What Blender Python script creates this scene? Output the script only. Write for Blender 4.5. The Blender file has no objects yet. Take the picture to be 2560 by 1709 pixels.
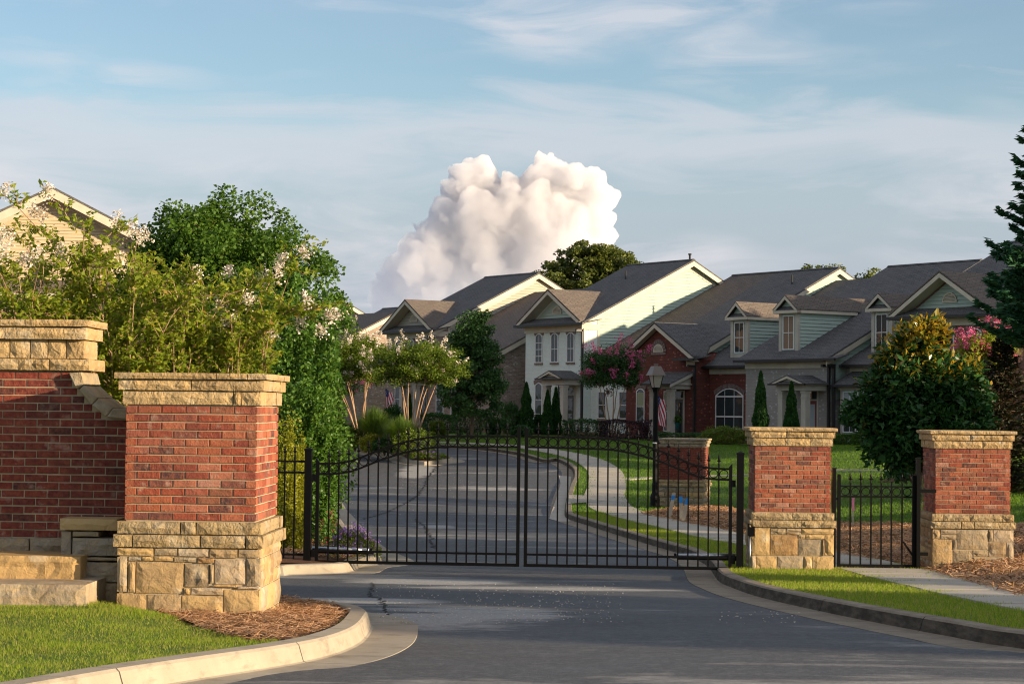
import bpy, bmesh, math, random
import numpy as np
from math import sin, cos, tan, atan, atan2, pi, radians, sqrt
from mathutils import Matrix, Vector
from mathutils.geometry import delaunay_2d_cdt

random.seed(7)
rng = np.random.default_rng(11)
scene = bpy.context.scene
COL = scene.collection

# ---------------------------------------------------------------- camera, light, exposure
FPX = 70 / 36 * 2560
PITCH = atan((1019 - 854.5) / FPX)
ROLL = 0.011
CM = Matrix.Rotation(pi / 2 + PITCH, 3, 'X') @ Matrix.Rotation(ROLL, 3, 'Z')
cam_data = bpy.data.cameras.new('camera')
cam_data.lens = 70
cam_data.sensor_width = 36
cam_data.clip_start = 0.3
cam_data.clip_end = 30000
cam = bpy.data.objects.new('camera', cam_data)
cam.matrix_world = CM.to_4x4()
COL.objects.link(cam)
scene.camera = cam

SUN_AZ, SUN_EL = radians(115), radians(11.2)          # azimuth clockwise from +Y
SUN_DIR = Vector((sin(SUN_AZ) * cos(SUN_EL), cos(SUN_AZ) * cos(SUN_EL), sin(SUN_EL)))
sun_data = bpy.data.lights.new('sun', 'SUN')
sun_data.energy = 4.0
sun_data.angle = radians(0.6)
sun_data.color = (1.0, 0.79, 0.53)
sun = bpy.data.objects.new('sun', sun_data)
sun.rotation_euler = SUN_DIR.to_track_quat('Z', 'Y').to_euler()
sun.location = (60, -30, 40)
COL.objects.link(sun)

scene.view_settings.view_transform = 'Standard'
scene.view_settings.look = 'None'
scene.view_settings.exposure = 1.25
scene.view_settings.gamma = 1.0
scene.view_settings.use_curve_mapping = False
scene.cycles.use_denoising = True
scene.cycles.denoiser = 'OPENIMAGEDENOISE'
scene.cycles.denoising_input_passes = 'RGB_ALBEDO_NORMAL'
scene.cycles.denoising_prefilter = 'ACCURATE'
scene.cycles.pixel_filter_type = 'BLACKMAN_HARRIS'
scene.cycles.filter_width = 1.15
scene.cycles.sample_clamp_indirect = 4.0
scene.cycles.volume_bounces = 5
scene.cycles.max_bounces = 12

# ---------------------------------------------------------------- node helpers
def nd(nt, typ, ins=None, **props):
    n = nt.nodes.new(typ)
    for k, v in props.items():
        setattr(n, k, v)
    for k, v in (ins or {}).items():
        if hasattr(v, 'node') or isinstance(v, bpy.types.NodeSocket):
            nt.links.new(v, n.inputs[k])
        else:
            n.inputs[k].default_value = v
    return n

def c4(c):
    return (c[0], c[1], c[2], 1.0)

def ramp(nt, fac, stops, interp='LINEAR'):
    n = nt.nodes.new('ShaderNodeValToRGB')
    cr = n.color_ramp
    cr.interpolation = interp
    while len(cr.elements) < len(stops):
        cr.elements.new(0.5)
    for e, (p, c) in zip(cr.elements, stops):
        e.position = p
        e.color = c4(c) if len(c) == 3 else c
    nt.links.new(fac, n.inputs[0])
    return n.outputs[0]

def mix(nt, fac, a, b, blend='MIX'):
    n = nt.nodes.new('ShaderNodeMix')
    n.data_type = 'RGBA'
    n.blend_type = blend
    for i, v in ((0, fac), (6, a), (7, b)):
        if isinstance(v, bpy.types.NodeSocket):
            nt.links.new(v, n.inputs[i])
        elif i == 0:
            n.inputs[0].default_value = v
        else:
            n.inputs[i].default_value = c4(v)
    return n.outputs[2]

def math_(nt, op, a, b=None, clamp=False):
    n = nt.nodes.new('ShaderNodeMath')
    n.operation = op
    n.use_clamp = clamp
    for i, v in ((0, a), (1, b)):
        if v is None:
            continue
        if isinstance(v, bpy.types.NodeSocket):
            nt.links.new(v, n.inputs[i])
        else:
            n.inputs[i].default_value = v
    return n.outputs[0]

def maprange(nt, v, a, b, c=0.0, d=1.0):
    n = nd(nt, 'ShaderNodeMapRange', {0: v, 1: a, 2: b, 3: c, 4: d})
    return n.outputs[0]

def noise(nt, vec, scale, detail=4, rough=0.55, dist=0.0, out='Fac'):
    n = nd(nt, 'ShaderNodeTexNoise', {'Scale': scale, 'Detail': detail, 'Roughness': rough, 'Distortion': dist})
    if vec is not None:
        nt.links.new(vec, n.inputs['Vector'])
    return n.outputs[out]

def mapping(nt, vec, scale=(1, 1, 1), rot=(0, 0, 0), loc=(0, 0, 0)):
    return nd(nt, 'ShaderNodeMapping', {'Vector': vec, 'Scale': scale, 'Rotation': rot, 'Location': loc}).outputs[0]

def new_mat(name):
    m = bpy.data.materials.new(name)
    m.use_nodes = True
    nt = m.node_tree
    nt.nodes.clear()
    out = nt.nodes.new('ShaderNodeOutputMaterial')
    return m, nt, out

def principled(nt, out, color, rough=0.8, spec=0.3, bump=None, bstr=0.3, bdist=0.02, metal=0.0):
    p = nt.nodes.new('ShaderNodeBsdfPrincipled')
    for k, v in (('Base Color', color), ('Roughness', rough), ('Specular IOR Level', spec), ('Metallic', metal)):
        if isinstance(v, bpy.types.NodeSocket):
            nt.links.new(v, p.inputs[k])
        else:
            p.inputs[k].default_value = c4(v) if k == 'Base Color' else v
    if bump is not None:
        b = nd(nt, 'ShaderNodeBump', {'Height': bump, 'Strength': bstr, 'Distance': bdist})
        nt.links.new(b.outputs[0], p.inputs['Normal'])
    if out is not None:
        nt.links.new(p.outputs[0], out.inputs[0])
    return p

# ---------------------------------------------------------------- world: clear evening sky with thin cloud, thickened overhead out of view
world = bpy.data.worlds.new('World')
scene.world = world
world.use_nodes = True
wt = world.node_tree
wt.nodes.clear()
wout = wt.nodes.new('ShaderNodeOutputWorld')
sky = wt.nodes.new('ShaderNodeTexSky')
sky.sky_type = 'NISHITA'
sky.sun_disc = False
sky.sun_elevation = SUN_EL
sky.sun_rotation = SUN_AZ
sky.air_density = 1.0
sky.dust_density = 0.6
sky.ozone_density = 3.0
wtc = wt.nodes.new('ShaderNodeTexCoord')
wsep = nd(wt, 'ShaderNodeSeparateXYZ', {0: wtc.outputs['Generated']})
# flatten the direction on to a cloud deck so that streaks lie level
zc = math_(wt, 'ADD', math_(wt, 'MAXIMUM', wsep.outputs[2], 0.0), 0.11)
ux = math_(wt, 'DIVIDE', wsep.outputs[0], zc)
uy = math_(wt, 'DIVIDE', wsep.outputs[1], zc)
deck = nd(wt, 'ShaderNodeCombineXYZ', {0: ux, 1: uy, 2: 0.0}).outputs[0]
n1 = noise(wt, mapping(wt, deck, (0.9, 1.2, 1), (0, 0, 0.30), (3.1, 1.3, 0)), 1.0, 8, 0.60, 0.8)
n2 = noise(wt, mapping(wt, deck, (0.30, 0.42, 1), (0, 0, -0.12), (7.7, 4.2, 0)), 1.0, 4, 0.5, 0.3)
cl = math_(wt, 'MULTIPLY', maprange(wt, n1, 0.34, 0.62), maprange(wt, n2, 0.34, 0.50))
# streaks drawn out along the horizon
stv = mapping(wt, wtc.outputs['Generated'], (9, 9, 46), (0, radians(-9), 0), (0.0, 0.0, 0.35))
st = noise(wt, stv, 1.0, 7, 0.58, 0.7)
st2 = noise(wt, mapping(wt, wtc.outputs['Generated'], (4.5, 4.5, 13), (0, radians(6), 0), (1.7, 0, 2.3)), 1.0, 3, 0.5, 0.2)
wisps = math_(wt, 'MULTIPLY', maprange(wt, st, 0.44, 0.64), maprange(wt, st2, 0.44, 0.56))
edge = math_(wt, 'ADD', wsep.outputs[2], math_(wt, 'MULTIPLY', math_(wt, 'SUBTRACT', st, 0.5), 0.075))
edge = math_(wt, 'ADD', edge, math_(wt, 'MULTIPLY', math_(wt, 'SUBTRACT', st2, 0.5), 0.10))
bank = maprange(wt, edge, 0.150, 0.118, 0.0, 1.0)                 # a broad soft bank lying along the horizon
rim = math_(wt, 'MULTIPLY', bank, maprange(wt, edge, 0.095, 0.135, 0.0, 1.0))
veil = maprange(wt, wsep.outputs[2], 0.150, 0.060, 0.25, 0.92)
cloud_col = (2.8, 2.72, 2.85)
bank_hi = (2.65, 2.62, 2.8)
bank_lo = (1.62, 1.80, 2.12)
tint = mix(wt, 1.0, sky.outputs[0], (0.80, 0.70, 0.63), 'MULTIPLY')
skyc = mix(wt, math_(wt, 'MULTIPLY', bank, veil, True), tint, bank_lo)
skyc = mix(wt, math_(wt, 'MULTIPLY', rim, 0.85, True), skyc, bank_hi)
skyc = mix(wt, math_(wt, 'MULTIPLY', wisps, 0.60, True), skyc, cloud_col)
high = maprange(wt, wsep.outputs[2], 0.19, 0.45, 0.06, 0.90)  # cloud cover above the frame, added to lift the ambient light
skyc = mix(wt, math_(wt, 'MULTIPLY', cl, high, True), skyc, cloud_col)
bg = nd(wt, 'ShaderNodeBackground', {0: skyc, 1: 0.120})
wt.links.new(bg.outputs[0], wout.inputs[0])

# ---------------------------------------------------------------- ground profile and picking points on it
_PY = [-60, 0, 5, 12, 17, 29, 40, 56, 65, 75, 90, 100, 106, 120, 160, 400, 3000]
_PZ = [-1.0, -1.1, -1.33, -1.67, -1.91, -2.43, -2.68, -2.85, -2.6, -2.18, -1.7, -1.45, -1.35, -1.2, -.9, -.4, -.4]
_yy = np.arange(-60, 500, .5)
_zz = np.interp(_yy, _PY, _PZ)
_k = np.exp(-.5 * (np.arange(-12, 13) * .5 / 2.2) ** 2)
_k /= _k.sum()
_zs = np.convolve(np.pad(_zz, 12, mode='reflect', reflect_type='odd'), _k, mode='valid')

def sstep(a, b, x):
    t = np.clip((np.asarray(x, float) - a) / (b - a), 0, 1)
    return t * t * (3 - 2 * t)

def T(X, Y):
    return np.interp(Y, _yy, _zs) + 0.6 * sstep(6, 14, X) * sstep(24, 34, Y) * (1 - sstep(75, 95, Y))

def ray(px, py):
    return np.array(CM @ Vector(((px - 1280) / FPX, -(py - 854.5) / FPX, -1.0)))

def atY(px, py, Y):
    d = ray(px, py)
    return d * (Y / d[1])

def gp(px, py, dz=0.0):
    d = ray(px, py)
    ys = np.linspace(4, 260, 8000)
    f = d[2] / d[1] * ys - (T(d[0] / d[1] * ys, ys) + dz)
    i = np.where(f <= 0)[0]
    y = ys[i[0]] if len(i) else 250.0
    return d * (y / d[1])

def G2(px, py, dz=0.0):
    p = gp(px, py, dz)
    return (float(p[0]), float(p[1]))

# ---------------------------------------------------------------- object helpers
def tag(o, label=None, cat=None, group=None, kind=None):
    if label: o['label'] = label
    if cat: o['category'] = cat
    if group: o['group'] = group
    if kind: o['kind'] = kind
    return o

def empty(name, loc, rz=0.0, label=None, cat=None, group=None, kind=None):
    o = bpy.data.objects.new(name, None)
    o.empty_display_size = 0.2
    o.location = loc
    o.rotation_euler = (0, 0, rz)
    COL.objects.link(o)
    return tag(o, label, cat, group, kind)

def link(name, me, parent=None, mat=None):
    o = bpy.data.objects.new(name, me)
    COL.objects.link(o)
    if parent is not None:
        o.parent = parent
    if mat is not None and len(me.materials) == 0:
        me.materials.append(mat)
    return o

def copy_tree(o, parent=None):
    c = o.copy()
    COL.objects.link(c)
    if parent is not None:
        c.parent = parent
    for ch in list(o.children):
        copy_tree(ch, c)
    return c

def np_mesh(name, V, F, mat=None, smooth=False):
    """V (n,3); F (m,k) all faces of the same size."""
    V = np.asarray(V, np.float32); F = np.asarray(F, np.int32)
    me = bpy.data.meshes.new(name)
    m, k = F.shape
    me.vertices.add(len(V)); me.loops.add(m * k); me.polygons.add(m)
    me.vertices.foreach_set('co', V.ravel())
    me.loops.foreach_set('vertex_index', F.ravel())
    me.polygons.foreach_set('loop_start', np.arange(0, m * k, k, dtype=np.int32))
    if smooth:
        me.polygons.foreach_set('use_smooth', np.ones(m, bool))
    me.update(calc_edges=True)
    if mat: me.materials.append(mat)
    return me

class MB:
    def __init__(s, tf=None):
        s.v = []; s.f = []; s.tf = tf
    def add(s, vs, fs):
        b = len(s.v)
        s.v += [tuple(map(float, s.tf(*p) if s.tf else p)) for p in vs]
        s.f += [tuple(b + i for i in f) for f in fs]
        return s
    def box(s, x0, x1, y0, y1, z0, z1):
        vs = [(x, y, z) for z in (z0, z1) for y in (y0, y1) for x in (x0, x1)]
        return s.add(vs, [(0, 2, 3, 1), (4, 5, 7, 6), (0, 1, 5, 4), (2, 6, 7, 3), (0, 4, 6, 2), (1, 3, 7, 5)])
    def prism(s, poly, off):
        n = len(poly)
        vs = [tuple(p) for p in poly] + [(p[0] + off[0], p[1] + off[1], p[2] + off[2]) for p in poly]
        fs = [tuple(range(n)), tuple(range(2 * n - 1, n - 1, -1))]
        fs += [(i, i + n, (i + 1) % n + n, (i + 1) % n) for i in range(n)]
        return s.add(vs, fs)
    def tube(s, pts, rad, n=6, cap=True):
        pts = [Vector(p) for p in pts]
        if not hasattr(rad, '__len__'): rad = [rad] * len(pts)
        vs = []; fs = []
        ref = Vector((0.3, 0.2, 0.93)).normalized()
        for i, p in enumerate(pts):
            d = (pts[min(i + 1, len(pts) - 1)] - pts[max(i - 1, 0)])
            d = d.normalized() if d.length > 1e-9 else Vector((0, 0, 1))
            r0 = ref if abs(d.dot(ref)) < 0.95 else Vector((1, 0, 0))
            a = d.cross(r0).normalized(); b = d.cross(a)
            for k in range(n):
                t = 2 * pi * k / n
                vs.append(tuple(p + (a * cos(t) + b * sin(t)) * rad[i]))
        for i in range(len(pts) - 1):
            for k in range(n):
                fs.append((i * n + k, i * n + (k + 1) % n, (i + 1) * n + (k + 1) % n, (i + 1) * n + k))
        if cap:
            fs.append(tuple(range(n - 1, -1, -1)))
            fs.append(tuple((len(pts) - 1) * n + k for k in range(n)))
        return s.add(vs, fs)
    def lathe(s, prof, n=12, c=(0, 0)):
        vs = []; fs = []
        for r, z in prof:
            for k in range(n):
                t = 2 * pi * k / n
                vs.append((c[0] + r * cos(t), c[1] + r * sin(t), z))
        for i in range(len(prof) - 1):
            for k in range(n):
                fs.append((i * n + k, i * n + (k + 1) % n, (i + 1) * n + (k + 1) % n, (i + 1) * n + k))
        fs.append(tuple(range(n - 1, -1, -1)))
        fs.append(tuple((len(prof) - 1) * n + k for k in range(n)))
        return s.add(vs, fs)
    def mesh(s, name, mat=None, smooth=False):
        me = bpy.data.meshes.new(name)
        me.from_pydata(s.v, [], s.f)
        if smooth:
            me.polygons.foreach_set('use_smooth', [True] * len(me.polygons))
        me.update()
        if mat: me.materials.append(mat)
        return me
    def build(s, name, mat, parent=None, smooth=False):
        return link(name, s.mesh(name, mat, smooth), parent)

# ---------------------------------------------------------------- materials
def tc(nt, out='Object'):
    return nt.nodes.new('ShaderNodeTexCoord').outputs[out]

def world_pos(nt):
    return nt.nodes.new('ShaderNodeNewGeometry').outputs['Position']

def obj_random(nt):
    return nt.nodes.new('ShaderNodeObjectInfo').outputs['Random']

def m_brick(name, stops, rough=0.85):
    m, nt, out = new_mat(name)
    P = world_pos(nt)
    r = obj_random(nt)
    base = ramp(nt, r, stops, 'CONSTANT')
    n = noise(nt, P, 22, 6, 0.65)
    col = mix(nt, maprange(nt, n, 0.35, 0.75, 0, 0.7), base, (0.36, 0.11, 0.06))
    n3 = noise(nt, P, 9, 3, 0.6)
    col = mix(nt, maprange(nt, n3, 0.58, 0.70, 0, 0.6), col, (0.40, 0.25, 0.19))
    col = mix(nt, maprange(nt, noise(nt, P, 3.1, 3, 0.5), 0.50, 0.75, 0, 0.55), col, (0.07, 0.03, 0.026))
    hb = math_(nt, 'ADD', noise(nt, P, 60, 5, 0.7), math_(nt, 'MULTIPLY', noise(nt, P, 14, 3, 0.5), 1.5))
    principled(nt, out, col, rough, 0.2, hb, 0.9, 0.010)
    return m

RED_STOPS = [(0.0, (0.24, 0.055, 0.032)), (0.15, (0.30, 0.095, 0.048)), (0.28, (0.17, 0.042, 0.030)), (0.42, (0.33, 0.115, 0.065)),
             (0.55, (0.25, 0.080, 0.055)), (0.64, (0.19, 0.085, 0.052)), (0.73, (0.37, 0.15, 0.095)), (0.80, (0.060, 0.036, 0.038)), (0.93, (0.14, 0.06, 0.05)), (0.97, (0.36, 0.20, 0.15))]
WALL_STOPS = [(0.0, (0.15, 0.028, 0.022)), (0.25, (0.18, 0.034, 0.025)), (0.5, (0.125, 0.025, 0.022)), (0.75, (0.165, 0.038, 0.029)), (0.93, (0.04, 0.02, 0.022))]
M_BRICK = m_brick('entrance_brick', RED_STOPS)
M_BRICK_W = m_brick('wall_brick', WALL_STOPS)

def m_mottled(name, c1, c2, scale=6, rough=0.85, bscale=30, bstr=0.3, bdist=0.01, spec=0.25, detail=5):
    m, nt, out = new_mat(name)
    P = world_pos(nt)
    n = noise(nt, P, scale, detail, 0.6)
    col = mix(nt, maprange(nt, n, 0.3, 0.7), c1, c2)
    principled(nt, out, col, rough, spec, noise(nt, P, bscale, 5, 0.65), bstr, bdist)
    return m

M_MORTAR = m_mottled('mortar', (0.46, 0.37, 0.24), (0.37, 0.29, 0.19), 8, 0.95, 80, 0.4, 0.004)

def m_stone(name, stops, stain=0.5, bs=0.9, bd=0.03):
    m, nt, out = new_mat(name)
    P = world_pos(nt)
    base = ramp(nt, obj_random(nt), stops)
    w = noise(nt, mapping(nt, P, (1, 1, 2.2)), 7, 6, 0.62, 0.8)
    col = mix(nt, maprange(nt, w, 0.38, 0.7, 0, 0.55), base, (0.48, 0.32, 0.14))
    n2 = noise(nt, P, 3.3, 4, 0.6, 0.5)
    col = mix(nt, maprange(nt, n2, 0.5, 0.72, 0, stain), col, (0.15, 0.10, 0.055))
    n4 = noise(nt, P, 5.1, 3, 0.5)
    col = mix(nt, maprange(nt, n4, 0.58, 0.7, 0, 0.5), col, (0.52, 0.45, 0.33))
    h = math_(nt, 'ADD', math_(nt, 'MULTIPLY', noise(nt, P, 11, 5, 0.6, 0.6), 1.6), math_(nt, 'MULTIPLY', noise(nt, P, 46, 4, 0.65), 0.5))
    principled(nt, out, col, 0.88, 0.2, h, bs, bd)
    return m

STONE_STOPS = [(0.0, (0.40, 0.26, 0.11)), (0.22, (0.46, 0.32, 0.15)), (0.42, (0.33, 0.22, 0.11)), (0.58, (0.27, 0.22, 0.15)), (0.72, (0.42, 0.34, 0.25)), (0.86, (0.21, 0.175, 0.125)), (1.0, (0.29, 0.16, 0.065))]
M_STONE = m_stone('rock_faced_sandstone', STONE_STOPS, 0.5, 0.6, 0.018)
M_STONE_BAND = m_stone('weathered_band_stone', [(0.0, (0.34, 0.25, 0.13)), (0.5, (0.30, 0.24, 0.15)), (1.0, (0.37, 0.28, 0.15))], 0.75)
M_STONE_CAP = m_stone('cap_stone', [(0.0, (0.44, 0.30, 0.14)), (0.35, (0.47, 0.34, 0.18)), (0.7, (0.36, 0.25, 0.12)), (1.0, (0.43, 0.33, 0.20))], 0.45)
M_STONE_GREY = m_stone('grey_sandstone', [(0.0, (0.33, 0.27, 0.18)), (1.0, (0.28, 0.25, 0.21))], 0.4)

def m_plain(name, col, rough=0.5, spec=0.4, metal=0.0, bscale=None, bstr=0.1):
    m, nt, out = new_mat(name)
    b = noise(nt, world_pos(nt), bscale, 4, 0.6) if bscale else None
    if bscale:
        n = noise(nt, world_pos(nt), bscale * 0.13, 4, 0.6)
        c = mix(nt, maprange(nt, n, 0.3, 0.7), tuple(x * 0.86 for x in col), tuple(min(1, x * 1.10) for x in col))
    else:
        c = col
    principled(nt, out, c, rough, spec, b, bstr, 0.01, metal)
    return m

M_IRON = m_plain('black_painted_steel', (0.003, 0.0028, 0.003), 0.5, 0.14, 0, 90, 0.05)
M_SILVER = m_plain('brushed_aluminium', (0.55, 0.55, 0.56), 0.35, 0.5, 0.9)
M_CONC = m_mottled('concrete', (0.46, 0.41, 0.33), (0.36, 0.32, 0.26), 1.7, 0.9, 70, 0.35, 0.006)
def m_kerb(name='kerb_concrete', dirt=0.6):
    m, nt, out = new_mat(name)
    P = world_pos(nt)
    n = noise(nt, P, 2.2, 6, 0.65)
    col = mix(nt, maprange(nt, n, 0.3, 0.7), (0.40, 0.345, 0.265), (0.31, 0.265, 0.20))
    st = noise(nt, mapping(nt, P, (1.2, 1.2, 4)), 2.5, 5, 0.7)
    col = mix(nt, maprange(nt, st, 0.52 - .2 * (dirt > .7), 0.75 - .1 * (dirt > .7), 0, dirt), col, (0.13, 0.10, 0.07))
    principled(nt, out, col, 0.9, 0.2, noise(nt, P, 75, 5, 0.7), 0.4, 0.008)
    return m
M_KERB = m_kerb()
M_KERB_DIRTY = m_kerb('stained_kerb_concrete', 0.85)
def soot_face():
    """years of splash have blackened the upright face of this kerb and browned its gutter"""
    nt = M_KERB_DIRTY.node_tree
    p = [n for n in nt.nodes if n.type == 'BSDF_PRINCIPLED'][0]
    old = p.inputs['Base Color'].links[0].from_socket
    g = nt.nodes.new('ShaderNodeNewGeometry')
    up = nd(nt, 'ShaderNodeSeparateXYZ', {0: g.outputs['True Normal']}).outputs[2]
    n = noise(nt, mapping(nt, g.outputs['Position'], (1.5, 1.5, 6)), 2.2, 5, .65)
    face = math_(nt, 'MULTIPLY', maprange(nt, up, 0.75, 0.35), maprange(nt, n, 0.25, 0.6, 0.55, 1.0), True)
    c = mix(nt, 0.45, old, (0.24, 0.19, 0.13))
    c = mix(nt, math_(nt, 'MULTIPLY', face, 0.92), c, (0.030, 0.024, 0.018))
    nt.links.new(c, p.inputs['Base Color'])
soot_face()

def m_asphalt():
    m, nt, out = new_mat('asphalt')
    P = world_pos(nt)
    g = noise(nt, P, 95, 3, 0.8)
    ag = noise(nt, P, 34, 2, 0.9)
    col = mix(nt, maprange(nt, math_(nt, 'ADD', math_(nt, 'MULTIPLY', g, .5), math_(nt, 'MULTIPLY', ag, .5)), 0.36, 0.68), (0.022, 0.024, 0.028), (0.135, 0.136, 0.138))
    big = noise(nt, mapping(nt, P, (0.35, 0.8, 1), (0, 0, 0.1)), 0.55, 6, 0.62, 0.5)
    col = mix(nt, maprange(nt, big, 0.35, 0.7, 0.0, 0.4), col, (0.088, 0.088, 0.088))
    md = noise(nt, mapping(nt, P, (1.0, 0.7, 1)), 5.5, 4, 0.75)
    col = mix(nt, maprange(nt, md, 0.35, 0.68, 0, 0.6), col, (0.040, 0.042, 0.046))
    md2 = noise(nt, P, 13, 3, 0.7)
    col = mix(nt, maprange(nt, md2, 0.50, 0.70, 0, 0.55), col, (0.155, 0.155, 0.155))
    # dry pale silt left by puddles
    silt = noise(nt, mapping(nt, P, (0.30, 0.75, 1), (0, 0, 0.16), (3.3, 1.2, 0)), 0.62, 8, 0.68, 0.7)
    fine = noise(nt, P, 24, 4, 0.75)
    for (cx, cy, rx, ry) in SILT:
        sp = nd(nt, 'ShaderNodeSeparateXYZ', {0: P})
        e = math_(nt, 'ADD', math_(nt, 'POWER', math_(nt, 'DIVIDE', math_(nt, 'SUBTRACT', sp.outputs[0], cx), rx), 2.0), math_(nt, 'POWER', math_(nt, 'DIVIDE', math_(nt, 'SUBTRACT', sp.outputs[1], cy), ry), 2.0))
        silt = math_(nt, 'ADD', silt, maprange(nt, e, 0.0, 1.0, 0.26, 0.0))
    sm = math_(nt, 'MULTIPLY', maprange(nt, silt, 0.57, 0.69), maprange(nt, fine, 0.25, 0.6, 0.35, 1.0))
    col = mix(nt, math_(nt, 'MULTIPLY', sm, 0.85), col, (0.43, 0.41, 0.375))
    ro = maprange(nt, big, 0.3, 0.7, 0.55, 0.80)
    principled(nt, out, col, ro, 0.35, g, 0.8, 0.012)
    return m
M_CRACK = m_plain('crack_filler', (0.018, 0.017, 0.017), 0.8, 0.2)

def m_grassbase():
    m, nt, out = new_mat('turf')
    P = world_pos(nt)
    n = noise(nt, P, 0.9, 5, 0.6)
    f = noise(nt, P, 30, 4, 0.75)
    col = mix(nt, maprange(nt, f, 0.3, 0.75), (0.070, 0.130, 0.018), (0.16, 0.24, 0.045))
    col = mix(nt, maprange(nt, n, 0.45, 0.75, 0, 0.55), col, (0.15, 0.17, 0.045))
    h = math_(nt, 'ADD', f, math_(nt, 'MULTIPLY', noise(nt, P, 3.5, 4, 0.6), 2.5))
    principled(nt, out, col, 0.8, 0.15, h, 1.0, 0.05)
    return m
M_TURF = m_grassbase()
M_SOIL = m_mottled('pine_straw_bed', (0.16, 0.070, 0.030), (0.07, 0.032, 0.016), 9, 0.9, 45, 1.0, 0.05)
M_FARGROUND = m_mottled('far_meadow', (0.05, 0.08, 0.02), (0.08, 0.10, 0.03), 0.2, 0.95, 3, 0.4, 0.1)

def m_leaf(name, c1, c2, transl=0.3, rough=0.45, spec=0.35, c3=None, third=0.85):
    m, nt, out = new_mat(name)
    r = nt.nodes.new('ShaderNodeNewGeometry').outputs['Random Per Island']
    stops = [(0.0, c1), (third if c3 else 1.0, c2)]
    if c3: stops.append((min(1.0, third + 0.06), c3))
    col = ramp(nt, r, stops)
    p = principled(nt, None, col, rough, spec)
    t = nd(nt, 'ShaderNodeBsdfTranslucent', {0: mix(nt, 1.0, col, (1.25, 1.2, 0.75), 'MULTIPLY')})
    mx = nd(nt, 'ShaderNodeMixShader', {0: transl})
    nt.links.new(p.outputs[0], mx.inputs[1]); nt.links.new(t.outputs[0], mx.inputs[2])
    nt.links.new(mx.outputs[0], out.inputs[0])
    return m

L_MAPLE = m_leaf('maple_leaf', (0.040, 0.105, 0.012), (0.12, 0.215, 0.028), 0.42, 0.5, 0.25)
L_DARK = m_leaf('dark_leaf', (0.026, 0.080, 0.022), (0.072, 0.155, 0.038), 0.30)
L_MYRTLE = m_leaf('myrtle_leaf', (0.14, 0.22, 0.018), (0.34, 0.39, 0.042), 0.55, 0.5, 0.2, c3=(0.42, 0.30, 0.06), third=0.93)
L_HOLLY = m_leaf('glossy_leaf', (0.042, 0.118, 0.016), (0.125, 0.225, 0.030), 0.32, 0.45, 0.3)
L_GOLD = m_leaf('gold_cypress_leaf', (0.16, 0.18, 0.010), (0.34, 0.33, 0.018), 0.3)
L_LIME = m_leaf('lime_shrub_leaf', (0.085, 0.15, 0.012), (0.18, 0.23, 0.02), 0.3)
L_GRASSY = m_leaf('blade_leaf', (0.075, 0.145, 0.022), (0.18, 0.27, 0.05), 0.45)
L_PURPLE = m_leaf('purple_leaf', (0.022, 0.010, 0.015), (0.05, 0.02, 0.028), 0.15)
L_MAG = m_leaf('magnolia_leaf', (0.018, 0.072, 0.018), (0.045, 0.125, 0.028), 0.18, 0.42, 0.3, c3=(0.085, 0.085, 0.02), third=0.93)
L_MAGTOP = m_leaf('magnolia_sunstruck_leaf', (0.20, 0.20, 0.022), (0.44, 0.26, 0.028), 0.42, 0.25, 0.5)  # orange-gold sunlight on the magnolia's crown, put into the leaf colour
L_CEDAR = m_leaf('cedar_spray', (0.024, 0.095, 0.050), (0.075, 0.18, 0.09), 0.25, 0.6, 0.2)
L_BROWN = m_leaf('dead_spray', (0.050, 0.022, 0.012), (0.03, 0.055, 0.022), 0.15)
L_ARB = m_leaf('arborvitae_spray', (0.015, 0.065, 0.012), (0.045, 0.125, 0.022), 0.25, 0.6, 0.2)
L_OAK = m_leaf('oak_leaf', (0.065, 0.092, 0.018), (0.16, 0.185, 0.036), 0.3)
L_ISLAND = m_leaf('island_myrtle_leaf', (0.065, 0.125, 0.014), (0.19, 0.25, 0.030), 0.45, 0.5, 0.2)
L_TURF_FAR = m_leaf('lawn_blade', (0.065, 0.165, 0.018), (0.17, 0.27, 0.032), 0.5, 0.5, 0.15)
F_WHITE = m_leaf('white_blossom', (0.62, 0.52, 0.46), (0.82, 0.76, 0.72), 0.3, 0.7, 0.1)
F_PINK = m_leaf('pink_blossom', (0.58, 0.08, 0.24), (0.78, 0.22, 0.42), 0.3, 0.7, 0.1)
F_LILAC = m_leaf('lilac_blossom', (0.28, 0.13, 0.52), (0.45, 0.28, 0.70), 0.3, 0.7, 0.1)
F_RED = m_leaf('red_blossom', (0.65, 0.03, 0.05), (0.75, 0.2, 0.25), 0.3, 0.7, 0.1)
L_STRAW = m_leaf('pine_straw', (0.36, 0.175, 0.085), (0.62, 0.39, 0.22), 0.2, 0.6, 0.2, c3=(0.12, 0.05, 0.025), third=0.87)
def patchy(m, c):
    """drier, yellower patches here and there in the turf"""
    nt = m.node_tree
    p = [n for n in nt.nodes if n.type == 'BSDF_PRINCIPLED'][0]
    old = p.inputs['Base Color'].links[0].from_socket
    n = noise(nt, world_pos(nt), 2.6, 5, .65, .4)
    new = mix(nt, maprange(nt, n, .44, .66, 0, .7), old, c)
    nt.links.new(new, p.inputs['Base Color'])
L_TURF = m_leaf('grass_blade', (0.13, 0.235, 0.018), (0.32, 0.39, 0.042), 0.55, 0.5, 0.15, c3=(0.40, 0.34, 0.13), third=0.84)
patchy(L_TURF, (0.36, 0.33, 0.09))
M_BARK = m_mottled('bark', (0.16, 0.11, 0.075), (0.09, 0.065, 0.05), 5, 0.9, 25, 0.8, 0.03)
M_BARK_PALE = m_mottled('peeling_myrtle_bark', (0.42, 0.29, 0.19), (0.27, 0.15, 0.085), 4, 0.75, 18, 0.4, 0.01)
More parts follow.
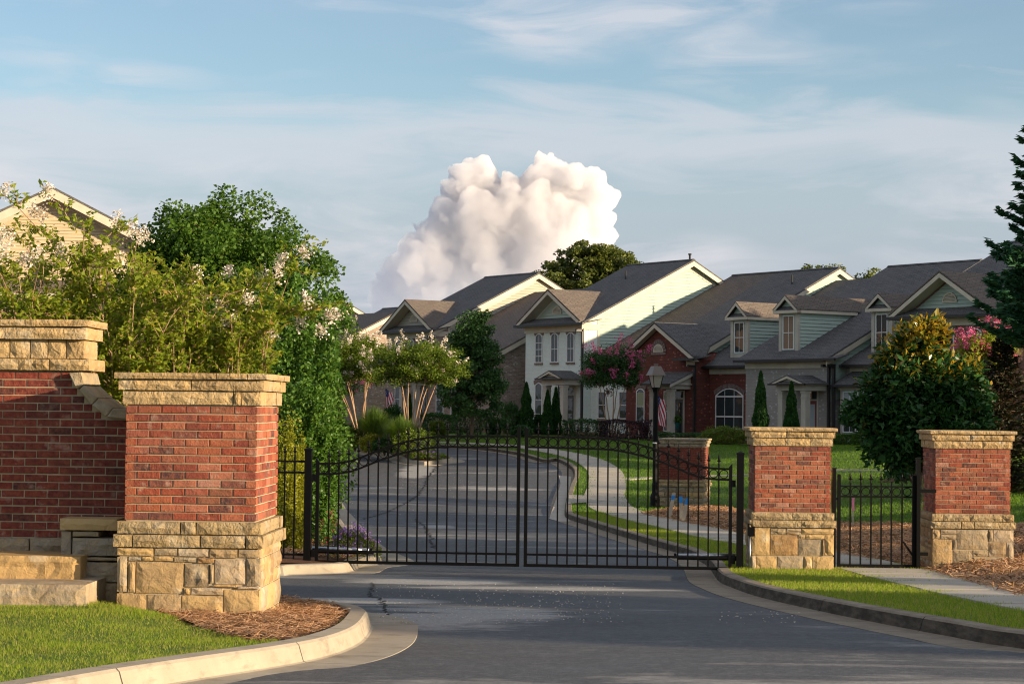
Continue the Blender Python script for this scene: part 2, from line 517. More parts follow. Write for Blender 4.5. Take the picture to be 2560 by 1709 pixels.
# ================================================================ SETTING: ground, road, kerbs, lawns, paths
def catmull(pts, step):
    pts = [np.array(p, float) for p in pts]
    P = [2 * pts[0] - pts[1]] + pts + [2 * pts[-1] - pts[-2]]
    out = []
    for i in range(1, len(P) - 2):
        n = max(2, int(np.linalg.norm(P[i + 1] - P[i]) / step))
        for k in range(n):
            t = k / n
            a, b, c, d = P[i - 1], P[i], P[i + 1], P[i + 2]
            out.append(.5 * ((2 * b) + (-a + c) * t + (2 * a - 5 * b + 4 * c - d) * t * t + (-a + 3 * b - 3 * c + d) * t ** 3))
    out.append(pts[-1])
    return np.array(out)

def offset_path(P, o):
    d = np.gradient(P, axis=0)
    d /= np.linalg.norm(d, axis=1)[:, None] + 1e-9
    n = np.stack([-d[:, 1], d[:, 0]], 1)       # left of travel
    return P + n * o

def inside(poly, pts):
    poly = np.asarray(poly); x, y = pts[:, 0], pts[:, 1]
    r = np.zeros(len(pts), bool)
    j = len(poly) - 1
    for i in range(len(poly)):
        xi, yi = poly[i]; xj, yj = poly[j]
        c = ((yi > y) != (yj > y)) & (x < (xj - xi) * (y - yi) / (yj - yi + 1e-12) + xi)
        r ^= c
        j = i
    return r

def fill(name, outline, dz, spacing, mat, kind='structure', bump=None, label=None):
    outline = np.asarray(outline, float)
    lo, hi = outline.min(0), outline.max(0)
    gx, gy = np.meshgrid(np.arange(lo[0], hi[0], spacing), np.arange(lo[1], hi[1], spacing))
    g = np.stack([gx.ravel(), gy.ravel()], 1) + rng.uniform(-.1, .1, (gx.size, 2)) * spacing
    g = g[inside(outline, g)]
    pts = [Vector(p) for p in outline] + [Vector(p) for p in g]
    vs, es, fs, *_ = delaunay_2d_cdt(pts, [], [list(range(len(outline)))], 1, 1e-4)
    V = np.array([(v.x, v.y) for v in vs])
    z = T(V[:, 0], V[:, 1]) + (dz(V) if callable(dz) else dz)
    me = bpy.data.meshes.new(name)
    me.from_pydata([tuple(p) for p in np.column_stack([V, z])], [], [tuple(f) for f in fs])
    me.polygons.foreach_set('use_smooth', [True] * len(me.polygons))
    me.update()
    return tag(link(name, me, None, mat), label, None, None, kind)

# far ground sheet, graded finer near the camera
gx = np.concatenate([np.linspace(-3000, -160, 10), np.linspace(-140, 140, 57), np.linspace(160, 3000, 10)])
gy = np.concatenate([np.linspace(-300, -60, 8), np.arange(-50, 200, 2.5), np.linspace(220, 3500, 14)])
GX, GY = np.meshgrid(gx, gy)
GZ = T(GX, np.clip(GY, -60, 490)) - 0.10
V = np.stack([GX.ravel(), GY.ravel(), GZ.ravel()], 1)
nx = len(gx)
I = np.arange(len(gy) - 1)[:, None] * nx + np.arange(nx - 1)[None]
F = np.stack([I, I + 1, I + nx + 1, I + nx], -1).reshape(-1, 4)
tag(link('ground', np_mesh('ground', V, F, M_FARGROUND, True)), kind='structure')

z7 = lambda x, y: (1250 + .319 * x, 1000 + .319 * y)
z8 = lambda x, y: (1800 + .4521 * x, 1000 + .4521 * y)
zi = lambda x, y: (760 + .25543 * x, 980 + .25543 * y)
zl = lambda x, y: (.4683 * x, 1440 + .4683 * y)

# kerb face lines, each as a path in plan
right_kerb = [(5.9, 6.0), (5.45, 12.0)] + [G2(*z8(1681, 1380)), G2(*z8(1300, 1314)), G2(*z8(1000, 1258)), G2(*z8(700, 1199)), G2(*z8(400, 1134)),
    G2(*z8(200, 1084)), G2(*z8(80, 1042)), G2(*z8(0, 1003)), G2(*z7(1640, 1310)), G2(*z7(1500, 1230)), G2(*z7(1350, 1185)),
    G2(*z7(1100, 1110)), G2(*z7(900, 1050)), G2(*z7(700, 985)), G2(*z7(560, 940)), G2(*z7(512, 905)), G2(*z7(520, 800)), G2(*z7(550, 690)), G2(*z7(580, 620)), G2(*z7(560, 545)),
    G2(*z7(440, 480)), G2(1360, 1156), G2(1291, 1137), G2(1194, 1124), G2(1097, 1118), G2(950, 1110), G2(783, 1102), (-16.0, 98.0), (-30.0, 102.0)]
right_kerb = catmull(right_kerb, .3)
pen_kerb = [(-4.3, 4.5), (-3.2, 7.4), (-2.74, 9.2), (-2.46, 10.4), (-2.19, 11.4), G2(515, 1695), G2(702, 1665), G2(820, 1639), G2(890, 1609), G2(917, 1578), (-1.27, 17.9)]
pen_kerb += [(-1.55, 18.9), (-2.3, 19.8), (-3.6, 20.3), (-6.0, 20.6), (-12.0, 20.9)]
pen_kerb = catmull(pen_kerb, .15)
bed_kerb = [(-13.0, 29.3), (-7.0, 29.6), G2(640, 1438), G2(720, 1436), G2(860, 1431), (-2.28, 30.6), (-1.97, 31.6), (-2.05, 32.9), (-2.6, 36.0), (-3.4, 42.0), (-4.6, 52.0), (-6.0, 62.0), (-8.5, 70.0), (-13.0, 76.0), (-22.0, 80.0)]
bed_kerb = catmull(bed_kerb, .25)
isl_kerb = [G2(1096, 1158), G2(1061, 1162), G2(1015, 1156), G2(990, 1147), G2(918, 1133), G2(862, 1123), G2(802, 1113)]
isl_kerb += [(isl_kerb[-1][0] - .5, isl_kerb[-1][1] + 1.2), (isl_kerb[-1][0] + .6, isl_kerb[-1][1] + 2.6), (-5.0, 84.5), (-2.9, 80.0), (-2.2, 77.5), isl_kerb[0]]
isl_kerb = catmull(isl_kerb, .25)

KPROF = [(-.44, -.06), (-.43, .006), (-.04, .002), (-.02, .010), (.015, .118), (.035, .136), (.165, .140), (.18, .125), (.18, -.06)]
def kerb(name, path, side, piece=3.0, mat=None):
    """gutter and kerb cast in pieces along a path; the land lies to the left (side=1) or right (-1)"""
    root = empty(name, (0, 0, 0), kind='structure')
    root['label'] = 'pale concrete kerb and gutter along the asphalt'
    step = np.linalg.norm(np.diff(path, axis=0), axis=1)
    s = np.concatenate([[0], np.cumsum(step)])
    cuts = np.arange(0, s[-1] + piece * .4, piece)
    cuts[-1] = s[-1]
    for a, b in zip(cuts[:-1], cuts[1:]):
        ss = np.concatenate([[a + .008], s[(s > a + .03) & (s < b - .03)], [b - .008]])
        x = np.stack([np.interp(ss, s, path[:, 0]), np.interp(ss, s, path[:, 1])], 1)
        d = np.stack([np.interp(ss + .05, s, path[:, 0]) - np.interp(ss - .05, s, path[:, 0]), np.interp(ss + .05, s, path[:, 1]) - np.interp(ss - .05, s, path[:, 1])], 1)
        d /= np.linalg.norm(d, axis=1)[:, None] + 1e-9
        n = np.stack([-d[:, 1], d[:, 0]], 1) * side
        k = len(KPROF)
        V = []
        tz = T(x[:, 0], x[:, 1])
        for (o, z) in KPROF:
            V.append(np.column_stack([x + n * o, tz + z]))
        V = np.stack(V, 1).reshape(-1, 3)
        fs = []
        m = len(ss)
        for i in range(m - 1):
            for j in range(k - 1):
                fs.append((i * k + j, (i + 1) * k + j, (i + 1) * k + j + 1, i * k + j + 1))
        fs.append(tuple(range(k))); fs.append(tuple((m - 1) * k + j for j in range(k - 1, -1, -1)))
        me = bpy.data.meshes.new('kerb_piece')
        me.from_pydata([tuple(p) for p in V], [], fs)
        me.update()
        link('kerb_piece', me, root, mat or M_KERB)
    return root

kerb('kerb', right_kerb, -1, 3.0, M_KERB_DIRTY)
kerb('kerb', pen_kerb, 1, 2.4)
kerb('kerb', bed_kerb, 1)
kerb('kerb', isl_kerb, -1)

SILT = [(*G2(1150, 1545), 1.5, 2.2), (*G2(1080, 1455), 1.6, 1.1), (*G2(1340, 1470), 2.2, .8), (*G2(1093, 1316), .55, .9), (*G2(1040, 1180), .8, 5.0), (*G2(1230, 1222), 2.4, .9), (*G2(900, 1500), 1.2, .7)]
M_ASPHALT = m_asphalt()
# asphalt: one sheet bounded on the right by the kerb, running under the kerbs of the beds on the left
rk = right_kerb
road_poly = [(-30, -6), (6.2, -6)] + [tuple(p) for p in offset_path(rk, -.1)[::2]] + [(-30, 103)]
fill('road', road_poly, 0.0, .9, M_ASPHALT)

# lawns and beds
r_in = offset_path(rk, -.17)
lawn_right = [tuple(p) for p in r_in[::2]] + [(-40, 104), (-40, 190), (90, 190), (90, 6.0)]
fill('lawn', lawn_right, .118, 1.2, M_TURF)
p_in = offset_path(pen_kerb, .17)
def pen_h(V):
    return .118 + .11 * sstep(12.2, 15.5, V[:, 1]) * sstep(-2.2, -3.4, V[:, 0]) + .012 * np.sin(V[:, 0] * 5) * np.sin(V[:, 1] * 4.3)
LAWN_LEFT = [tuple(p) for p in p_in[::2]]
fill('lawn', LAWN_LEFT, pen_h, .25, M_TURF)
b_in = offset_path(bed_kerb, .17)
bed_poly = [tuple(p) for p in b_in[::2]] + [(-45, 82), (-45, 29.3)]
def bed_h(V):
    return .12 + .12 * sstep(-2.2, -4.5, V[:, 0])
fill('bed_soil', bed_poly, bed_h, .8, M_SOIL)
i_in = offset_path(isl_kerb, -.17)
ic = isl_kerb.mean(0)
def isl_h(V):
    d = np.min(np.linalg.norm(V[:, None] - isl_kerb[None, ::3], axis=2), 1)
    return .12 + .55 * sstep(0, 2.2, d)
fill('island_soil', [tuple(p) for p in i_in[:-1:2]], isl_h, .5, M_SOIL)

# straw bed round the entrance pillar on the left
def bump_h(poly, base, amp, reach):
    poly = np.asarray(poly)
    def f(V):
        seg = poly
        d = np.full(len(V), 1e9)
        for a, b in zip(seg, np.roll(seg, -1, 0)):
            ab = b - a
            t = np.clip(((V - a) @ ab) / (ab @ ab + 1e-9), 0, 1)
            d = np.minimum(d, np.linalg.norm(V - (a + t[:, None] * ab), axis=1))
        return base + amp * sstep(0, reach, d) + .012 * np.sin(V[:, 0] * 13) * np.cos(V[:, 1] * 11)
    return f

pi_ = offset_path(pen_kerb, .185)
nose_i = [i for i in range(len(pi_)) if pi_[i][1] > 13.8 and pi_[i][0] > -2.3]
# the lawn edge sweeps from the steps to the kerb in front of the pillar
lawn_edge = [G2(*q, .14) for q in ((0, 1522), (220, 1512), (300, 1522), (420, 1545), (520, 1570), (620, 1594), (690, 1608), (722, 1614))]
lawn_edge = [q for q in lawn_edge if inside(LAWN_LEFT, np.array([q]))[0] and np.min(np.linalg.norm(pen_kerb - np.array(q), axis=1)) > .30]
i0 = int(np.argmin(np.linalg.norm(pi_ - np.array(lawn_edge[-1]), axis=1)))
STRAW_LEFT = [(-6.0, 19.9), (-6.0, 15.9)] + lawn_edge + [tuple(p) for p in pi_[i0:] if p[0] > -5.5]
def straw_h(V):
    return pen_h(V) + bump_h(STRAW_LEFT, .008, .03, .3)(V)
fill('straw_bed', STRAW_LEFT, straw_h, .16, M_SOIL)

# straw bed behind and beside the gate on the right
STRAW_RIGHT = [G2(*q, .12) for q in ((1600, 1286), (1640, 1277), (1760, 1273), (1850, 1275), (1990, 1310), (2090, 1314), (2280, 1313), (2400, 1322), (2556, 1318))] + [(13.5, 36.0), (13.5, 22.5)] + \
    [G2(*q, .12) for q in ((2558, 1494), (2440, 1462), (2370, 1444), (2316, 1424), (2255, 1411), (2110, 1388), (1990, 1356), (1840, 1332), (1728, 1311), (1630, 1291))]
right_straw_h = bump_h(STRAW_RIGHT, .122, .10, .8)
fill('straw_bed', STRAW_RIGHT, right_straw_h, .4, M_SOIL)
STRAW_WEDGE = [G2(*q, .12) for q in ((2190, 1206), (2290, 1184), (2420, 1180), (2420, 1192), (2300, 1196), (2250, 1204))]
fill('straw_bed', STRAW_WEDGE, bump_h(STRAW_WEDGE, .13, .10, .6), .6, M_SOIL)

# pavement slabs
walk_px = [(2900, 1560), (2560, 1500), (2400, 1467), (2290, 1443), (2197, 1421), (2100, 1397), (1990, 1371), (1840, 1346), (1728, 1321), (1617, 1296), (1537, 1272), (1512, 1242), (1518, 1208), (1508, 1174), (1457, 1145), (1377, 1127), (1291, 1115), (1180, 1108), (1060, 1104), (900, 1099)]
walk = catmull([G2(*q, .13) for q in walk_px], .3)
def slabs(name, path, width, slab, dz, mat, child='paving_slab', label=None):
    root = empty(name, (0, 0, 0), kind='structure')
    if label: root['label'] = label
    s = np.concatenate([[0], np.cumsum(np.linalg.norm(np.diff(path, axis=0), axis=1))])
    a = 0
    while a < s[-1] - .2:
        b = min(a + slab, s[-1])
        ss = np.linspace(a + .008, b - .008, 5)
        x = np.stack([np.interp(ss, s, path[:, 0]), np.interp(ss, s, path[:, 1])], 1)
        d = np.stack([np.interp(ss + .3, s, path[:, 0]) - np.interp(ss - .3, s, path[:, 0]), np.interp(ss + .3, s, path[:, 1]) - np.interp(ss - .3, s, path[:, 1])], 1)
        d /= np.linalg.norm(d, axis=1)[:, None] + 1e-9
        n = np.stack([-d[:, 1], d[:, 0]], 1) * width / 2
        mb = MB()
        L, R = x + n, x - n
        tz = np.asarray(T(x[:, 0], x[:, 1])) + dz + random.uniform(-.004, .004)
        vs = []
        for i in range(5):
            vs += [(*L[i], tz[i]), (*R[i], tz[i]), (*L[i], tz[i] - .1), (*R[i], tz[i] - .1)]
        fs = []
        for i in range(4):
            q = i * 4
            fs += [(q, q + 1, q + 5, q + 4), (q, q + 4, q + 6, q + 2), (q + 1, q + 3, q + 7, q + 5)]
        fs += [(0, 2, 3, 1), (16, 17, 19, 18)]
        mb.add(vs, fs).build(child, mat, root)
        a = b
    return root
slabs('pavement', walk, 1.22, 1.5, .145, M_CONC, label='concrete pavement slabs curving from the small gate towards the houses')
# thin concrete walks that cross the lawn
for px in (((1985, 1173), (2110, 1173.5), (2250, 1174), (2420, 1176)), ((1545, 1197), (1640, 1192), (1760, 1188), (1905, 1184))):
    slabs('garden_path', catmull([G2(*q, .13) for q in px], .5), .9, 2.4, .135, M_CONC, label='narrow pale concrete path crossing the lawn')

# drain apron at the bump in the kerb
apron = [G2(*z7(385, 930)), G2(*z7(440, 770)), G2(*z7(475, 655)), G2(*z7(460, 590)), G2(*z7(560, 600)), G2(*z7(548, 690)), G2(*z7(520, 800)), G2(*z7(508, 915)), G2(*z7(560, 950)), G2(*z7(470, 955))]
fill('drain_apron', apron, .010, .6, M_CONC)
ap2 = [G2(*z7(540, 742), .14), G2(*z7(690, 748), .14), G2(*z7(826, 760), .14), G2(*z7(826, 792), .14), G2(*z7(690, 800), .14), G2(*z7(535, 812), .14)]
fill('drain_cover_slab', ap2, .150, .5, M_CONC)

# cracks with filler, laid on the asphalt
def crack(pts, w):
    P = catmull([G2(*q) for q in pts], .12)
    P = P + np.cumsum(rng.normal(0, .012, P.shape), 0) + rng.normal(0, .03, P.shape)
    ww = w * (0.6 + .8 * rng.random(len(P)))
    L, R = offset_path(P, ww[:, None] / 2), offset_path(P, -ww[:, None] / 2)
    V = np.concatenate([np.column_stack([L, T(L[:, 0], L[:, 1]) + .006]), np.column_stack([R, T(R[:, 0], R[:, 1]) + .006])])
    n = len(P)
    F = np.stack([np.arange(n - 1), np.arange(1, n), np.arange(n + 1, 2 * n), np.arange(n, 2 * n - 1)], 1)
    tag(link('road_crack', np_mesh('road_crack', V, F, M_CRACK)), kind='structure')
z3 = lambda x, y: (700 + .287 * x, 1050 + .287 * y)
crack([z3(1385, 395), z3(1310, 560), z3(1245, 660), z3(1150, 735), z3(1040, 800), z3(880, 860)], .045)
crack([z3(1190, 860), z3(1225, 900), z3(1262, 960), z3(1290, 1050), z3(1300, 1110)], .035)
crack([z3(800, 1415), z3(770, 1470), z3(745, 1540), zl(1990, 130), zl(1960, 220)], .022)
crack([z3(1500, 590), z3(1800, 605), z3(2050, 610), (1380, 1228)], .03)

# ---------------------------------------------------------------- blades, straw and litter
def blades(name, xy, z0, h, w, mat, lean=.5, label=None, seed=1):
    r = np.random.default_rng(seed)
    n = len(xy)
    a = r.uniform(0, 2 * pi, n)
    hh = h * r.uniform(.5, 1.15, n); ww = w * r.uniform(.6, 1.2, n)
    d = np.stack([np.cos(a), np.sin(a)], 1)
    b = r.uniform(0, 2 * pi, n)
    tip = xy + np.stack([np.cos(b), np.sin(b)], 1) * (hh * lean * r.random(n))[:, None]
    V = np.empty((n, 3, 3))
    V[:, 0, :2] = xy - d * ww[:, None] / 2; V[:, 0, 2] = z0
    V[:, 1, :2] = xy + d * ww[:, None] / 2; V[:, 1, 2] = z0
    V[:, 2, :2] = tip; V[:, 2, 2] = z0 + hh
    o = link(name, np_mesh(name, V.reshape(-1, 3), np.arange(n * 3).reshape(-1, 3), mat))
    return tag(o, label, None, None, 'stuff')

def scatter(poly, n, holes=(), seed=3):
    r = np.random.default_rng(seed)
    poly = np.asarray(poly); lo, hi = poly.min(0), poly.max(0)
    p = r.uniform(lo, hi, (n, 2))
    k = inside(poly, p)
    for h in holes:
        k &= ~inside(h, p)
    return p[k]

near_lawn = [tuple(p) for p in p_in[::2] if p[1] < 17] + [(-2, 17.2), (-5.99, 17.2)]
xy = scatter([p for p in near_lawn if p[0] > -6], 190000, (STRAW_LEFT,), 5)
k = (xy[:, 1] > 9.4) & (xy[:, 0] > -.28 * xy[:, 1])
xy = xy[k]
hb = .024 + .012 * (np.sin(xy[:, 0] * 3.1 + 2 * np.sin(xy[:, 1] * 2.3)) > .55)
blades('grass', xy, T(xy[:, 0], xy[:, 1]) + pen_h(xy) - .004, hb, .0065, L_TURF, .9, 'short sunlit turf in front of the brick wall', 6)
strip = [tuple(p) for p in r_in if 15.5 < p[1] < 52]
wl = offset_path(walk, .64)
xy = scatter(strip + [(14, 52), (14, 15.5)], 520000, (STRAW_RIGHT,), 8)
dw = np.min(np.linalg.norm(xy[:, None] - walk[None, ::4], axis=2), 1)
dk = np.min(np.linalg.norm(xy[:, None] - r_in[None, ::3], axis=2), 1)
xy = xy[(dw > .63) & (dk < 4.0)]
blades('grass', xy, T(xy[:, 0], xy[:, 1]) + .115, .05, .012, L_TURF, .8, 'grass verge between the kerb and the pavement', 9)
far = [tuple(p) for p in r_in if 50 < p[1] < 96 and p[0] > -4] + [(-2, 100), (26, 84), (30, 34), (10, 34), (5, 50)]
xy = scatter(far, 330000, (STRAW_RIGHT,), 12)
dw = np.min(np.linalg.norm(xy[:, None] - walk[None, ::4], axis=2), 1)
xy = xy[dw > .62]
blades('grass', xy, T(xy[:, 0], xy[:, 1]) + .112, .065, .035, L_TURF_FAR, .8, 'mown lawn in front of the houses', 13)

def needles(name, xy, z0, L, w, mat, label, seed=1, tilt=.35):
    r = np.random.default_rng(seed)
    n = len(xy)
    a = r.uniform(0, 2 * pi, n); ln = L * r.uniform(.5, 1.1, n)
    d = np.stack([np.cos(a) * np.cos(b := r.normal(0, tilt, n)), np.sin(a) * np.cos(b), np.sin(b)], 1)
    sx = np.stack([-np.sin(a), np.cos(a), 0 * a], 1)
    c = np.column_stack([xy, z0 + r.random(n) * .022])
    bend = np.column_stack([r.normal(0, .12, (n, 2)) * ln[:, None], r.uniform(0, .22, n) * ln])
    V = np.empty((n, 6, 3))
    for i, t in enumerate((-.5, 0, .5)):
        p = c + d * (ln * t)[:, None] + (bend if i == 1 else 0)
        V[:, 2 * i] = p - sx * w / 2; V[:, 2 * i + 1] = p + sx * w / 2 + np.array([0, 0, w * .5])
    F = np.array([[0, 1, 3, 2], [2, 3, 5, 4]])[None] + (np.arange(n) * 6)[:, None, None]
    o = link(name, np_mesh(name, V.reshape(-1, 3), F.reshape(-1, 4), mat))
    return tag(o, label, None, None, 'stuff')
xy = scatter(STRAW_LEFT, 52000, (), 21)
xy = xy[(xy[:, 0] > -5.2)]
xy = xy[np.min(np.linalg.norm(xy[:, None] - pen_kerb[None, ::2], axis=2), 1) > .26]
needles('pine_straw', xy, T(xy[:, 0], xy[:, 1]) + straw_h(xy) - .02, .19, .0045, L_STRAW, 'orange pine straw heaped round the nearest pillar', 22, .22)
xy = scatter(STRAW_RIGHT, 90000, (), 23)
needles('pine_straw', xy, T(xy[:, 0], xy[:, 1]) + right_straw_h(xy), .24, .011, L_STRAW, 'brown pine straw round the gate pillars and lamp post', 24)
xy = scatter([(-6, 29.9), (-2.4, 30.9), (-2.2, 32.8), (-3.0, 36), (-8, 36)], 12000, (), 25)
needles('pine_straw', xy, T(xy[:, 0], xy[:, 1]) + bed_h(xy), .24, .011, L_STRAW, 'pine straw under the shrubs beside the gate post', 26)

# petals and grit washed across the road
px_ = np.concatenate([rng.uniform((940, 1460), (1560, 1560), (900, 2)), rng.uniform((800, 1150), (1300, 1300), (500, 2)), rng.uniform((1800, 1530), (2000, 1560), (90, 2)), rng.uniform((1000, 1180), (1160, 1230), (400, 2))])
P = np.array([gp(*q)[:2] for q in px_[::2]])
n = len(P)
a = rng.uniform(0, 2 * pi, n); sz = rng.uniform(.004, .012, n)
V = np.empty((n, 4, 3))
for i in range(4):
    V[:, i, 0] = P[:, 0] + np.cos(a + i * pi / 2) * sz; V[:, i, 1] = P[:, 1] + np.sin(a + i * pi / 2) * sz
    V[:, i, 2] = T(P[:, 0], P[:, 1]) + .008 + (i % 2) * sz
tag(link('fallen_petals', np_mesh('fallen_petals', V.reshape(-1, 3), np.arange(n * 4).reshape(-1, 4), F_WHITE)), 'white petals and grit scattered over the asphalt', None, None, 'stuff')
# ================================================================ ENTRANCE: pillars, brick wall, steps, gates
def rock(w, d, h, amp=.02, seed=0, res=.055, back=False):
    """a stone block: rock-faced front at y=0 (outward is -y), bevelled arrises"""
    r = np.random.default_rng(seed)
    nx = int(np.clip(round(w / res), 3, 9)) + 1; nz = int(np.clip(round(h / res), 2, 6)) + 1
    xs = np.linspace(0, w, nx); zs = np.linspace(0, h, nz)
    bev = min(.012, w * .12, h * .15)
    V = []; F = []
    ph = r.uniform(0, 6, 6)
    lump = min(1.0, min(w, h) / .10)
    for j, z in enumerate(zs):
        for i, x in enumerate(xs):
            edge = i in (0, nx - 1) or j in (0, nz - 1)
            if edge:
                y = bev * .9 + r.uniform(-.002, .003)
            else:
                y = -amp * lump * (.35 + .5 * sin(x * 17 + ph[0] + z * 9) * sin(z * 21 + ph[1]) + r.uniform(-.45, .65))
            xx = x + (0 if i in (0, nx - 1) else r.uniform(-.25, .25) * w / nx); zz = z + (0 if j in (0, nz - 1) else r.uniform(-.25, .25) * h / nz)
            if i == 0: xx += r.uniform(0, .004)
            if i == nx - 1: xx -= r.uniform(0, .004)
            if j == 0: zz += r.uniform(0, .004)
            if j == nz - 1: zz -= r.uniform(0, .005)
            V.append((xx, y, zz))
    for j in range(nz - 1):
        for i in range(nx - 1):
            a = j * nx + i
            F += [(a, a + 1, a + nx + 1), (a, a + nx + 1, a + nx)] if r.random() < .5 else [(a, a + 1, a + nx), (a + 1, a + nx + 1, a + nx)]
    b = len(V)
    V += [(0.001, d, 0.001), (w - .001, d, 0.001), (w - .001, d, h - .001), (0.001, d, h - .001)]
    F.append(tuple([b, b + 1] + [i for i in range(nx - 1, -1, -1)]))
    F.append(tuple([b + 2, b + 3] + [(nz - 1) * nx + i for i in range(nx)]))
    F.append(tuple([b + 3, b] + [j * nx for j in range(nz)]))
    F.append(tuple([b + 1, b + 2] + [j * nx + nx - 1 for j in range(nz - 1, -1, -1)]))
    F.append((b + 1, b, b + 3, b + 2))
    return V, F

SIDE_TF = {
    'F': lambda w, dp: (lambda x, y, z: (x, y, z)),
    'R': lambda w, dp: (lambda x, y, z: (w - y, x, z)),
    'B': lambda w, dp: (lambda x, y, z: (w - x, dp - y, z)),
    'L': lambda w, dp: (lambda x, y, z: (y, dp - x, z)),
}
_seed = [100]
def stone(parent, name, side, W, D, x0, z0, w, h, depth=.16, amp=.02, mat=None, out=0.0, origin=(0, 0)):
    """stone on one side of a W x D block whose front left corner is origin; out pushes it outwards"""
    _seed[0] += 1
    V, F = rock(w, depth, h, amp, _seed[0])
    tf = SIDE_TF[side](W, D)
    mb = MB(lambda x, y, z: tuple(np.add(tf(x + x0, y - out, z + z0), (origin[0], origin[1], 0))))
    mb.add(V, F)
    return mb.build(name, mat or M_STONE, parent)

def ashlar(w, h, seed, zs=(.10, .2), ws=(.12, .36)):
    r = random.Random(seed)
    out = []
    z = 0
    while z < h - .02:
        hh = min(r.uniform(*zs), h - z)
        if h - z - hh < .07: hh = h - z
        x = 0
        while x < w - .01:
            ww = r.uniform(*ws)
            if w - x - ww < .10: ww = w - x
            if hh > .15 and ww > .14 and r.random() < .35:
                k = r.uniform(.4, .6) * hh
                out += [(x, z, ww, k), (x, z + k, ww, hh - k)]
            else:
                out.append((x, z, ww, hh))
            x += ww
        z += hh
    return out

BR_L, BR_H, J = .1905, .0577, .010
def brick_mesh(name, L, mat):
    b = .004; d = .07
    mb = MB()
    vs = [(0, .003, 0), (L, .003, 0), (L, .003, BR_H), (0, .003, BR_H), (b, 0, b), (L - b, 0, b), (L - b, 0, BR_H - b), (b, 0, BR_H - b), (0, d, 0), (L, d, 0), (L, d, BR_H), (0, d, BR_H)]
    fs = [(4, 5, 6, 7), (0, 1, 5, 4), (1, 2, 6, 5), (2, 3, 7, 6), (3, 0, 4, 7), (0, 8, 9, 1), (2, 10, 11, 3), (1, 9, 10, 2), (0, 3, 11, 8), (8, 11, 10, 9)]
    return mb.add(vs, fs).mesh(name, mat)
BM_S, BM_H = brick_mesh('brick', BR_L, M_BRICK), brick_mesh('brick', (BR_L - J) / 2, M_BRICK)
SIDE_ROT = {'F': 0, 'R': pi / 2, 'B': pi, 'L': -pi / 2}
COURSE = .0677

def brick_courses(parent, W, D, rows, z0, sides, origin=(0, 0), joined=()):
    """running bond, five and a half stretchers wide, quoins alternating round the corner"""
    mod = BR_L + J
    half = (BR_L - J) / 2 + J
    for side in 'FRBL':
        tf = SIDE_TF[side](W, D)
        width = W if side in 'FB' else D
        jm = MB() if side in joined else None
        for r in range(rows):
            z = z0 + r * COURSE
            even = (r + (side in 'RL')) % 2 == 0
            x = 0.0
            lay = ([half] if not even else []) + [mod] * 5 + ([half] if even else [])
            for k, ln in enumerate(lay):
                first, last = k == 0, k == len(lay) - 1
                L = ln - J
                if side in 'RL' and ((first) or (last)):     # the corner brick belongs to the front or back face
                    pass
                p = tf(x, random.uniform(-.003, .002), z + random.uniform(-.0015, .0015))
                p = (p[0] + origin[0], p[1] + origin[1], p[2])
                if jm is not None:
                    me = BM_S if L > .15 else BM_H
                    R = Matrix.Translation(p) @ Matrix.Rotation(SIDE_ROT[side], 4, 'Z')
                    jm.add([tuple(R @ v.co) for v in me.vertices], [tuple(f.vertices) for f in me.polygons])
                elif side in sides:
                    o = bpy.data.objects.new('brick', BM_S if L > .15 else BM_H)
                    o.location = p
                    o.rotation_euler = (random.uniform(-.006, .006), 0, SIDE_ROT[side] + random.uniform(-.008, .008))
                    COL.objects.link(o)
                    o.parent = parent
                x += ln
        if jm is not None and jm.v:
            tag(jm.build('brickwork', M_BRICK, parent), None, None, None, 'stuff')

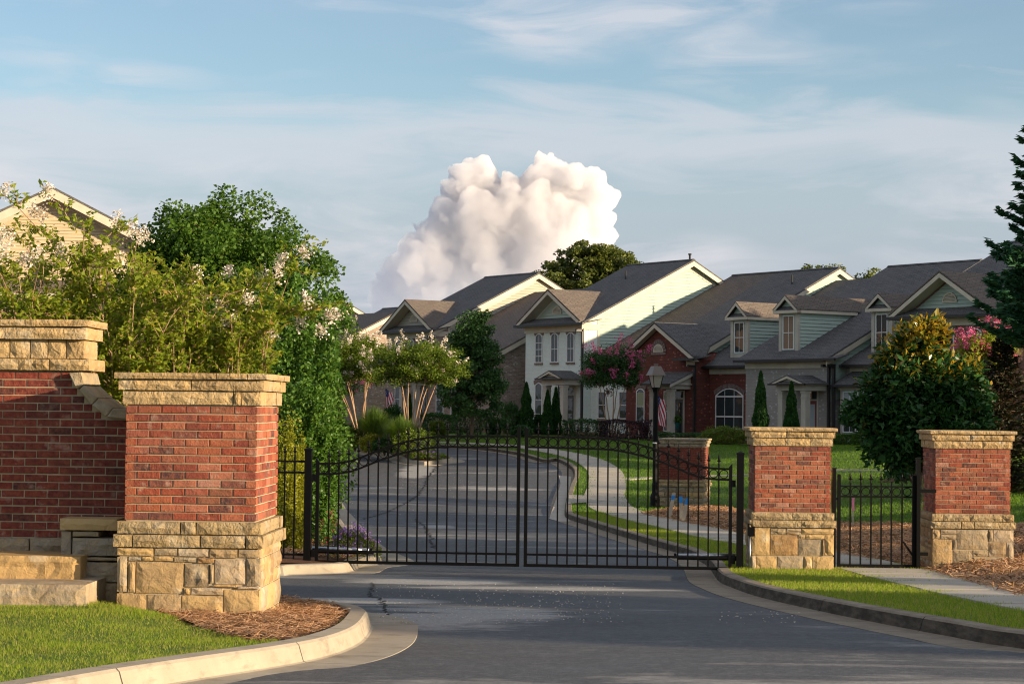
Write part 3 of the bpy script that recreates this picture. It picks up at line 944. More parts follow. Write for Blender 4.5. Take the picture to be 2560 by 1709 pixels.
W_BR = 5 * (BR_L + J) + (BR_L - J) / 2      # 1.0925
def pillar(name, base, rz, label, plinth_rects, sides_vis, bands, caps, group, single=True, scale=1.0):
    root = empty(name, base, rz, label, 'pillar', group)
    W = W_BR
    ox, oy = -W, 0.0                          # origin: front right corner of the brick shaft at the empty
    PH, B1, B2 = .60, .108, .108              # plinth, two base bands
    zb = PH + B1 + B2 + .004
    rows = 14
    # hidden mortar core
    MB().box(ox + .012, ox + W - .012, oy + .012, oy + W - .012, -.25, zb + rows * COURSE + .25).build('mortar_core', M_MORTAR, root)
    e = .048
    MB().box(ox - e + .022, ox + W + e - .022, oy - e + .022, oy + W + e - .022, -.25, PH - .004).build('mortar_bed', M_MORTAR, root)
    # plinth stones
    PW = W + 2 * e
    org = (ox - e, oy - e)
    for (x0, z0, w, h) in plinth_rects:
        big = w * h > .045
        stone(root, 'stone', 'F', PW, PW, x0 + .004, z0 + .003, w - .008, h - .006, .10, .004 if big else .014, None, 0.0 if big else .006, org)
    for sd in 'RBL':
        for (x0, z0, w, h) in ashlar(PW - .14, PH + .2, len(label) * 7 + ord(sd), (.14, .26), (.16, .40)):
            stone(root, 'stone', sd, PW, PW, x0 + .074 , z0 - .197, w - .008, h - .006, .06, .010, None, 0, org)
    # bands: (height, outset, breaks as fractions)
    z = PH
    for (h, out, br) in bands:
        BWd = W + 2 * out
        o2 = (ox - out, oy - out)
        bb = [0] + [b * BWd for b in br] + [BWd]
        for a, b in zip(bb[:-1], bb[1:]):
            stone(root, 'band_stone', 'F', BWd, BWd, a + .003, z + .003, b - a - .006, h - .006, .16, .014, M_STONE_BAND, 0, o2)
            stone(root, 'band_stone', 'B', BWd, BWd, a + .003, z + .003, b - a - .006, h - .006, .16, .010, M_STONE_BAND, 0, o2)
        for sd in 'RL':
            m = random.uniform(.38, .6) * BWd
            for a, b in ((.165, m), (m, BWd - .165)):
                stone(root, 'band_stone', sd, BWd, BWd, a + .003, z + .003, b - a - .006, h - .006, .16, .008, M_STONE_BAND, 0, o2)
        z += h
    # brick shaft
    brick_courses(root, W, W, rows, zb + .004, sides_vis, (ox, oy), [s for s in 'FRBL' if s not in sides_vis])
    z = zb + rows * COURSE + .004
    for (h, out, br) in caps:
        BWd = W + 2 * out
        o2 = (ox - out, oy - out)
        bb = [0] + [b * BWd for b in br] + [BWd]
        for a, b in zip(bb[:-1], bb[1:]):
            stone(root, 'cap_stone', 'F', BWd, BWd, a + .002, z + .002, b - a - .004, h - .004, .30, .013 if h > .07 else .007, M_STONE_CAP, 0, o2)
            stone(root, 'cap_stone', 'B', BWd, BWd, a + .002, z + .002, b - a - .004, h - .004, .30, .010, M_STONE_CAP, 0, o2)
        for sd in 'RL':
            m = random.uniform(.40, .6) * BWd
            for a, b in ((.305, m), (m, BWd - .305)):
                stone(root, 'cap_stone', sd, BWd, BWd, a + .002, z + .002, b - a - .004, h - .004, .42, .006, M_STONE_CAP, 0, o2)
        z += h
    MB().box(ox - .05, ox + W + .05, oy - .05, oy + W + .05, z - .05, z - .003).build('cap_bed', M_STONE_CAP, root)
    return root

def rects(px, x0, x1, ytop, wid=W_BR + .096, ph=.60):
    """plinth stones measured on the photograph -> metres on the plinth face"""
    s = wid / (x1 - x0)
    out = []
    for (a, b, c, d) in px:
        out.append(((a - x0) * s, ph - (d - ytop) * s, (c - a) * s, (d - b) * s))
    return out

CAPS = lambda b1, b2, b3: [(.118, .030, b1), (.093, .058, b2), (.056, .090, b3)]
BANDS = lambda b1, b2: [(.108, .078, b2), (.108, .052, b1)]
left_rects = rects([(22,1108,243,1158),(245,1108,386,1154),(388,1108,572,1158),(574,1108,744,1165),(746,1108,878,1160),
    (92,1158,172,1186),(174,1158,244,1186),(245,1154,362,1187),(364,1158,501,1192),(503,1160,604,1196),
    (22,1160,90,1372),(90,1186,136,1376),(137,1188,426,1380),(427,1196,578,1336),(579,1198,605,1316),(606,1166,793,1320),(794,1161,878,1326),
    (425,1338,468,1383),(469,1336,663,1383),(600,1318,743,1336),(744,1326,878,1346),
    (414,1384,662,1580),(663,1347,878,1600),(22,1376,206,1600),(207,1381,413,1600)], 22, 878, 1106)
p = atY(280 + 855 * .4209, 900 + 955 * .4209, 16.43)
base_z = p[2] - (.60 + .216 + .008)
PILLAR_L = pillar('entrance_pillar', (p[0], p[1], base_z), -radians(2.3), 'brick pillar with yellow sandstone cap and base beside the left lawn', left_rects, 'FR',
    BANDS((.44, .55), (.13, .58, .88)), CAPS((.80, .86), (.50,), (.67, .87)), 'brick and stone entrance pillars')
r1 = rects([(138,1072,327,1352),(329,1078,486,1140),(488,1076,637,1110),(488,1111,637,1140),(639,1076,966,1133),
    (329,1142,606,1350),(608,1136,681,1180),(682,1134,873,1181),(608,1182,846,1350),(847,1183,873,1350),(874,1134,966,1342),
    (138,1354,189,1560),(190,1354,399,1484),(400,1352,664,1486),(665,1352,752,1486),(753,1352,966,1560),(190,1486,470,1560),(472,1487,752,1560)], 138, 966, 1070)
p = atY(1840 + 928 * .2550, 1050 + 903 * .2550, 28.75)
PILLAR_1 = pillar('entrance_pillar', (p[0], p[1], p[2] - .824), -radians(2.2), 'brick pillar standing between the driveway gate and the small walk gate', r1, 'FL',
    BANDS((.50, .73, .86), (.13, .60)), CAPS((.40, .72), (.42, .64, .86), (.50,)), 'brick and stone entrance pillars')
r2 = rects([(945,1090,1028,1192),(1029,1092,1198,1144),(1029,1146,1198,1194),(1199,1090,1526,1300),(1527,1090,1574,1214),(1575,1090,1787,1216),(945,1194,1158,1600),(1159,1196,1198,1304),(1159,1306,1364,1600),(1365,1302,1526,1371),(1365,1373,1444,1600),(1445,1373,1712,1600),(1527,1217,1712,1372),(1713,1217,1787,1600)], 945, 1787, 1085)
p = atY(2080 + 1747 * .2550, 1050 + 918 * .2550, 29.3)
PILLAR_2 = pillar('entrance_pillar', (p[0], p[1], p[2] - .824), -radians(2.2), 'rightmost brick pillar with a grass tuft at its foot', r2, 'FL',
    BANDS((.14, .46, .86), (.36, .51)), CAPS((.32, .62), (.46, .86), (.52, .76)), 'brick and stone entrance pillars')

# the fourth pillar, farther up the road, with the same parts
def far_pillar():
    Y = 56.2
    a = atY(1722, 1247, Y)
    g = gp(1745, 1276)
    root = empty('entrance_pillar', (a[0] - .15, Y, float(T(a[0], Y)) + .12), -radians(14), 'weathered brick pillar behind the driveway gate beside the lamp post', 'pillar', 'brick and stone entrance pillars')
    W = 1.22
    def course(name, out, z0, z1, n, mat, amp):
        for sd in 'FLRB':
            BWd = W + 2 * out
            k = n + random.randint(0, 1)
            bb = np.linspace(0, BWd, k + 1); bb[1:-1] += np.random.default_rng(int(z0 * 97) + ord(sd)).uniform(-.06, .06, k - 1)
            for q, r in zip(bb[:-1], bb[1:]):
                stone(root, name, sd, BWd, BWd, q + .004, z0 + .003, r - q - .008, z1 - z0 - .006, .05 if sd in 'FB' else .04, amp, mat, 0, (-W / 2 - out, -W / 2 - out))
    MB().box(-W / 2 + .03, W / 2 - .03, -W / 2 + .03, W / 2 - .03, -.2, 1.86).build('mortar_core', M_MORTAR, root)
    zz = -.12
    for i, h in enumerate((.22, .15, .16, .14)):
        course('stone', .05, zz, zz + h, 4 + i % 2, M_STONE_GREY if i % 2 else M_STONE, .012); zz += h
    course('band_stone', .10, zz, zz + .10, 3, M_STONE_BAND, .014); zz += .10
    course('band_stone', .07, zz, zz + .10, 3, M_STONE_BAND, .014); zz += .10
    jm = MB()
    rows = 14; ch = .064
    for sd in 'FRBL':
        tf = SIDE_TF[sd](W, W)
        for r in range(rows):
            x = 0 if r % 2 else -.1
            while x < W - .02:
                x0, x1 = max(x, 0), min(x + .19, W)
                if x1 - x0 > .03:
                    q = tf(x0, 0, 0); e = tf(x1, .05, 0)
                    jm.box(min(q[0], e[0]) - W / 2, max(q[0], e[0]) - W / 2, min(q[1], e[1]) - W / 2, max(q[1], e[1]) - W / 2, zz + r * ch, zz + r * ch + ch - .010)
                x += .2
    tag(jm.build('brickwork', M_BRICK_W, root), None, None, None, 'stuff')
    zz += rows * ch
    course('cap_stone', .03, zz, zz + .10, 3, M_STONE_GREY, .012)
    course('cap_stone', .06, zz + .10, zz + .19, 3, M_STONE_GREY, .012)
    course('cap_stone', .09, zz + .19, zz + .245, 2, M_STONE_GREY, .006)
    MB().box(-W / 2 - .06, W / 2 + .06, -W / 2 - .06, W / 2 + .06, zz + .19, zz + .243).build('cap_bed', M_STONE_GREY, root)
far_pillar()

# ---------------------------------------------------------------- the brick wall left of the pillar, with its swoop and stone steps
a = atY(315, 1292, 17.15)
ZW = float(PILLAR_L.location.z)
wall = empty('entrance_wall', (a[0], 17.15, ZW), -radians(2.3), 'red brick wall with a stepped sandstone top curving down to the pillar', 'wall')
SW = .4978 * 17.15 / FPX                       # metres per zoomed pixel on the wall's face
wx = lambda x: (x - 632) * SW
p0 = atY(315, 780 + 1090 * .4978, 17.15)[2] - ZW
wz = lambda y: p0 + (1090 - y) * SW
XL = wx(632) - 3.0
TOPZ = wz(303)
# body (mortar) follows the step
sw_line = [(wx(335), wz(312)), (wx(372), wz(392)), (wx(452), wz(472)), (wx(530), wz(534)), (wx(640), wz(540))]
mbw = MB()
poly = [(XL, .03, -.3), (wx(640), .03, -.3)] + [(x, .03, z + .01) for x, z in reversed(sw_line)] + [(XL, .03, TOPZ)]
mbw.prism(poly, (0, .44, 0)).build('mortar_core', M_MORTAR, wall)
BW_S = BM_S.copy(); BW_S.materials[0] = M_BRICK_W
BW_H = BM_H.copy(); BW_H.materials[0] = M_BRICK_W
BW_Q = {}
zlow = wz(1137)
nrow = int((TOPZ - zlow) / (BR_H + J * 1.02))
rh = (TOPZ - zlow) / nrow
def swoop_x(z):
    zs = [q[1] for q in sw_line][::-1]; xs = [q[0] for q in sw_line][::-1]
    return float(np.interp(z, zs, xs))
for r in range(nrow):
    z = zlow + r * rh + .004
    xr = wx(633) if z + BR_H < wz(538) else swoop_x(z + BR_H) - .002
    x = wx(633) + (0.1 if r % 2 else 0)
    while x > wx(0) - 1.6:
        x0, x1 = x - BR_L, min(x, xr, wx(633))
        if x1 - x0 > .03:
            L = round(x1 - x0, 3)
            if L > BR_L - .004:
                me = BW_S
            else:
                if L not in BW_Q:
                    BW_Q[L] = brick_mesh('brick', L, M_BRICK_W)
                me = BW_Q[L]
            o = bpy.data.objects.new('brick', me)
            o.location = (x0, .022 + random.uniform(-.004, .003), z + random.uniform(-.002, .002))
            COL.objects.link(o)
            o.parent = wall
        x -= BR_L + J
# sandstone top of the tall part
def wall_course(z0, z1, xr, out, breaks, name='cap_stone', amp=.014, mat=M_STONE_CAP, depth=.2):
    xs = [XL] + [wx(b) for b in breaks] + [xr]
    for q, e in zip(xs[:-1], xs[1:]):
        stone(wall, name, 'F', 10, .48 + 2 * out, q + .002, z0 + .002, e - q - .004, z1 - z0 - .004, depth, amp, mat, 0, (0, .02 - out))
    # the end of the wall shows as one or two dressed stones
    D = .48 + 2 * out
    stone(wall, name, 'R', xr + .004, D, .07, z0 + .002, D - .07, z1 - z0 - .004, .25, .004, mat, 0, (0, .02 - out))
wall_course(wz(300), wz(239), wx(437), .052, (-300, -120, 78, 232), amp=.018)
wall_course(wz(239), wz(144), wx(402), .012, (-280, -160, -60, 24, 128, 218, 312), amp=.006)
wall_course(wz(144), wz(80), wx(420), .070, (-250, 8), amp=.014)
wall_course(wz(80), wz(42), wx(438), .100, (-200, 115, 356), amp=.006)
MB().box(XL, wx(402) - .06, .05, .46, TOPZ - .02, wz(46)).build('cap_bed', M_STONE_CAP, wall)
# swoop stones
for quad in (((335, 311), (402, 306), (418, 368), (374, 391)), ((386, 396), (414, 371), (487, 434), (453, 470)), ((454, 472), (489, 435), (561, 486), (528, 528)), ((529, 531), (563, 487), (637, 487), (637, 540))):
    mb = MB()
    f = [(wx(x), -.045 + random.uniform(-.008, .008), wz(y)) for x, y in quad]
    mb.prism(f, (0, .56, 0))
    o = mb.build('coping_stone', M_STONE_GREY, wall)
    bv = o.modifiers.new('bevel', 'BEVEL'); bv.width = .008; bv.segments = 1
# base course and the low stone bench next to the pillar
for x0, x1 in ((-330, -160), (-160, 0), (0, 152), (154, 350)):
    stone(wall, 'base_stone', 'F', 9, 9, wx(x0) + .003, wz(1208), wx(x1) - wx(x0) - .006, wz(1140) - wz(1208), .2, .012, M_STONE_GREY, 0, (0, -.06))
MB().box(XL, wx(640), -.02, .1, -.3, wz(1209)).build('footing', M_STONE_GREY, wall)
bench_y = -.34
for (x0, y0, x1, y1, m, am) in ((352, 1025, 640, 1085, M_STONE, .006), (355, 1088, 408, 1215, M_STONE_GREY, .012), (411, 1088, 545, 1117, M_STONE_GREY, .01), (411, 1119, 640, 1211, M_STONE_GREY, .01), (470, 1214, 640, 1235, M_STONE_GREY, .01), (470, 1237, 640, 1338, M_STONE_GREY, .01), (410, 1213, 468, 1338, M_STONE_GREY, .01), (400, 1340, 640, 1460, M_STONE_GREY, .01)):
    stone(wall, 'bench_stone', 'F', 9, 9, wx(x0) + .003, wz(y1) + .003, wx(x1) - wx(x0) - .006, wz(y0) - wz(y1) - .006, .36, am, m, 0 if y0 > 1030 else .03, (0, bench_y))
# two long step stones
def step_stone(x_right, Yf, depth, ztop, zbot, label):
    """long rock-faced slab whose front right top corner is at x_right"""
    root_loc = (x_right, Yf, zbot)
    _seed[0] += 1
    # finer face
    r = np.random.default_rng(_seed[0])
    nx, nz = 46, 6
    xs = np.linspace(-3.4, 0, nx); zs = np.linspace(0, ztop - zbot, nz)
    mb = MB(); V = []; F = []
    for j, z in enumerate(zs):
        for i, x in enumerate(xs):
            e = j in (0, nz - 1) or i == nx - 1
            y = r.uniform(-.004, .006) if e else -.014 * (1 + sin(x * 6.3 + z * 9) * .7 + r.uniform(-.6, .6))
            V.append((x + (0 if i in (0, nx - 1) else r.uniform(-.02, .02)), y, z))
    for j in range(nz - 1):
        for i in range(nx - 1):
            q = j * nx + i
            F += [(q, q + 1, q + nx + 1), (q, q + nx + 1, q + nx)]
    mb.add(V, F)
    mb.add([(-3.4, 0, ztop - zbot), (0, 0, ztop - zbot), (0.0, depth, ztop - zbot + .005), (-3.4, depth, ztop - zbot + .005)], [(0, 1, 2, 3)])
    mb.add([(0, 0, 0), (0.01, depth, 0), (0.0, depth, ztop - zbot + .005), (0, 0, ztop - zbot)], [(0, 1, 2, 3)])
    o = mb.build('step_stone', M_STONE, None)
    o.location = root_loc
    o.rotation_euler = (0, 0, -radians(2.3))
    return tag(o, label, 'step', 'sandstone steps')
Yu, Yl = 16.62, 16.15
pu = atY(.4978 * 405, 780 + .4978 * 1226, Yu); pub = atY(.4978 * 405, 780 + .4978 * 1350, Yu)
step_stone(pu[0], Yu, .62, pu[2], pub[2] - .03, 'upper long sandstone step at the foot of the brick wall')
pl = atY(.4978 * 430, 780 + .4978 * 1368, Yl); plb = atY(.4978 * 430, 780 + .4978 * 1452, Yl)
step_stone(pl[0], Yl, .75, pl[2], plb[2] - .12, 'lower sandstone step bordering the sunlit grass')

# ---------------------------------------------------------------- driveway gate
def square_bar(mb, x0, z0, x1, z1, t, y=0.0):
    dx, dz = x1 - x0, z1 - z0
    l = sqrt(dx * dx + dz * dz); nx_, nz_ = -dz / l * t / 2, dx / l * t / 2
    mb.prism([(x0 + nx_, y - t / 2, z0 + nz_), (x1 + nx_, y - t / 2, z1 + nz_), (x1 - nx_, y - t / 2, z1 - nz_), (x0 - nx_, y - t / 2, z0 - nz_)], (0, t, 0))
    return mb

def torus_mesh(name, R, r, mat, n=20, k=6):
    mb = MB()
    V = []; F = []
    for i in range(n):
        a = 2 * pi * i / n
        for j in range(k):
            b = 2 * pi * j / k
            q = R + r * cos(b)
            V.append((q * cos(a), r * sin(b), q * sin(a)))
            F.append((i * k + j, ((i + 1) % n) * k + j, ((i + 1) % n) * k + (j + 1) % k, i * k + (j + 1) % k))
    return mb.add(V, F).mesh(name, mat, True)

def finial_mesh(name, mat):
    mb = MB()
    mb.lathe([(.013, 0), (.013, .012), (.009, .022), (.010, .040), (.026, .050), (.030, .056), (.020, .064), (.011, .074), (.016, .094), (.012, .116), (.004, .150), (.001, .158)], 8)
    for k in range(4):
        t = pi / 4 + k * pi / 2
        mb.tube([(.014 * cos(t), .014 * sin(t), .045), (.030 * cos(t), .030 * sin(t), .060), (.040 * cos(t), .040 * sin(t), .052)], [.006, .006, .003], 4)
    return mb.mesh(name, mat, False)
RING = torus_mesh('ring', .059, .0065, M_IRON)
FINIAL = finial_mesh('finial', M_IRON)

def picket_mesh(h):
    return MB().box(-.011, .011, -.011, .011, 0, h).mesh('picket', M_IRON)

PROF = [(310, 382), (420, 381), (500, 378), (600, 360), (680, 333), (760, 300), (850, 266), (940, 236), (1030, 208), (1110, 190), (1200, 172), (1290, 158), (1370, 152), (1500, 150), (2080, 152)]
PROFX = [(q[0] - 290) / (2090 - 290) for q in PROF]
# height above the leaf's bottom in metres, from the zoomed pixels (bottom of the leaf at y = 1247 + .0168 (x - 310))
KZ = .287 * 29.1 / FPX
PROFZ = [((1249 + .0168 * (q[0] - 310) - .0115 * 0) - q[1]) * KZ for q in PROF]
def gate_leaf(name, loc, rz, W, mirror, label):
    root = empty(name, loc, rz, label, 'gate', 'driveway gate leaves')
    X = (lambda x: W - x) if mirror else (lambda x: x)
    top = lambda x: float(np.interp(x / W, PROFX, PROFZ))
    ring_gap = 92 * KZ
    stile_h0, stile_h1 = top(0) + .085, top(W) + .155
    def stile(x, h, slope):
        t = .048
        mb = MB()
        x0, x1 = sorted((X(x), X(x + t)))
        hl, hr = (h, h - slope) if not mirror else (h - slope, h)
        mb.prism([(x0, -.024, 0), (x1, -.024, 0), (x1, -.024, hr), (x0, -.024, hl)], (0, .048, 0)).build('stile', M_IRON, root)
    stile(0, stile_h0, .055)
    stile(W - .048, stile_h1 - .045, -.045)
    mb = MB(); square_bar(mb, .048, .022, W - .048, .022, .045); 
    mb.build('bottom_rail', M_IRON, root)
    zmid = 107 * KZ
    mb = MB(); square_bar(mb, .048, zmid, W - .048, zmid, .032)
    mb.build('middle_rail', M_IRON, root)
    xs = np.linspace(.048, W - .048, 34)
    for off, nm in ((0, 'top_rail'), (ring_gap, 'lower_ring_rail')):
        mb = MB()
        pts = [(X(x), 0, top(x) - off) for x in xs]
        if mirror: pts = pts[::-1]
        h = .015
        V = []; F = []
        for (x, y, z) in pts:
            V += [(x, -h, z - h), (x, h, z - h), (x, h, z + h), (x, -h, z + h)]
        for i in range(len(pts) - 1):
            for j in range(4):
                F.append((i * 4 + j, i * 4 + (j + 1) % 4, (i + 1) * 4 + (j + 1) % 4, (i + 1) * 4 + j))
        mb.add(V, F).build(nm, M_IRON, root)
    NP = 19
    sp = (W - .096) / (NP + 1)
    for k in range(1, NP + 1):
        x = .048 + sp * k
        h = top(x) + .055
        o = link('picket', picket_mesh(h - .045), root)
        o.location = (X(x), 0, .045)
        f = link('finial', FINIAL, o)
        f.location = (0, 0, h - .045)
        f.rotation_euler = (0, 0, random.uniform(-.1, .1))
    for k in range(NP + 1):
        x = .048 + sp * (k + .5)
        o = link('ring', RING, root)
        o.location = (X(x), 0, top(x) - ring_gap / 2)
    # hinge lugs on the outer stile
    for z in (zmid - .04, top(0) - ring_gap * 1.35):
        MB().box(min(X(-.05), X(0)), max(X(-.05), X(0)), -.03, .03, z - .05, z + .05).build('hinge', M_IRON, root)
    return root
gl = atY(787, 1407, 29.3); gr_ = atY(1829, 1424, 28.8)
gdir = atan2(gr_[1] - gl[1], gr_[0] - gl[0])
glen = sqrt((gr_[0] - gl[0]) ** 2 + (gr_[1] - gl[1]) ** 2)
LW = (glen - .064) / 2
gz = (gl[2] + gr_[2]) / 2
gate_leaf('gate_leaf', (gl[0], gl[1], gz), gdir, LW, False, 'left leaf of the black wrought iron driveway gate')
gate_leaf('gate_leaf', (gl[0] + cos(gdir) * (LW + .064), gl[1] + sin(gdir) * (LW + .064), gz), gdir, LW, True, 'right leaf of the black wrought iron driveway gate')
def gpt(x, y=0.0):      # point along the gate line
    return (gl[0] + cos(gdir) * x - sin(gdir) * y, gl[1] + sin(gdir) * x + cos(gdir) * y)

def gate_post(px0, px1, ytop, x_along, label, w=.10, name='gate_post', yoff=0.0):
    c = gpt(x_along, yoff)
    zb = float(T(*c)) - .02
    zt = atY((px0 + px1) / 2, ytop, c[1])[2]
    root = empty(name, (c[0], c[1], zb), gdir, label, 'post', 'black square gate posts')
    h = zt - zb
    MB().box(-w / 2, w / 2, -w / 2, w / 2, 0, h - .05).build('shaft', M_IRON, root)
    e = .008
    mb = MB()
    mb.box(-w / 2 - e, w / 2 + e, -w / 2 - e, w / 2 + e, h - .05, h - .025)
    mb.add([(-w / 2 - e, -w / 2 - e, h - .025), (w / 2 + e, -w / 2 - e, h - .025), (w / 2 + e, w / 2 + e, h - .025), (-w / 2 - e, w / 2 + e, h - .025), (0, 0, h)], [(0, 1, 4), (1, 2, 4), (2, 3, 4), (3, 0, 4)])
    mb.build('post_cap', M_IRON, root)
    return root
post_l = gate_post(758, 776, 1117, -.115, 'black steel gate post at the left end of the driveway gate')
post_r = gate_post(1839, 1857, 1127, glen + .115, 'black steel gate post just left of the middle brick pillar')

# electric opener arms
for sx, x0, lab in ((1, -.06, 'silver gate opener arm beside the purple flowers'), (-1, glen + .06, 'silver gate opener arm at the right end of the driveway gate')):
    c = gpt(x0, .10)
    root = empty('gate_opener', (c[0], c[1], gz + .18), gdir + (0 if sx > 0 else pi), lab, 'gate opener', 'gate opener arms')
    L = .86
    MB().tube([(0, 0, .03), (L, 0, .012)], .028, 10).build('arm_tube', M_SILVER, root, True)
    MB().tube([(L, 0, .012), (L + .03, 0, .012)], .034, 10).build('end_cap', M_IRON, root)
    MB().box(-.04, .10, -.05, .05, -.05, .012).build('motor_bracket', M_IRON, root)
    mb = MB(); mb.box(L * .86, L + .06, -.12, -.02, -.03, -.005); mb.build('push_pull_bracket', M_IRON, root)
    MB().box(.1, L * .98, -.02, .02, -.045, -.02).build('drive_rod', M_IRON, root)

# control box and conduit on the pillar side of the right post
c = gpt(glen + .27, .0)
cb = empty('control_box', (c[0], c[1], float(T(*c)) + .1), gdir, 'small black control box with a grey conduit beside the right gate post', 'control box')
MB().box(-.045, .055, -.05, .04, .50, .68).build('box', M_IRON, cb)
MB().tube([(-.01, -.01, 0), (-.01, -.01, .5)], .016, 8).build('conduit', M_SILVER, cb, True)

# ---------------------------------------------------------------- walk gate between the two right pillars
wg0 = atY(2080 + 48 * .255, 1050 + 1437 * .255, 29.25); wg1 = atY(2080 + 815 * .255, 1050 + 1441 * .255, 29.25)
WW = wg1[0] - wg0[0]
kz = .255 * 29.25 / FPX
wgz = wg0[2]
wg = empty('walk_gate', (wg0[0], 29.25, wgz), 0, 'small black walk gate across the concrete path', 'gate')
zt = lambda y: (1436 - y) * kz
t = .048
for x, top in ((0, 530), (WW - t, 530)):
    mb = MB(); mb.box(x, x + t, -.024, .024, 0, zt(top) - .02); mb.box(x + .004, x + t - .004, -.02, .02, zt(top) - .02, zt(top)); mb.build('stile', M_IRON, wg)
for y0, y1, nm in ((1406, 1437, 'bottom_rail'), (738, 756, 'lower_ring_rail'), (640, 655, 'top_rail')):
    MB().box(t, WW - t, -.018, .018, zt(y1), zt(y0)).build(nm, M_IRON, wg)
xs = [(q - 48) * kz for q in (175, 277, 378, 478, 578, 682)]
for i, x in enumerate(xs):
    h = zt(612 if i != 4 else 598)
    o = link('picket', picket_mesh(h - .03), wg); o.location = (x, 0, .03)
    if i != 4:
        f = link('finial', FINIAL, o); f.location = (0, 0, h - .03)
ed = [t] + xs + [WW - t]
for q, e in zip(ed[:-1], ed[1:]):
    o = link('ring', RING, wg); o.location = ((q + e) / 2, 0, zt(697)); o.scale = (.98, 1, .98)
mb = MB(); square_bar(mb, (690 - 48) * kz, zt(1180), (780 - 48) * kz, zt(1310), .028, -.03); mb.build('closer_arm', M_IRON, wg)
for x0, x1, y, in ((-.06, 0.0, 770), (WW, WW + .06, 745), (WW, WW + .06, 1330)):
    MB().box(x0, x1, -.02, .02, zt(y) - .02, zt(y) + .02).build('hinge', M_IRON, wg)
for x0, x1, ytop, lab, br in ((2, 30, 478, 'black post on the latch side of the small walk gate', ()), (822, 858, 380, 'tall black hinge post of the small walk gate', (692, 1308))):
    pa = atY(2080 + x0 * .255, 1050 + 1490 * .255, 29.2); pb = atY(2080 + x1 * .255, 1050 + 1490 * .255, 29.2)
    w = pb[0] - pa[0]
    zb = float(T(pa[0], 29.2)) + .05
    h = atY(2080 + x0 * .255, 1050 + ytop * .255, 29.2)[2] - zb
    root = empty('walk_gate_post', (pa[0] + w / 2, 29.2, zb), 0, lab, 'post', 'walk gate posts')
    MB().box(-w / 2, w / 2, -.05, .05, 0, h).build('shaft', M_IRON, root)
    MB().box(-w / 2 - .006, w / 2 + .006, -.056, .056, h, h + .02).build('post_cap', M_IRON, root)
    for y in br:
        z = atY(2300, 1050 + y * .255, 29.2)[2] - zb
        MB().box(w / 2, w / 2 + (.24 if y < 1000 else .12), -.01, .01, z - .025, z + .025).build('wall_bracket', M_IRON, root)

# ---------------------------------------------------------------- short fence panel between the left pillar and the gate post
fx0, fx1 = -1.35, -.17
c0 = gpt(fx0, 0); zb = gz + .02
fp = empty('fence_panel', (c0[0], c0[1], zb), gdir, 'black iron fence panel half hidden by shrubs beside the left gate post', 'fence')
fl = fx1 - fx0
for z in (.10, 1.30, 1.465):
    MB().box(0, fl, -.015, .015, z - .015, z + .015).build('rail', M_IRON, fp)
for k in range(1, 8):
    o = link('picket', picket_mesh(1.52), fp); o.location = (k * fl / 8, 0, .03)
    f = link('finial', FINIAL, o); f.location = (0, 0, 1.52)
# ================================================================ HOUSES
ALPHA = 35.0
_a = radians(ALPHA)
HU = np.array([sin(_a), -cos(_a)]); HV = np.array([cos(_a), sin(_a)])
_c = atY(1461, 805, 106)
HO = np.array([_c[0], _c[1]])
HROT = ALPHA * pi / 180 - pi / 2

def m_housebrick(name, c1, c2, mortar, scale=1.0, contrast=.5):
    m, nt, out = new_mat(name)
    P = tc(nt)
    s = nd(nt, 'ShaderNodeSeparateXYZ', {0: P})
    v = nd(nt, 'ShaderNodeCombineXYZ', {0: math_(nt, 'ADD', s.outputs[0], s.outputs[1]), 1: s.outputs[2], 2: 0.0}).outputs[0]
    b = nd(nt, 'ShaderNodeTexBrick', {'Vector': v, 'Color1': c4(c1), 'Color2': c4(c2), 'Mortar': c4(mortar), 'Scale': 1.0, 'Mortar Size': .006, 'Brick Width': .21 * scale, 'Row Height': .07 * scale, 'Bias': 0.0, 'Mortar Smooth': .1})
    n = noise(nt, P, 1.1, 5, .6)
    col = mix(nt, maprange(nt, n, .3, .7, 0, contrast), b.outputs[0], tuple(x * .62 for x in c1))
    wn = nd(nt, 'ShaderNodeTexWhiteNoise', {0: nd(nt, 'ShaderNodeVectorMath', {0: v, 1: (.105, .07, 1)}, operation='SNAP').outputs[0]}, noise_dimensions='2D')
    col = mix(nt, maprange(nt, wn.outputs[0], .94, .97, 0, .55), col, tuple(min(.6, x * 2.2 + .06) for x in c1))
    principled(nt, out, col, .9, .15, math_(nt, 'SUBTRACT', 1.0, b.outputs[1]), .35, .02)
    return m
HB_RED = m_housebrick('house_red_brick', (.19, .055, .038), (.12, .038, .030), (.15, .10, .08))
HB_WHITE = m_housebrick('painted_white_brick', (.74, .80, .72), (.68, .745, .67), (.60, .66, .59), 1, .15)
HB_GREY = m_housebrick('painted_taupe_brick', (.36, .33, .29), (.325, .295, .26), (.25, .23, .205), 1, .2)
HB_BROWN = m_housebrick('brown_brick', (.25, .125, .09), (.185, .095, .075), (.28, .22, .18), 1.1)
HB_MULTI = m_housebrick('mottled_brick', (.38, .28, .22), (.22, .155, .12), (.45, .40, .34), 1.15, .3)
HB_TAN = m_housebrick('tan_brick', (.42, .25, .15), (.34, .19, .11), (.42, .34, .25), 1.1, .3)
HB_ARCH = m_mottled('arch_brick', (.26, .20, .17), (.16, .11, .09), 9, .9, 40, .3, .01)

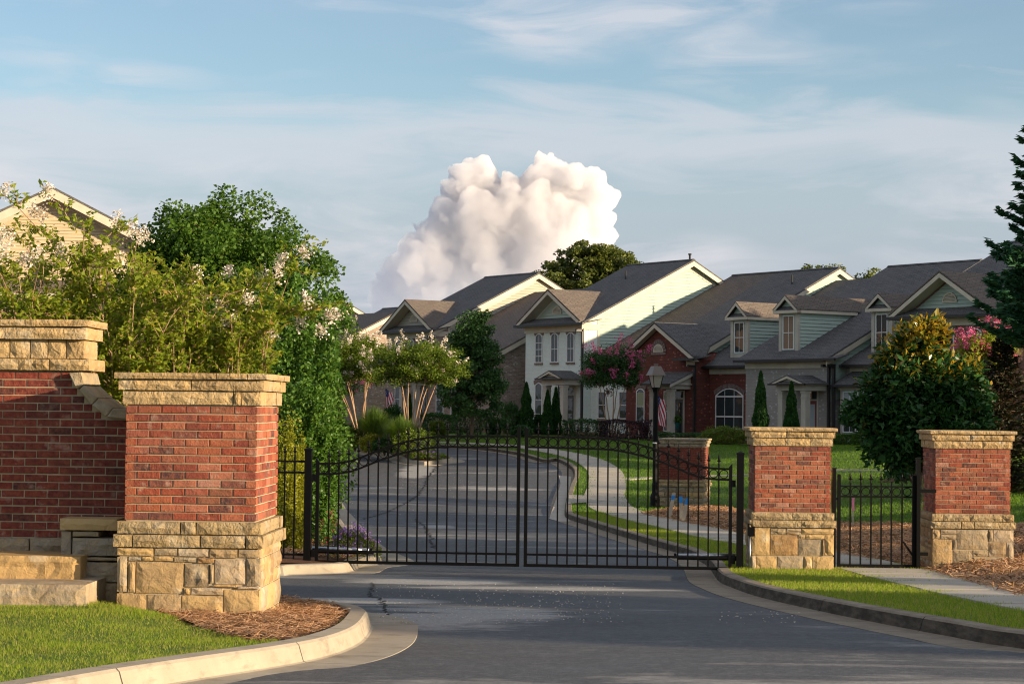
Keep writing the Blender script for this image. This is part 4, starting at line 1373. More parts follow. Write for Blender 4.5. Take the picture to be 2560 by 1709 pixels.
def m_shingle(name, c1, c2, c3):
    m, nt, out = new_mat(name)
    P = tc(nt)
    s = nd(nt, 'ShaderNodeSeparateXYZ', {0: P})
    hz = math_(nt, 'ADD', s.outputs[0], math_(nt, 'MULTIPLY', s.outputs[1], .73))
    v = nd(nt, 'ShaderNodeCombineXYZ', {0: hz, 1: math_(nt, 'MULTIPLY', s.outputs[2], 2.1), 2: 0.0}).outputs[0]
    b = nd(nt, 'ShaderNodeTexBrick', {'Vector': v, 'Color1': c4(c1), 'Color2': c4(c2), 'Mortar': c4(tuple(x * .45 for x in c2)), 'Scale': 1.0, 'Mortar Size': .018, 'Brick Width': .34, 'Row Height': .15, 'Bias': -.1})
    b.offset = .37
    n = noise(nt, mapping(nt, P, (.7, .7, .3)), 1.0, 5, .6)
    col = mix(nt, maprange(nt, n, .35, .7, 0, .5), b.outputs[0], c3)
    g = noise(nt, P, 16, 3, .7)
    col = mix(nt, maprange(nt, g, .35, .7, 0, .35), col, tuple(x * 1.7 for x in c1))
    principled(nt, out, col, .9, .2, math_(nt, 'ADD', math_(nt, 'SUBTRACT', 1.0, b.outputs[1]), math_(nt, 'MULTIPLY', g, .5)), .8, .03)
    return m
SHINGLE = m_shingle('charcoal_shingles', (.128, .124, .120), (.082, .080, .079), (.140, .127, .116))
SHINGLE_B = m_shingle('brown_shingles', (.165, .135, .112), (.115, .092, .080), (.14, .115, .097))

TRIM = m_plain('cream_trim_paint', (.58, .51, .39), .6, .3, 0, 12, .05)
TRIM_G = m_plain('greige_trim_paint', (.47, .43, .35), .6, .3, 0, 12, .05)
WHITE = m_plain('white_window_frame', (.74, .72, .68), .5, .4)
GUTTER = m_plain('dark_gutter', (.022, .020, .020), .45, .4)
SID_CREAM = m_mottled('cream_lap_siding', (.38, .36, .29), (.34, .32, .26), 1.3, .6, 30, .15, .005, .3)
SID_GREEN = m_mottled('sage_lap_siding', (.41, .50, .42), (.37, .46, .39), 1.3, .6, 30, .15, .005, .3)
SID_TAN = m_mottled('tan_lap_siding', (.56, .44, .28), (.50, .39, .25), 1.3, .6, 30, .15, .005, .3)
DOOR_D = m_plain('dark_door_paint', (.03, .025, .024), .4, .5)
DOOR_R = m_plain('dark_red_door_paint', (.16, .022, .018), .4, .5)
def m_glass():
    m, nt, out = new_mat('window_glass')
    P = world_pos(nt)
    wob = noise(nt, P, 1.1, 2, .5, .6)
    principled(nt, out, (.030, .040, .042), .03, .55, wob, .09, .12)
    return m
GLASS = m_glass()
BLIND = m_plain('window_blind', (.30, .33, .20), .7, .2)
CURTAIN = m_plain('pale_curtain', (.34, .38, .38), .8, .2)
BOARD = m_plain('closed_shutter', (.26, .17, .11), .7, .2)

class House:
    def __init__(s, name, u0, zbase, label, group='row of attached houses along the street', v0=0.0, cat='house'):
        s.u0, s.v0, s.zb = u0, v0, zbase
        p = HO + HU * u0 + HV * v0
        s.root = empty(name, (p[0], p[1], zbase), HROT, label, cat, group)
        s.tf = lambda u, v, z: (u - u0, v - v0, z - zbase)
    def mb(s): return MB(s.tf)
    def add(s, name, mb, mat, parent=None, smooth=False):
        return mb.build(name, mat, parent or s.root, smooth)
    def box(s, name, u0, u1, v0, v1, z0, z1, mat, parent=None):
        return s.add(name, s.mb().box(u0, u1, v0, v1, z0, z1), mat, parent)

def clip_strip(poly, z0, z1):
    def half(P, f, val):
        out = []
        for i in range(len(P)):
            a, b = P[i], P[(i + 1) % len(P)]
            fa, fb = f(a), f(b)
            if fa >= 0: out.append(a)
            if (fa >= 0) != (fb >= 0):
                t = fa / (fa - fb)
                out.append((a[0] + (b[0] - a[0]) * t, a[1] + (b[1] - a[1]) * t))
        return out
    P = half(poly, lambda p: p[1] - z0, z0)
    return half(P, lambda p: z1 - p[1], z1) if len(P) >= 3 else []

def siding(H, poly, place, mat, exposure=.16, parent=None):
    """lap boards over a convex polygon (s, z); place(s, z, out) -> (u, v, z)"""
    z0 = min(p[1] for p in poly); z1 = max(p[1] for p in poly)
    z = z0
    while z < z1 - .02:
        P = clip_strip(poly, z, min(z + exposure - .006, z1))
        P = [p for i, p in enumerate(P) if i == 0 or abs(p[0] - P[i - 1][0]) + abs(p[1] - P[i - 1][1]) > 1e-4]
        if len(P) >= 3:
            n = len(P)
            j = random.uniform(-.002, .002)
            front = [place(a, b, .048 - .040 * (b - z) / exposure + j) for a, b in P]
            back = [place(a, b, 0.001) for a, b in P]
            mb = H.mb()
            mb.add(front + back, [tuple(range(n))] + [(i, i + n, (i + 1) % n + n, (i + 1) % n) for i in range(n)])
            H.add('siding_board', mb, mat, parent)
        z += exposure

F_PL = lambda v: (lambda s_, z, o: (s_, v - o, z))        # facing the street
R_PL = lambda u: (lambda s_, z, o: (u + o, s_, z))        # facing right

def roof_slab(H, name, pts, th=.10, mat=None, parent=None):
    return H.add(name, H.mb().prism(pts, (0, 0, -th)), mat or SHINGLE, parent)

def window(H, pl, s0, s1, z0, z1, arch=0.0, cols=1, rows=2, fill_=None, lintel=True, sill=True, frame_mat=None, name='window', mullions=()):
    """a frame standing proud of the wall, glass, bars, brick arch and sill"""
    fw, out = .045, .05
    n = 8 if arch > 0 else 1
    def outline(d):
        a, b, c, e = s0 + d, s1 - d, z0 + d, z1 - d
        if arch <= 0:
            return [(a, c), (b, c), (b, e), (a, e)]
        top = []
        for i in range(n + 1):
            t = i / n
            x = b + (a - b) * t
            top.append((x, e + arch * (1 - (2 * t - 1) ** 2)))
        return [(a, c), (b, c)] + top
    A, B = outline(0), outline(fw)
    k = len(A)
    mb = H.mb()
    mb.add([pl(x, z, out) for x, z in A] + [pl(x, z, out) for x, z in B] + [pl(x, z, -.01) for x, z in A] + [pl(x, z, .012) for x, z in B],
           [(i, (i + 1) % k, (i + 1) % k + k, i + k) for i in range(k)] + [(i, i + 2 * k, (i + 1) % k + 2 * k, (i + 1) % k) for i in range(k)] + [(i + k, (i + 1) % k + k, (i + 1) % k + 3 * k, i + 3 * k) for i in range(k)])
    w = H.add(name, mb, frame_mat or WHITE)
    mb = H.mb(); mb.add([pl(x, z, .018) for x, z in B], [tuple(range(k))])
    H.add('pane', mb, GLASS, w)
    if fill_ is not None:      # a blind or curtain seen in the upper sash
        zz0, zz1, mt = fill_
        mb = H.mb(); mb.add([pl(s0 + fw, zz0, .0195), pl(s1 - fw, zz0, .0195), pl(s1 - fw, zz1, .0195), pl(s0 + fw, zz1, .0195)], [(0, 1, 2, 3)])
        H.add('blind', mb, mt, w)
    mb = H.mb()
    def bar(a, b, c, d, o=.032):
        mb.add([pl(a, c, o), pl(b, c, o), pl(b, d, o), pl(a, d, o), pl(a, c, .02), pl(b, c, .02), pl(b, d, .02), pl(a, d, .02)], [(0, 1, 2, 3), (0, 4, 5, 1), (1, 5, 6, 2), (2, 6, 7, 3), (3, 7, 4, 0)])
    for i in range(1, rows):
        z = z0 + (z1 - z0) * i / rows
        bar(s0 + fw, s1 - fw, z - .016, z + .016, .04)
    for i in range(1, cols):
        x = s0 + (s1 - s0) * i / cols
        bar(x - .011, x + .011, z0 + fw, z1 - fw + arch * .9 * (1 - (2 * i / cols - 1) ** 2))
    for f in mullions:
        bar(s0 + fw, s1 - fw, z0 + (z1 - z0) * f - .035, z0 + (z1 - z0) * f + .035, .045)
    if mb.v: H.add('glazing_bar', mb, frame_mat or WHITE, w)
    if lintel:
        mb = H.mb()
        m = max(6, int((s1 - s0) / .085))
        ah = max(arch, .08)
        for i in range(m):
            t0, t1 = i / m + .006, (i + 1) / m - .006
            f = lambda t, d: (s0 - .06 + (s1 - s0 + .12) * t + (2 * t - 1) * d * .35, z1 + .02 + d + ah * (1 - (2 * t - 1) ** 2))
            q = [f(t0, 0), f(t1, 0), f(t1, .20), f(t0, .20)]
            mb.add([pl(x, z, .06) for x, z in q] + [pl(x, z, .0) for x, z in q], [(0, 1, 2, 3), (0, 4, 5, 1), (1, 5, 6, 2), (2, 6, 7, 3), (3, 7, 4, 0)])
        H.add('brick_arch', mb, HB_ARCH)
    if sill:
        mb = H.mb()
        m = max(5, int((s1 - s0) / .10))
        for i in range(m):
            a = s0 - .05 + (s1 - s0 + .1) * i / m; b = a + (s1 - s0 + .1) / m - .012
            q = [(a, z0 - .10), (b, z0 - .10), (b, z0 - .01), (a, z0 - .01)]
            mb.add([pl(x, z, .075) for x, z in q] + [pl(x, z, .0) for x, z in q], [(0, 1, 2, 3), (0, 4, 5, 1), (1, 5, 6, 2), (2, 6, 7, 3), (3, 7, 4, 0)])
        H.add('window_sill', mb, HB_ARCH)
    return w

def door(H, pl, s0, s1, z0, z1, ztr, mat, glass=True):
    d = H.mb()
    fw = .07
    for a, b, c, e in ((s0 - fw, s0, z0, ztr + fw), (s1, s1 + fw, z0, ztr + fw), (s0, s1, z1, z1 + fw), (s0, s1, ztr, ztr + fw)):
        q = [(a, c), (b, c), (b, e), (a, e)]
        d.add([pl(x, z, .06) for x, z in q] + [pl(x, z, 0) for x, z in q], [(0, 1, 2, 3), (0, 4, 5, 1), (1, 5, 6, 2), (2, 6, 7, 3), (3, 7, 4, 0)])
    fr = H.add('door_frame', d, TRIM_G)
    def panel(nm, a, b, c, e, o, mt, par):
        mb = H.mb(); q = [(a, c), (b, c), (b, e), (a, e)]
        mb.add([pl(x, z, o) for x, z in q] + [pl(x, z, 0) for x, z in q], [(0, 1, 2, 3), (0, 4, 5, 1), (1, 5, 6, 2), (2, 6, 7, 3), (3, 7, 4, 0)])
        return H.add(nm, mb, mt, par)
    dr = panel('door', s0, s1, z0, z1, .03, mat, None)
    panel('transom_pane', s0, s1, z1 + fw, ztr, .025, GLASS, fr)
    if glass:
        panel('door_glass', s0 + .14, s1 - .14, z0 + .35, z1 - .16, .036, CURTAIN if mat is DOOR_R else GLASS, dr)
    panel('handle', s0 + .05, s0 + .08, z0 + .95, z0 + 1.2, .08, GUTTER, dr)

def vent(H, pl, s0, s1, z0, arch=True, mat=None):
    """half-round louvred vent"""
    r = (s1 - s0) / 2; c = (s0 + s1) / 2
    n = 12
    lift = .0 if not arch else 0.0
    O = [(c + r * cos(pi * i / n), z0 + r * 1.05 * sin(pi * i / n)) for i in range(n + 1)]
    I = [(c + (r - .07) * cos(pi * i / n), z0 + .05 + (r * 1.05 - .12) * sin(pi * i / n)) for i in range(n + 1)]
    mb = H.mb()
    k = n + 1
    mb.add([pl(x, z, .06) for x, z in O] + [pl(x, z, .06) for x, z in I] + [pl(x, z, 0) for x, z in O] + [pl(x, z, .01) for x, z in I],
           [(i, (i + 1) % k, (i + 1) % k + k, i + k) for i in range(k)] + [(i, i + 2 * k, (i + 1) % k + 2 * k, (i + 1) % k) for i in range(k)] + [(i + k, (i + 1) % k + k, (i + 1) % k + 3 * k, i + 3 * k) for i in range(k)])
    v = H.add('gable_vent', mb, mat or TRIM_G)
    mb = H.mb(); mb.add([pl(x, z, .008) for x, z in I], [tuple(range(k))]); H.add('vent_backing', mb, GUTTER, v)
    hh = r * 1.05 - .14
    m = 5
    for i in range(m):
        z = z0 + .06 + hh * i / m
        w = (r - .07) * sqrt(max(.02, 1 - ((z - z0) / (r * 1.05 - .07)) ** 2)) - .01
        if w < .04: continue
        mb = H.mb()
        mb.add([pl(c - w, z, .055), pl(c + w, z, .055), pl(c + w, z + hh / m * .9, .012), pl(c - w, z + hh / m * .9, .012), pl(c - w, z + .015, .055), pl(c + w, z + .015, .055)], [(0, 1, 5, 4), (4, 5, 2, 3)])
        H.add('louvre', mb, mat or TRIM_G, v)

def rake_board(H, a, b, depth=.16, th=.035, mat=None, axis='v'):
    """trim board under a sloping roof edge from a to b (u, v, z); th is along the wall normal"""
    n = (0, -th, 0) if axis == 'v' else (th, 0, 0)
    q = [a, b, (b[0], b[1], b[2] - depth), (a[0], a[1], a[2] - depth)]
    H.add('rake_board', H.mb().prism(q, n), mat or TRIM)

def front_gable(H, uL, uR, uA, v, zE, zA, vb, mat_roof, wall_v, infill='siding', sid_mat=None, slope=.487, trim=TRIM, pent=True, vE=None):
    """gable facing the street: two roof planes running back into the main roof, rakes, infill"""
    # where ridge and eaves run back to
    for ue, sgn in ((uL, 1), (uR, -1)):
        zb_ = zE
        pts = [(ue, v, zE), (uA, v, zA), (uA, vb(zA), zA), (ue, vb(zE), zE)]
        if sgn < 0: pts = pts[::-1]
        roof_slab(H, 'gable_roof', [(p[0], p[1], p[2] + .06) for p in pts], .07, mat_roof)
    dz = .05
    for ue in (uL, uR):
        q = [(ue, v, zE - dz), (uA, v, zA - dz), (uA, v, zA - dz - .20), (ue, v, zE - dz - .20)]
        H.add('rake_board', H.mb().prism(q, (0, .04, 0)), trim)
        # soffit
        q2 = [(ue, v + .04, zE - dz - .17), (uA, v + .04, zA - dz - .17), (uA, wall_v, zA - dz - .17), (ue, wall_v, zE - dz - .17)]
        H.add('soffit', H.mb().prism(q2, (0, 0, .02)), trim)

MAIN = .487

def two_storey_block(du, dz, zbase, brick, sid_side, names, label, brick_top=True, win=True, side_from=1.0, gable_sid=SID_GREEN, trim=TRIM, wing=None, sid_gable_side=True, gmat=None, gable=True):
    """front block with street gable, tall main roof behind, big gable end facing right; du moves it along the row"""
    H = House(names, du - 5.38, zbase, label)
    U = lambda u: u + du
    Z = lambda z: z + dz
    uL, uR = U(-5.38), U(0.0)
    ze, zr_, vr, vE = Z(4.55), Z(8.30), 7.3, -.42
    vbk = 2 * vr - vE
    # walls
    H.box('front_wall', uL, uR, 0, .3, zbase - .6, Z(4.45), brick)
    mb = H.mb()
    prof = [(.3, zbase - .6), (.3, Z(4.80)), (vr, Z(8.12)), (2 * vr - .3, Z(4.80)), (2 * vr - .3, zbase - .6)]
    mb.prism([(uL + .02, v, z) for v, z in prof], (uR - uL - .04, 0, 0))
    H.add('body_wall', mb, brick)
    # right gable end: brick return then lap siding
    H.box('brick_return', uR - .02, uR + .012, .3, side_from, zbase - .6, Z(4.9), brick)
    if sid_gable_side:
        poly = [(side_from, Z(0.2)), (2 * vr - .3, Z(0.2)), (2 * vr - .3, Z(4.78)), (vr, Z(8.10)), (side_from, Z(8.10) - (vr - side_from) * (3.32 / (vr - .3)))]
        siding(H, poly, R_PL(uR), sid_side, .165)
        H.box('corner_board', uR - .02, uR + .04, side_from - .12, side_from, Z(.2), Z(4.9), trim)
    # main roof
    ul, ur = uL - .18, uR + .33
    roof_slab(H, 'roof', [(ul, vE, ze), (ur, vE, ze), (ur, vr, zr_), (ul, vr, zr_)], .12)
    roof_slab(H, 'roof', [(ul, vr, zr_), (ur, vr, zr_), (ur, vbk, ze), (ul, vbk, ze)], .12)
    H.add('ridge_cap', H.mb().prism([(ul, vr - .14, zr_ - .03), (ul, vr, zr_ + .045), (ul, vr + .14, zr_ - .03)], (ur - ul, 0, 0)), SHINGLE)
    for va, za, vb_, zb_ in ((vE, ze, vr, zr_), (vbk, ze, vr, zr_)):
        q = [(ur - .03, va, za - .10), (ur - .03, vb_, zb_ - .10), (ur - .03, vb_, zb_ - .36), (ur - .03, va, za - .36)]
        H.add('rake_board', H.mb().prism(q, (.045, 0, 0)), trim)
        q = [(uR, va, za - .14), (uR, vb_, zb_ - .14), (ur, vb_, zb_ - .14), (ur, va, za - .14)]
        H.add('soffit', H.mb().prism(q, (0, 0, -.03)), trim)
        q = [(uR + .03, va + (0 if va < vr else 0), za - .40), (uR + .03, vb_, zb_ - .40), (uR + .03, vb_, zb_ - .58), (uR + .03, va, za - .58)]
        if va < vr:
            t = (side_from - va) / (vr - va)
            q = [(uR + .03, side_from, za + (zb_ - za) * t - .36), (uR + .03, vr, zb_ - .36), (uR + .03, vr, zb_ - .58), (uR + .03, side_from, za + (zb_ - za) * t - .58)]
        H.add('frieze_board', H.mb().prism(q, (.02, 0, 0)), trim)
    # street gable
    gL, gR = uL - .37, uR + .15
    gA = (gL + gR) / 2
    zA = Z(6.42); zE = Z(4.64)
    back = lambda z: vE + (z - ze) / MAIN + .3
    gv = -.42
    if gable: front_gable(H, gL, gR, gA, gv, zE, zA, back, gmat or SHINGLE_B, .28, trim=trim)
    slope_g = (zA - zE) / (gA - gL)
    wl, wr = gL + .5, gR - .5
    tri = [(wl, zE - .05 + .5 * slope_g - .33), (wr, zE - .05 + .5 * slope_g - .33), (gA, zA - .33)]
    zs0 = Z(4.9)
    hx = (zA - .33 - zs0) / slope_g
    tri = [(gA - hx, zs0), (gA + hx, zs0), (gA, zA - .33)]
    if gable: H.add('gable_wall', H.mb().prism([(a, .30, b) for a, b in [(gL + .05, Z(4.5)), (gR - .05, Z(4.5)), (gA, zA - .08)]], (0, .1, 0)), brick)
    if gable: siding(H, tri, F_PL(.30), gable_sid, .165)
    if gable: vent(H, F_PL(.27), gA - .42, gA + .42, Z(5.13), mat=trim)
    # pent roof under the gable, eaves trim, gutter
    roof_slab(H, 'pent_roof', [(gL - .02, -.46, Z(4.56)), (gR + .02, -.46, Z(4.56)), (gR - .45, .28, Z(4.93)), (gL + .45, .28, Z(4.93))], .06)
    roof_slab(H, 'eave_return', [(uR - .05, -.46, Z(4.57)), (uR + .62, -.46, Z(4.57)), (uR + .32, .9, Z(4.82)), (uR - .05, .9, Z(4.82))], .06)
    H.box('frieze_board', uL - .02, uR + .05, -.08, .01, Z(4.12), Z(4.47), trim)
    H.box('frieze_board', uR + .012, uR + .07, -.08, side_from, Z(4.2), Z(4.50), trim)
    H.box('gutter', gL - .02, gR + .45, -.58, -.45, Z(4.43), Z(4.56), GUTTER)
    H.add('downspout', H.mb().box(uR - .14, uR - .03, -.12, -.02, zbase - .3, Z(4.1)).box(uR - .14, uR - .03, -.5, -.02, Z(4.1), Z(4.22)), GUTTER)
    if win:
        for i, (a, b) in enumerate(((-4.42, -3.76), (-2.96, -2.30), (-1.50, -.84))):
            window(H, F_PL(0), U(a), U(b), Z(2.48), Z(3.95), .14, 2, 4 if i == 0 else 2)
    return H, U, Z

def portico(H, u0, u1, v0, zfl, zc, zt, gable=True, apex=.45, mat=TRIM_G, uA=None, vw=0.0):
    """two square columns, entablature and a little roof in front of the door"""
    cw = .30
    for uu in (u0 + .08, u1 - .08 - cw):
        mb = H.mb()
        mb.box(uu, uu + cw, v0, v0 + cw, zfl - .5, zc - .12)
        mb.box(uu - .03, uu + cw + .03, v0 - .03, v0 + cw + .03, zc - .12, zc - .02).box(uu - .02, uu + cw + .02, v0 - .02, v0 + cw + .02, zc - .34, zc - .30)
        mb.box(uu - .04, uu + cw + .04, v0 - .04, v0 + cw + .04, zfl - .5, zfl + .22)
        H.add('column', mb, mat)
    H.box('entablature', u0, u1, v0 - .06, vw, zc, zt, mat)
    H.box('cornice', u0 - .12, u1 + .12, v0 - .18, vw, zt, zt + .07, mat)
    H.box('porch_floor', u0 - .1, u1 + .1, v0 - .2, vw, zfl - .5, zfl, M_CONC)
    e = .22
    gv = v0 - .30
    if gable:
        A = (u0 + u1) / 2
        zE = zt + .08
        for ue, sgn in ((u0 - e, 1), (u1 + e, -1)):
            pts = [(ue, gv, zE), (A, gv, zE + apex), (A, vw, zE + apex), (ue, vw, zE)]
            if sgn < 0: pts = pts[::-1]
            roof_slab(H, 'porch_roof', pts, .05)
            q = [(ue + .02 * sgn, gv - .01, zE - .06), (A, gv - .01, zE + apex - .06), (A, gv - .01, zE + apex - .18), (ue + .18 * sgn, gv - .01, zE - .06)]
            H.add('rake_board', H.mb().prism(q, (0, .03, 0)), TRIM)
        H.add('pediment', H.mb().prism([(u0 - .1, gv + .14, zE - .01), (u1 + .1, gv + .14, zE - .01), (A, gv + .14, zE + apex - .1)], (0, .03, 0)), mat)
        roof_slab(H, 'pent_roof', [(u0 - e, gv, zE + .0), (u1 + e, gv, zE + .0), (u1 + e - .3, gv + .14, zE + .10), (u0 - e + .3, gv + .14, zE + .10)], .04)
        H.box('gutter', u0 - e, u1 + e, gv - .08, gv - .015, zE - .08, zE - .005, GUTTER)
    else:
        zE = zt + .06
        roof_slab(H, 'porch_roof', [(u0 - e, gv, zE), (u1 + e, gv, zE), (u1 + e, vw, zE + apex), (u0 - e, vw, zE + apex)], .06)
        q = [(u1 + .02, v0, zE - .02), (u1 + .02, vw, zE - .02), (u1 + .02, vw, zE + apex - .12)]
        H.add('porch_cheek', H.mb().prism(q, (-.05, 0, 0)), mat)
        q = [(u1 + e, gv, zE - .05), (u1 + e, vw, zE + apex - .05), (u1 + e, vw, zE + apex - .22), (u1 + e, gv, zE - .2)]
        H.add('rake_board', H.mb().prism(q, (-.04, 0, 0)), mat)
        H.box('gutter', u0 - e, u1 + e, gv - .08, gv - .015, zE - .09, zE - .01, GUTTER)

def dormer(H, u0, u1, v, z0, zt, za, roofz, pane='glass', sid=SID_GREEN):
    """small gabled dormer; roofz(v) is the height of the roof it stands on"""
    vat = lambda z: v + (z - roofz(v)) / MAIN
    vb = vat(zt) + .15
    mb = H.mb()
    mb.prism([(u0, v, z0), (u1, v, z0), (u1, v, zt), ((u0 + u1) / 2, v, za - .1), (u0, v, zt)], (0, vb - v, 0))
    d = H.add('dormer', mb, sid)
    # lap boards on the right cheek
    zz = z0
    siding(H, [(v + .10, roofz(v) - .02), (vb, roofz(vb) - .02), (vb, zt), (v + .10, zt)] if roofz(vb) < zt else [(v + .10, roofz(v) - .02), (vb, zt), (v + .10, zt)], R_PL(u1), sid, .165, d)
    e = .2
    A = (u0 + u1) / 2
    zE = zt + .02
    vr = vat(za) + .15
    for ue, sgn in ((u0 - e, 1), (u1 + e, -1)):
        pts = [(ue, v - .28, zE), (A, v - .28, za), (A, vr, za), (ue, vat(zE) + .1, zE)]
        if sgn < 0: pts = pts[::-1]
        roof_slab(H, 'dormer_roof', pts, .06, SHINGLE_B, d)
        q = [(ue, v - .285, zE - .06), (A, v - .285, za - .06), (A, v - .285, za - .22), (ue + .16 * sgn, v - .285, zE - .06)]
        H.add('rake_board', H.mb().prism(q, (0, .03, 0)), TRIM, d)
    roof_slab(H, 'pent_roof', [(u0 - e + .16, v - .25, zE - .06), (u1 + e - .16, v - .25, zE - .06), (u1, v, zE + .13), (u0, v, zE + .13)], .03, None, d)
    H.box('cornice', u0 - e, u1 + e, v - .27, v - .003, zE - .20, zE - .065, TRIM, d)
    q = [(u1 + .033, v - .26, zE - .20), (u1 + e, v - .26, zE - .20), (u1 + e, vat(zE) - .3, zE - .20), (u1 + .033, vat(zE) - .3, zE - .20)]
    H.add('eave_board', H.mb().prism(q, (0, 0, .135)), TRIM, d)
    for a, b in ((u0 - .02, u0 + .17), (u1 - .17, u1 + .045)):
        H.box('corner_board', a, b, v - .04, v + .10 if b > u1 else v - .001, z0, zE - .2, TRIM_G, d)
    H.box('apron_board', u0 + .17, u1 - .17, v - .035, v - .001, z0, z0 + .2, TRIM_G, d)
    window(H, F_PL(v), u0 + .25, u1 - .25, z0 + .27, zE - .30, 0, 2, 2, None if pane == 'glass' else (z0 + .34, zE - .36, BOARD), False, False)

# ---- the white two-storey house
HW, U, Z = two_storey_block(0, 0, -1.55, HB_WHITE, SID_GREEN, 'white_brick_house', 'white painted brick house with arched windows and a sunlit siding gable end')
window(HW, F_PL(0), -4.40, -3.72, -.34, 1.26, .13, 1, 2, None)
window(HW, F_PL(0), -2.30, -1.80, -.34, 1.26, .13, 1, 2, None)
door(HW, F_PL(0), -1.46, -.80, -1.35, .70, 1.12, DOOR_D)
portico(HW, -2.10, -.12, -1.2, -1.35, 1.25, 1.52, True, .42)
# its low wing towards the red house
HW.box('wing_wall', .02, 3.62, .45, 9, -2.1, 2.45, HB_WHITE)
for a, b in ((.72, 1.38), (2.52, 3.18)):
    window(HW, F_PL(.45), a, b, -.52, .92, .0, 1, 2, None, False)
RZ = lambda v: 2.52 + MAIN * (v + .02)         # the plane of the long low roof
roof_slab(HW, 'wing_roof', [(.03, .06, RZ(.06)), (3.72, .06, RZ(.06)), (3.72, 10.4, RZ(10.4)), (.03, 10.4, RZ(10.4))], .10, SHINGLE_B)
HW.box('gutter', .05, 3.5, -.05, .05, 2.40, 2.52, GUTTER)
HW.box('frieze_board', .02, 3.62, .38, .45, 2.10, 2.42, TRIM)

HW.add('vent_pipe', HW.mb().tube([(-.5, 7.7, 8.1), (-.5, 7.7, 8.62)], .06, 8).tube([(-.5, 7.7, 8.62), (-.5, 7.7, 8.70)], .10, 8), GUTTER)
HW.add('vent_pipe', HW.mb().tube([(-3.1, 5.2, 7.1), (-3.1, 5.2, 7.75)], .05, 8), GUTTER)
# ---- red brick house
HR = House('red_brick_house', 3.62, -1.65, 'low red brick house with a flag on its porch column and a wide arched window')
HR.box('front_wall', 3.64, 9.06, 0, 8.0, -2.2, 2.50, HB_RED)
HR.add('gable_wall', HR.mb().prism([(3.64, 0.0, 2.50), (9.06, 0.0, 2.50), (6.35, 0.0, 4.10)], (0, 4.0, 0)), HB_RED)
zA, zE = 4.36, 2.60
front_gable(HR, 3.30, 9.42, 6.36, -.38, zE, zA, lambda z: (z - 2.52) / MAIN + .25, SHINGLE, .0, trim=TRIM)
vent(HR, F_PL(0), 5.88, 6.68, 2.90, mat=TRIM)
mbv = HR.mb()
for i in range(11):
    t0, t1 = pi * i / 11 + .03, pi * (i + 1) / 11 - .03
    q = [(6.28 + r * cos(t), 2.90 + r * 1.08 * sin(t)) for r, t in ((.42, t0), (.60, t0), (.60, t1), (.42, t1))]
    mbv.prism([(a, -.05, b) for a, b in q], (0, .05, 0))
mbv.box(5.70, 6.86, -.05, 0, 2.76, 2.88)
HR.add('brick_arch', mbv, HB_ARCH)
# long roof: left part to the rake above the recess
ru = 8.55
roof_slab(HR, 'roof', [(3.73, .06, RZ(.06)), (ru, .06, RZ(.06)), (ru, 10.4, RZ(10.4)), (3.73, 10.4, RZ(10.4))], .12)
roof_slab(HR, 'roof', [(.5, 10.4, RZ(10.4)), (ru, 10.4, RZ(10.4)), (ru, 17, RZ(10.4) - 6.6 * MAIN), (.5, 17, RZ(10.4) - 6.6 * MAIN)], .12)
HR.add('ridge_cap', HR.mb().prism([(.03, 10.25, RZ(10.4) - .03), (.03, 10.4, RZ(10.4) + .045), (.03, 10.55, RZ(10.4) - .03)], (ru - .03, 0, 0)), SHINGLE)
def right_rake(H, ur, va, vr, f, sid, low):
    """rake trim and the strip of siding between a roof and the lower roof beside it"""
    q = [(ur - .02, va, f(va) - .10), (ur - .02, vr, f(vr) - .10), (ur - .02, vr, f(vr) - .34), (ur - .02, va, f(va) - .34)]
    H.add('rake_board', H.mb().prism(q, (.045, 0, 0)), TRIM)
    bk = vr + 5
    q = [(ur - .02, vr, f(vr) - .10), (ur - .02, bk, f(vr) - .10 - 5 * MAIN), (ur - .02, bk, f(vr) - .34 - 5 * MAIN), (ur - .02, vr, f(vr) - .34)]
    H.add('rake_board', H.mb().prism(q, (.045, 0, 0)), TRIM)
    w = [(va + .5, f(va + .5) - 1.0 - 1.2), (vr, low), (bk, low), (bk, f(vr) - .12 - 5 * MAIN), (vr, f(vr) - .12), (va + .5, f(va + .5) - .12)]
    H.add('gable_wall', H.mb().prism([(ur - .32, a, b) for a, b in w], (.1, 0, 0)), sid)
    for poly in ([(va + .5, f(va + .5) - 1.3), (vr, f(vr) - 1.4), (vr, f(vr) - .2), (va + .5, f(va + .5) - .2)], [(vr, f(vr) - 1.6), (bk, f(vr) - 1.6), (bk, f(vr) - .2 - 5 * MAIN + .9), (vr, f(vr) - .2)][:0]):
        if poly: siding(H, poly, R_PL(ur - .22), sid, .165)
right_rake(HR, ru, .06, 10.4, RZ, SID_GREEN, 3.0)
HR.box('frieze_board', 8.50, 9.10, -.06, .0, 2.16, 2.42, TRIM)
roof_slab(HR, 'eave_return', [(8.0, -.46, 2.52), (9.55, -.46, 2.52), (9.5, .7, 2.72), (8.0, .7, 2.72)], .06)
HR.box('gutter', 8.0, 9.6, -.58, -.46, 2.42, 2.54, GUTTER)
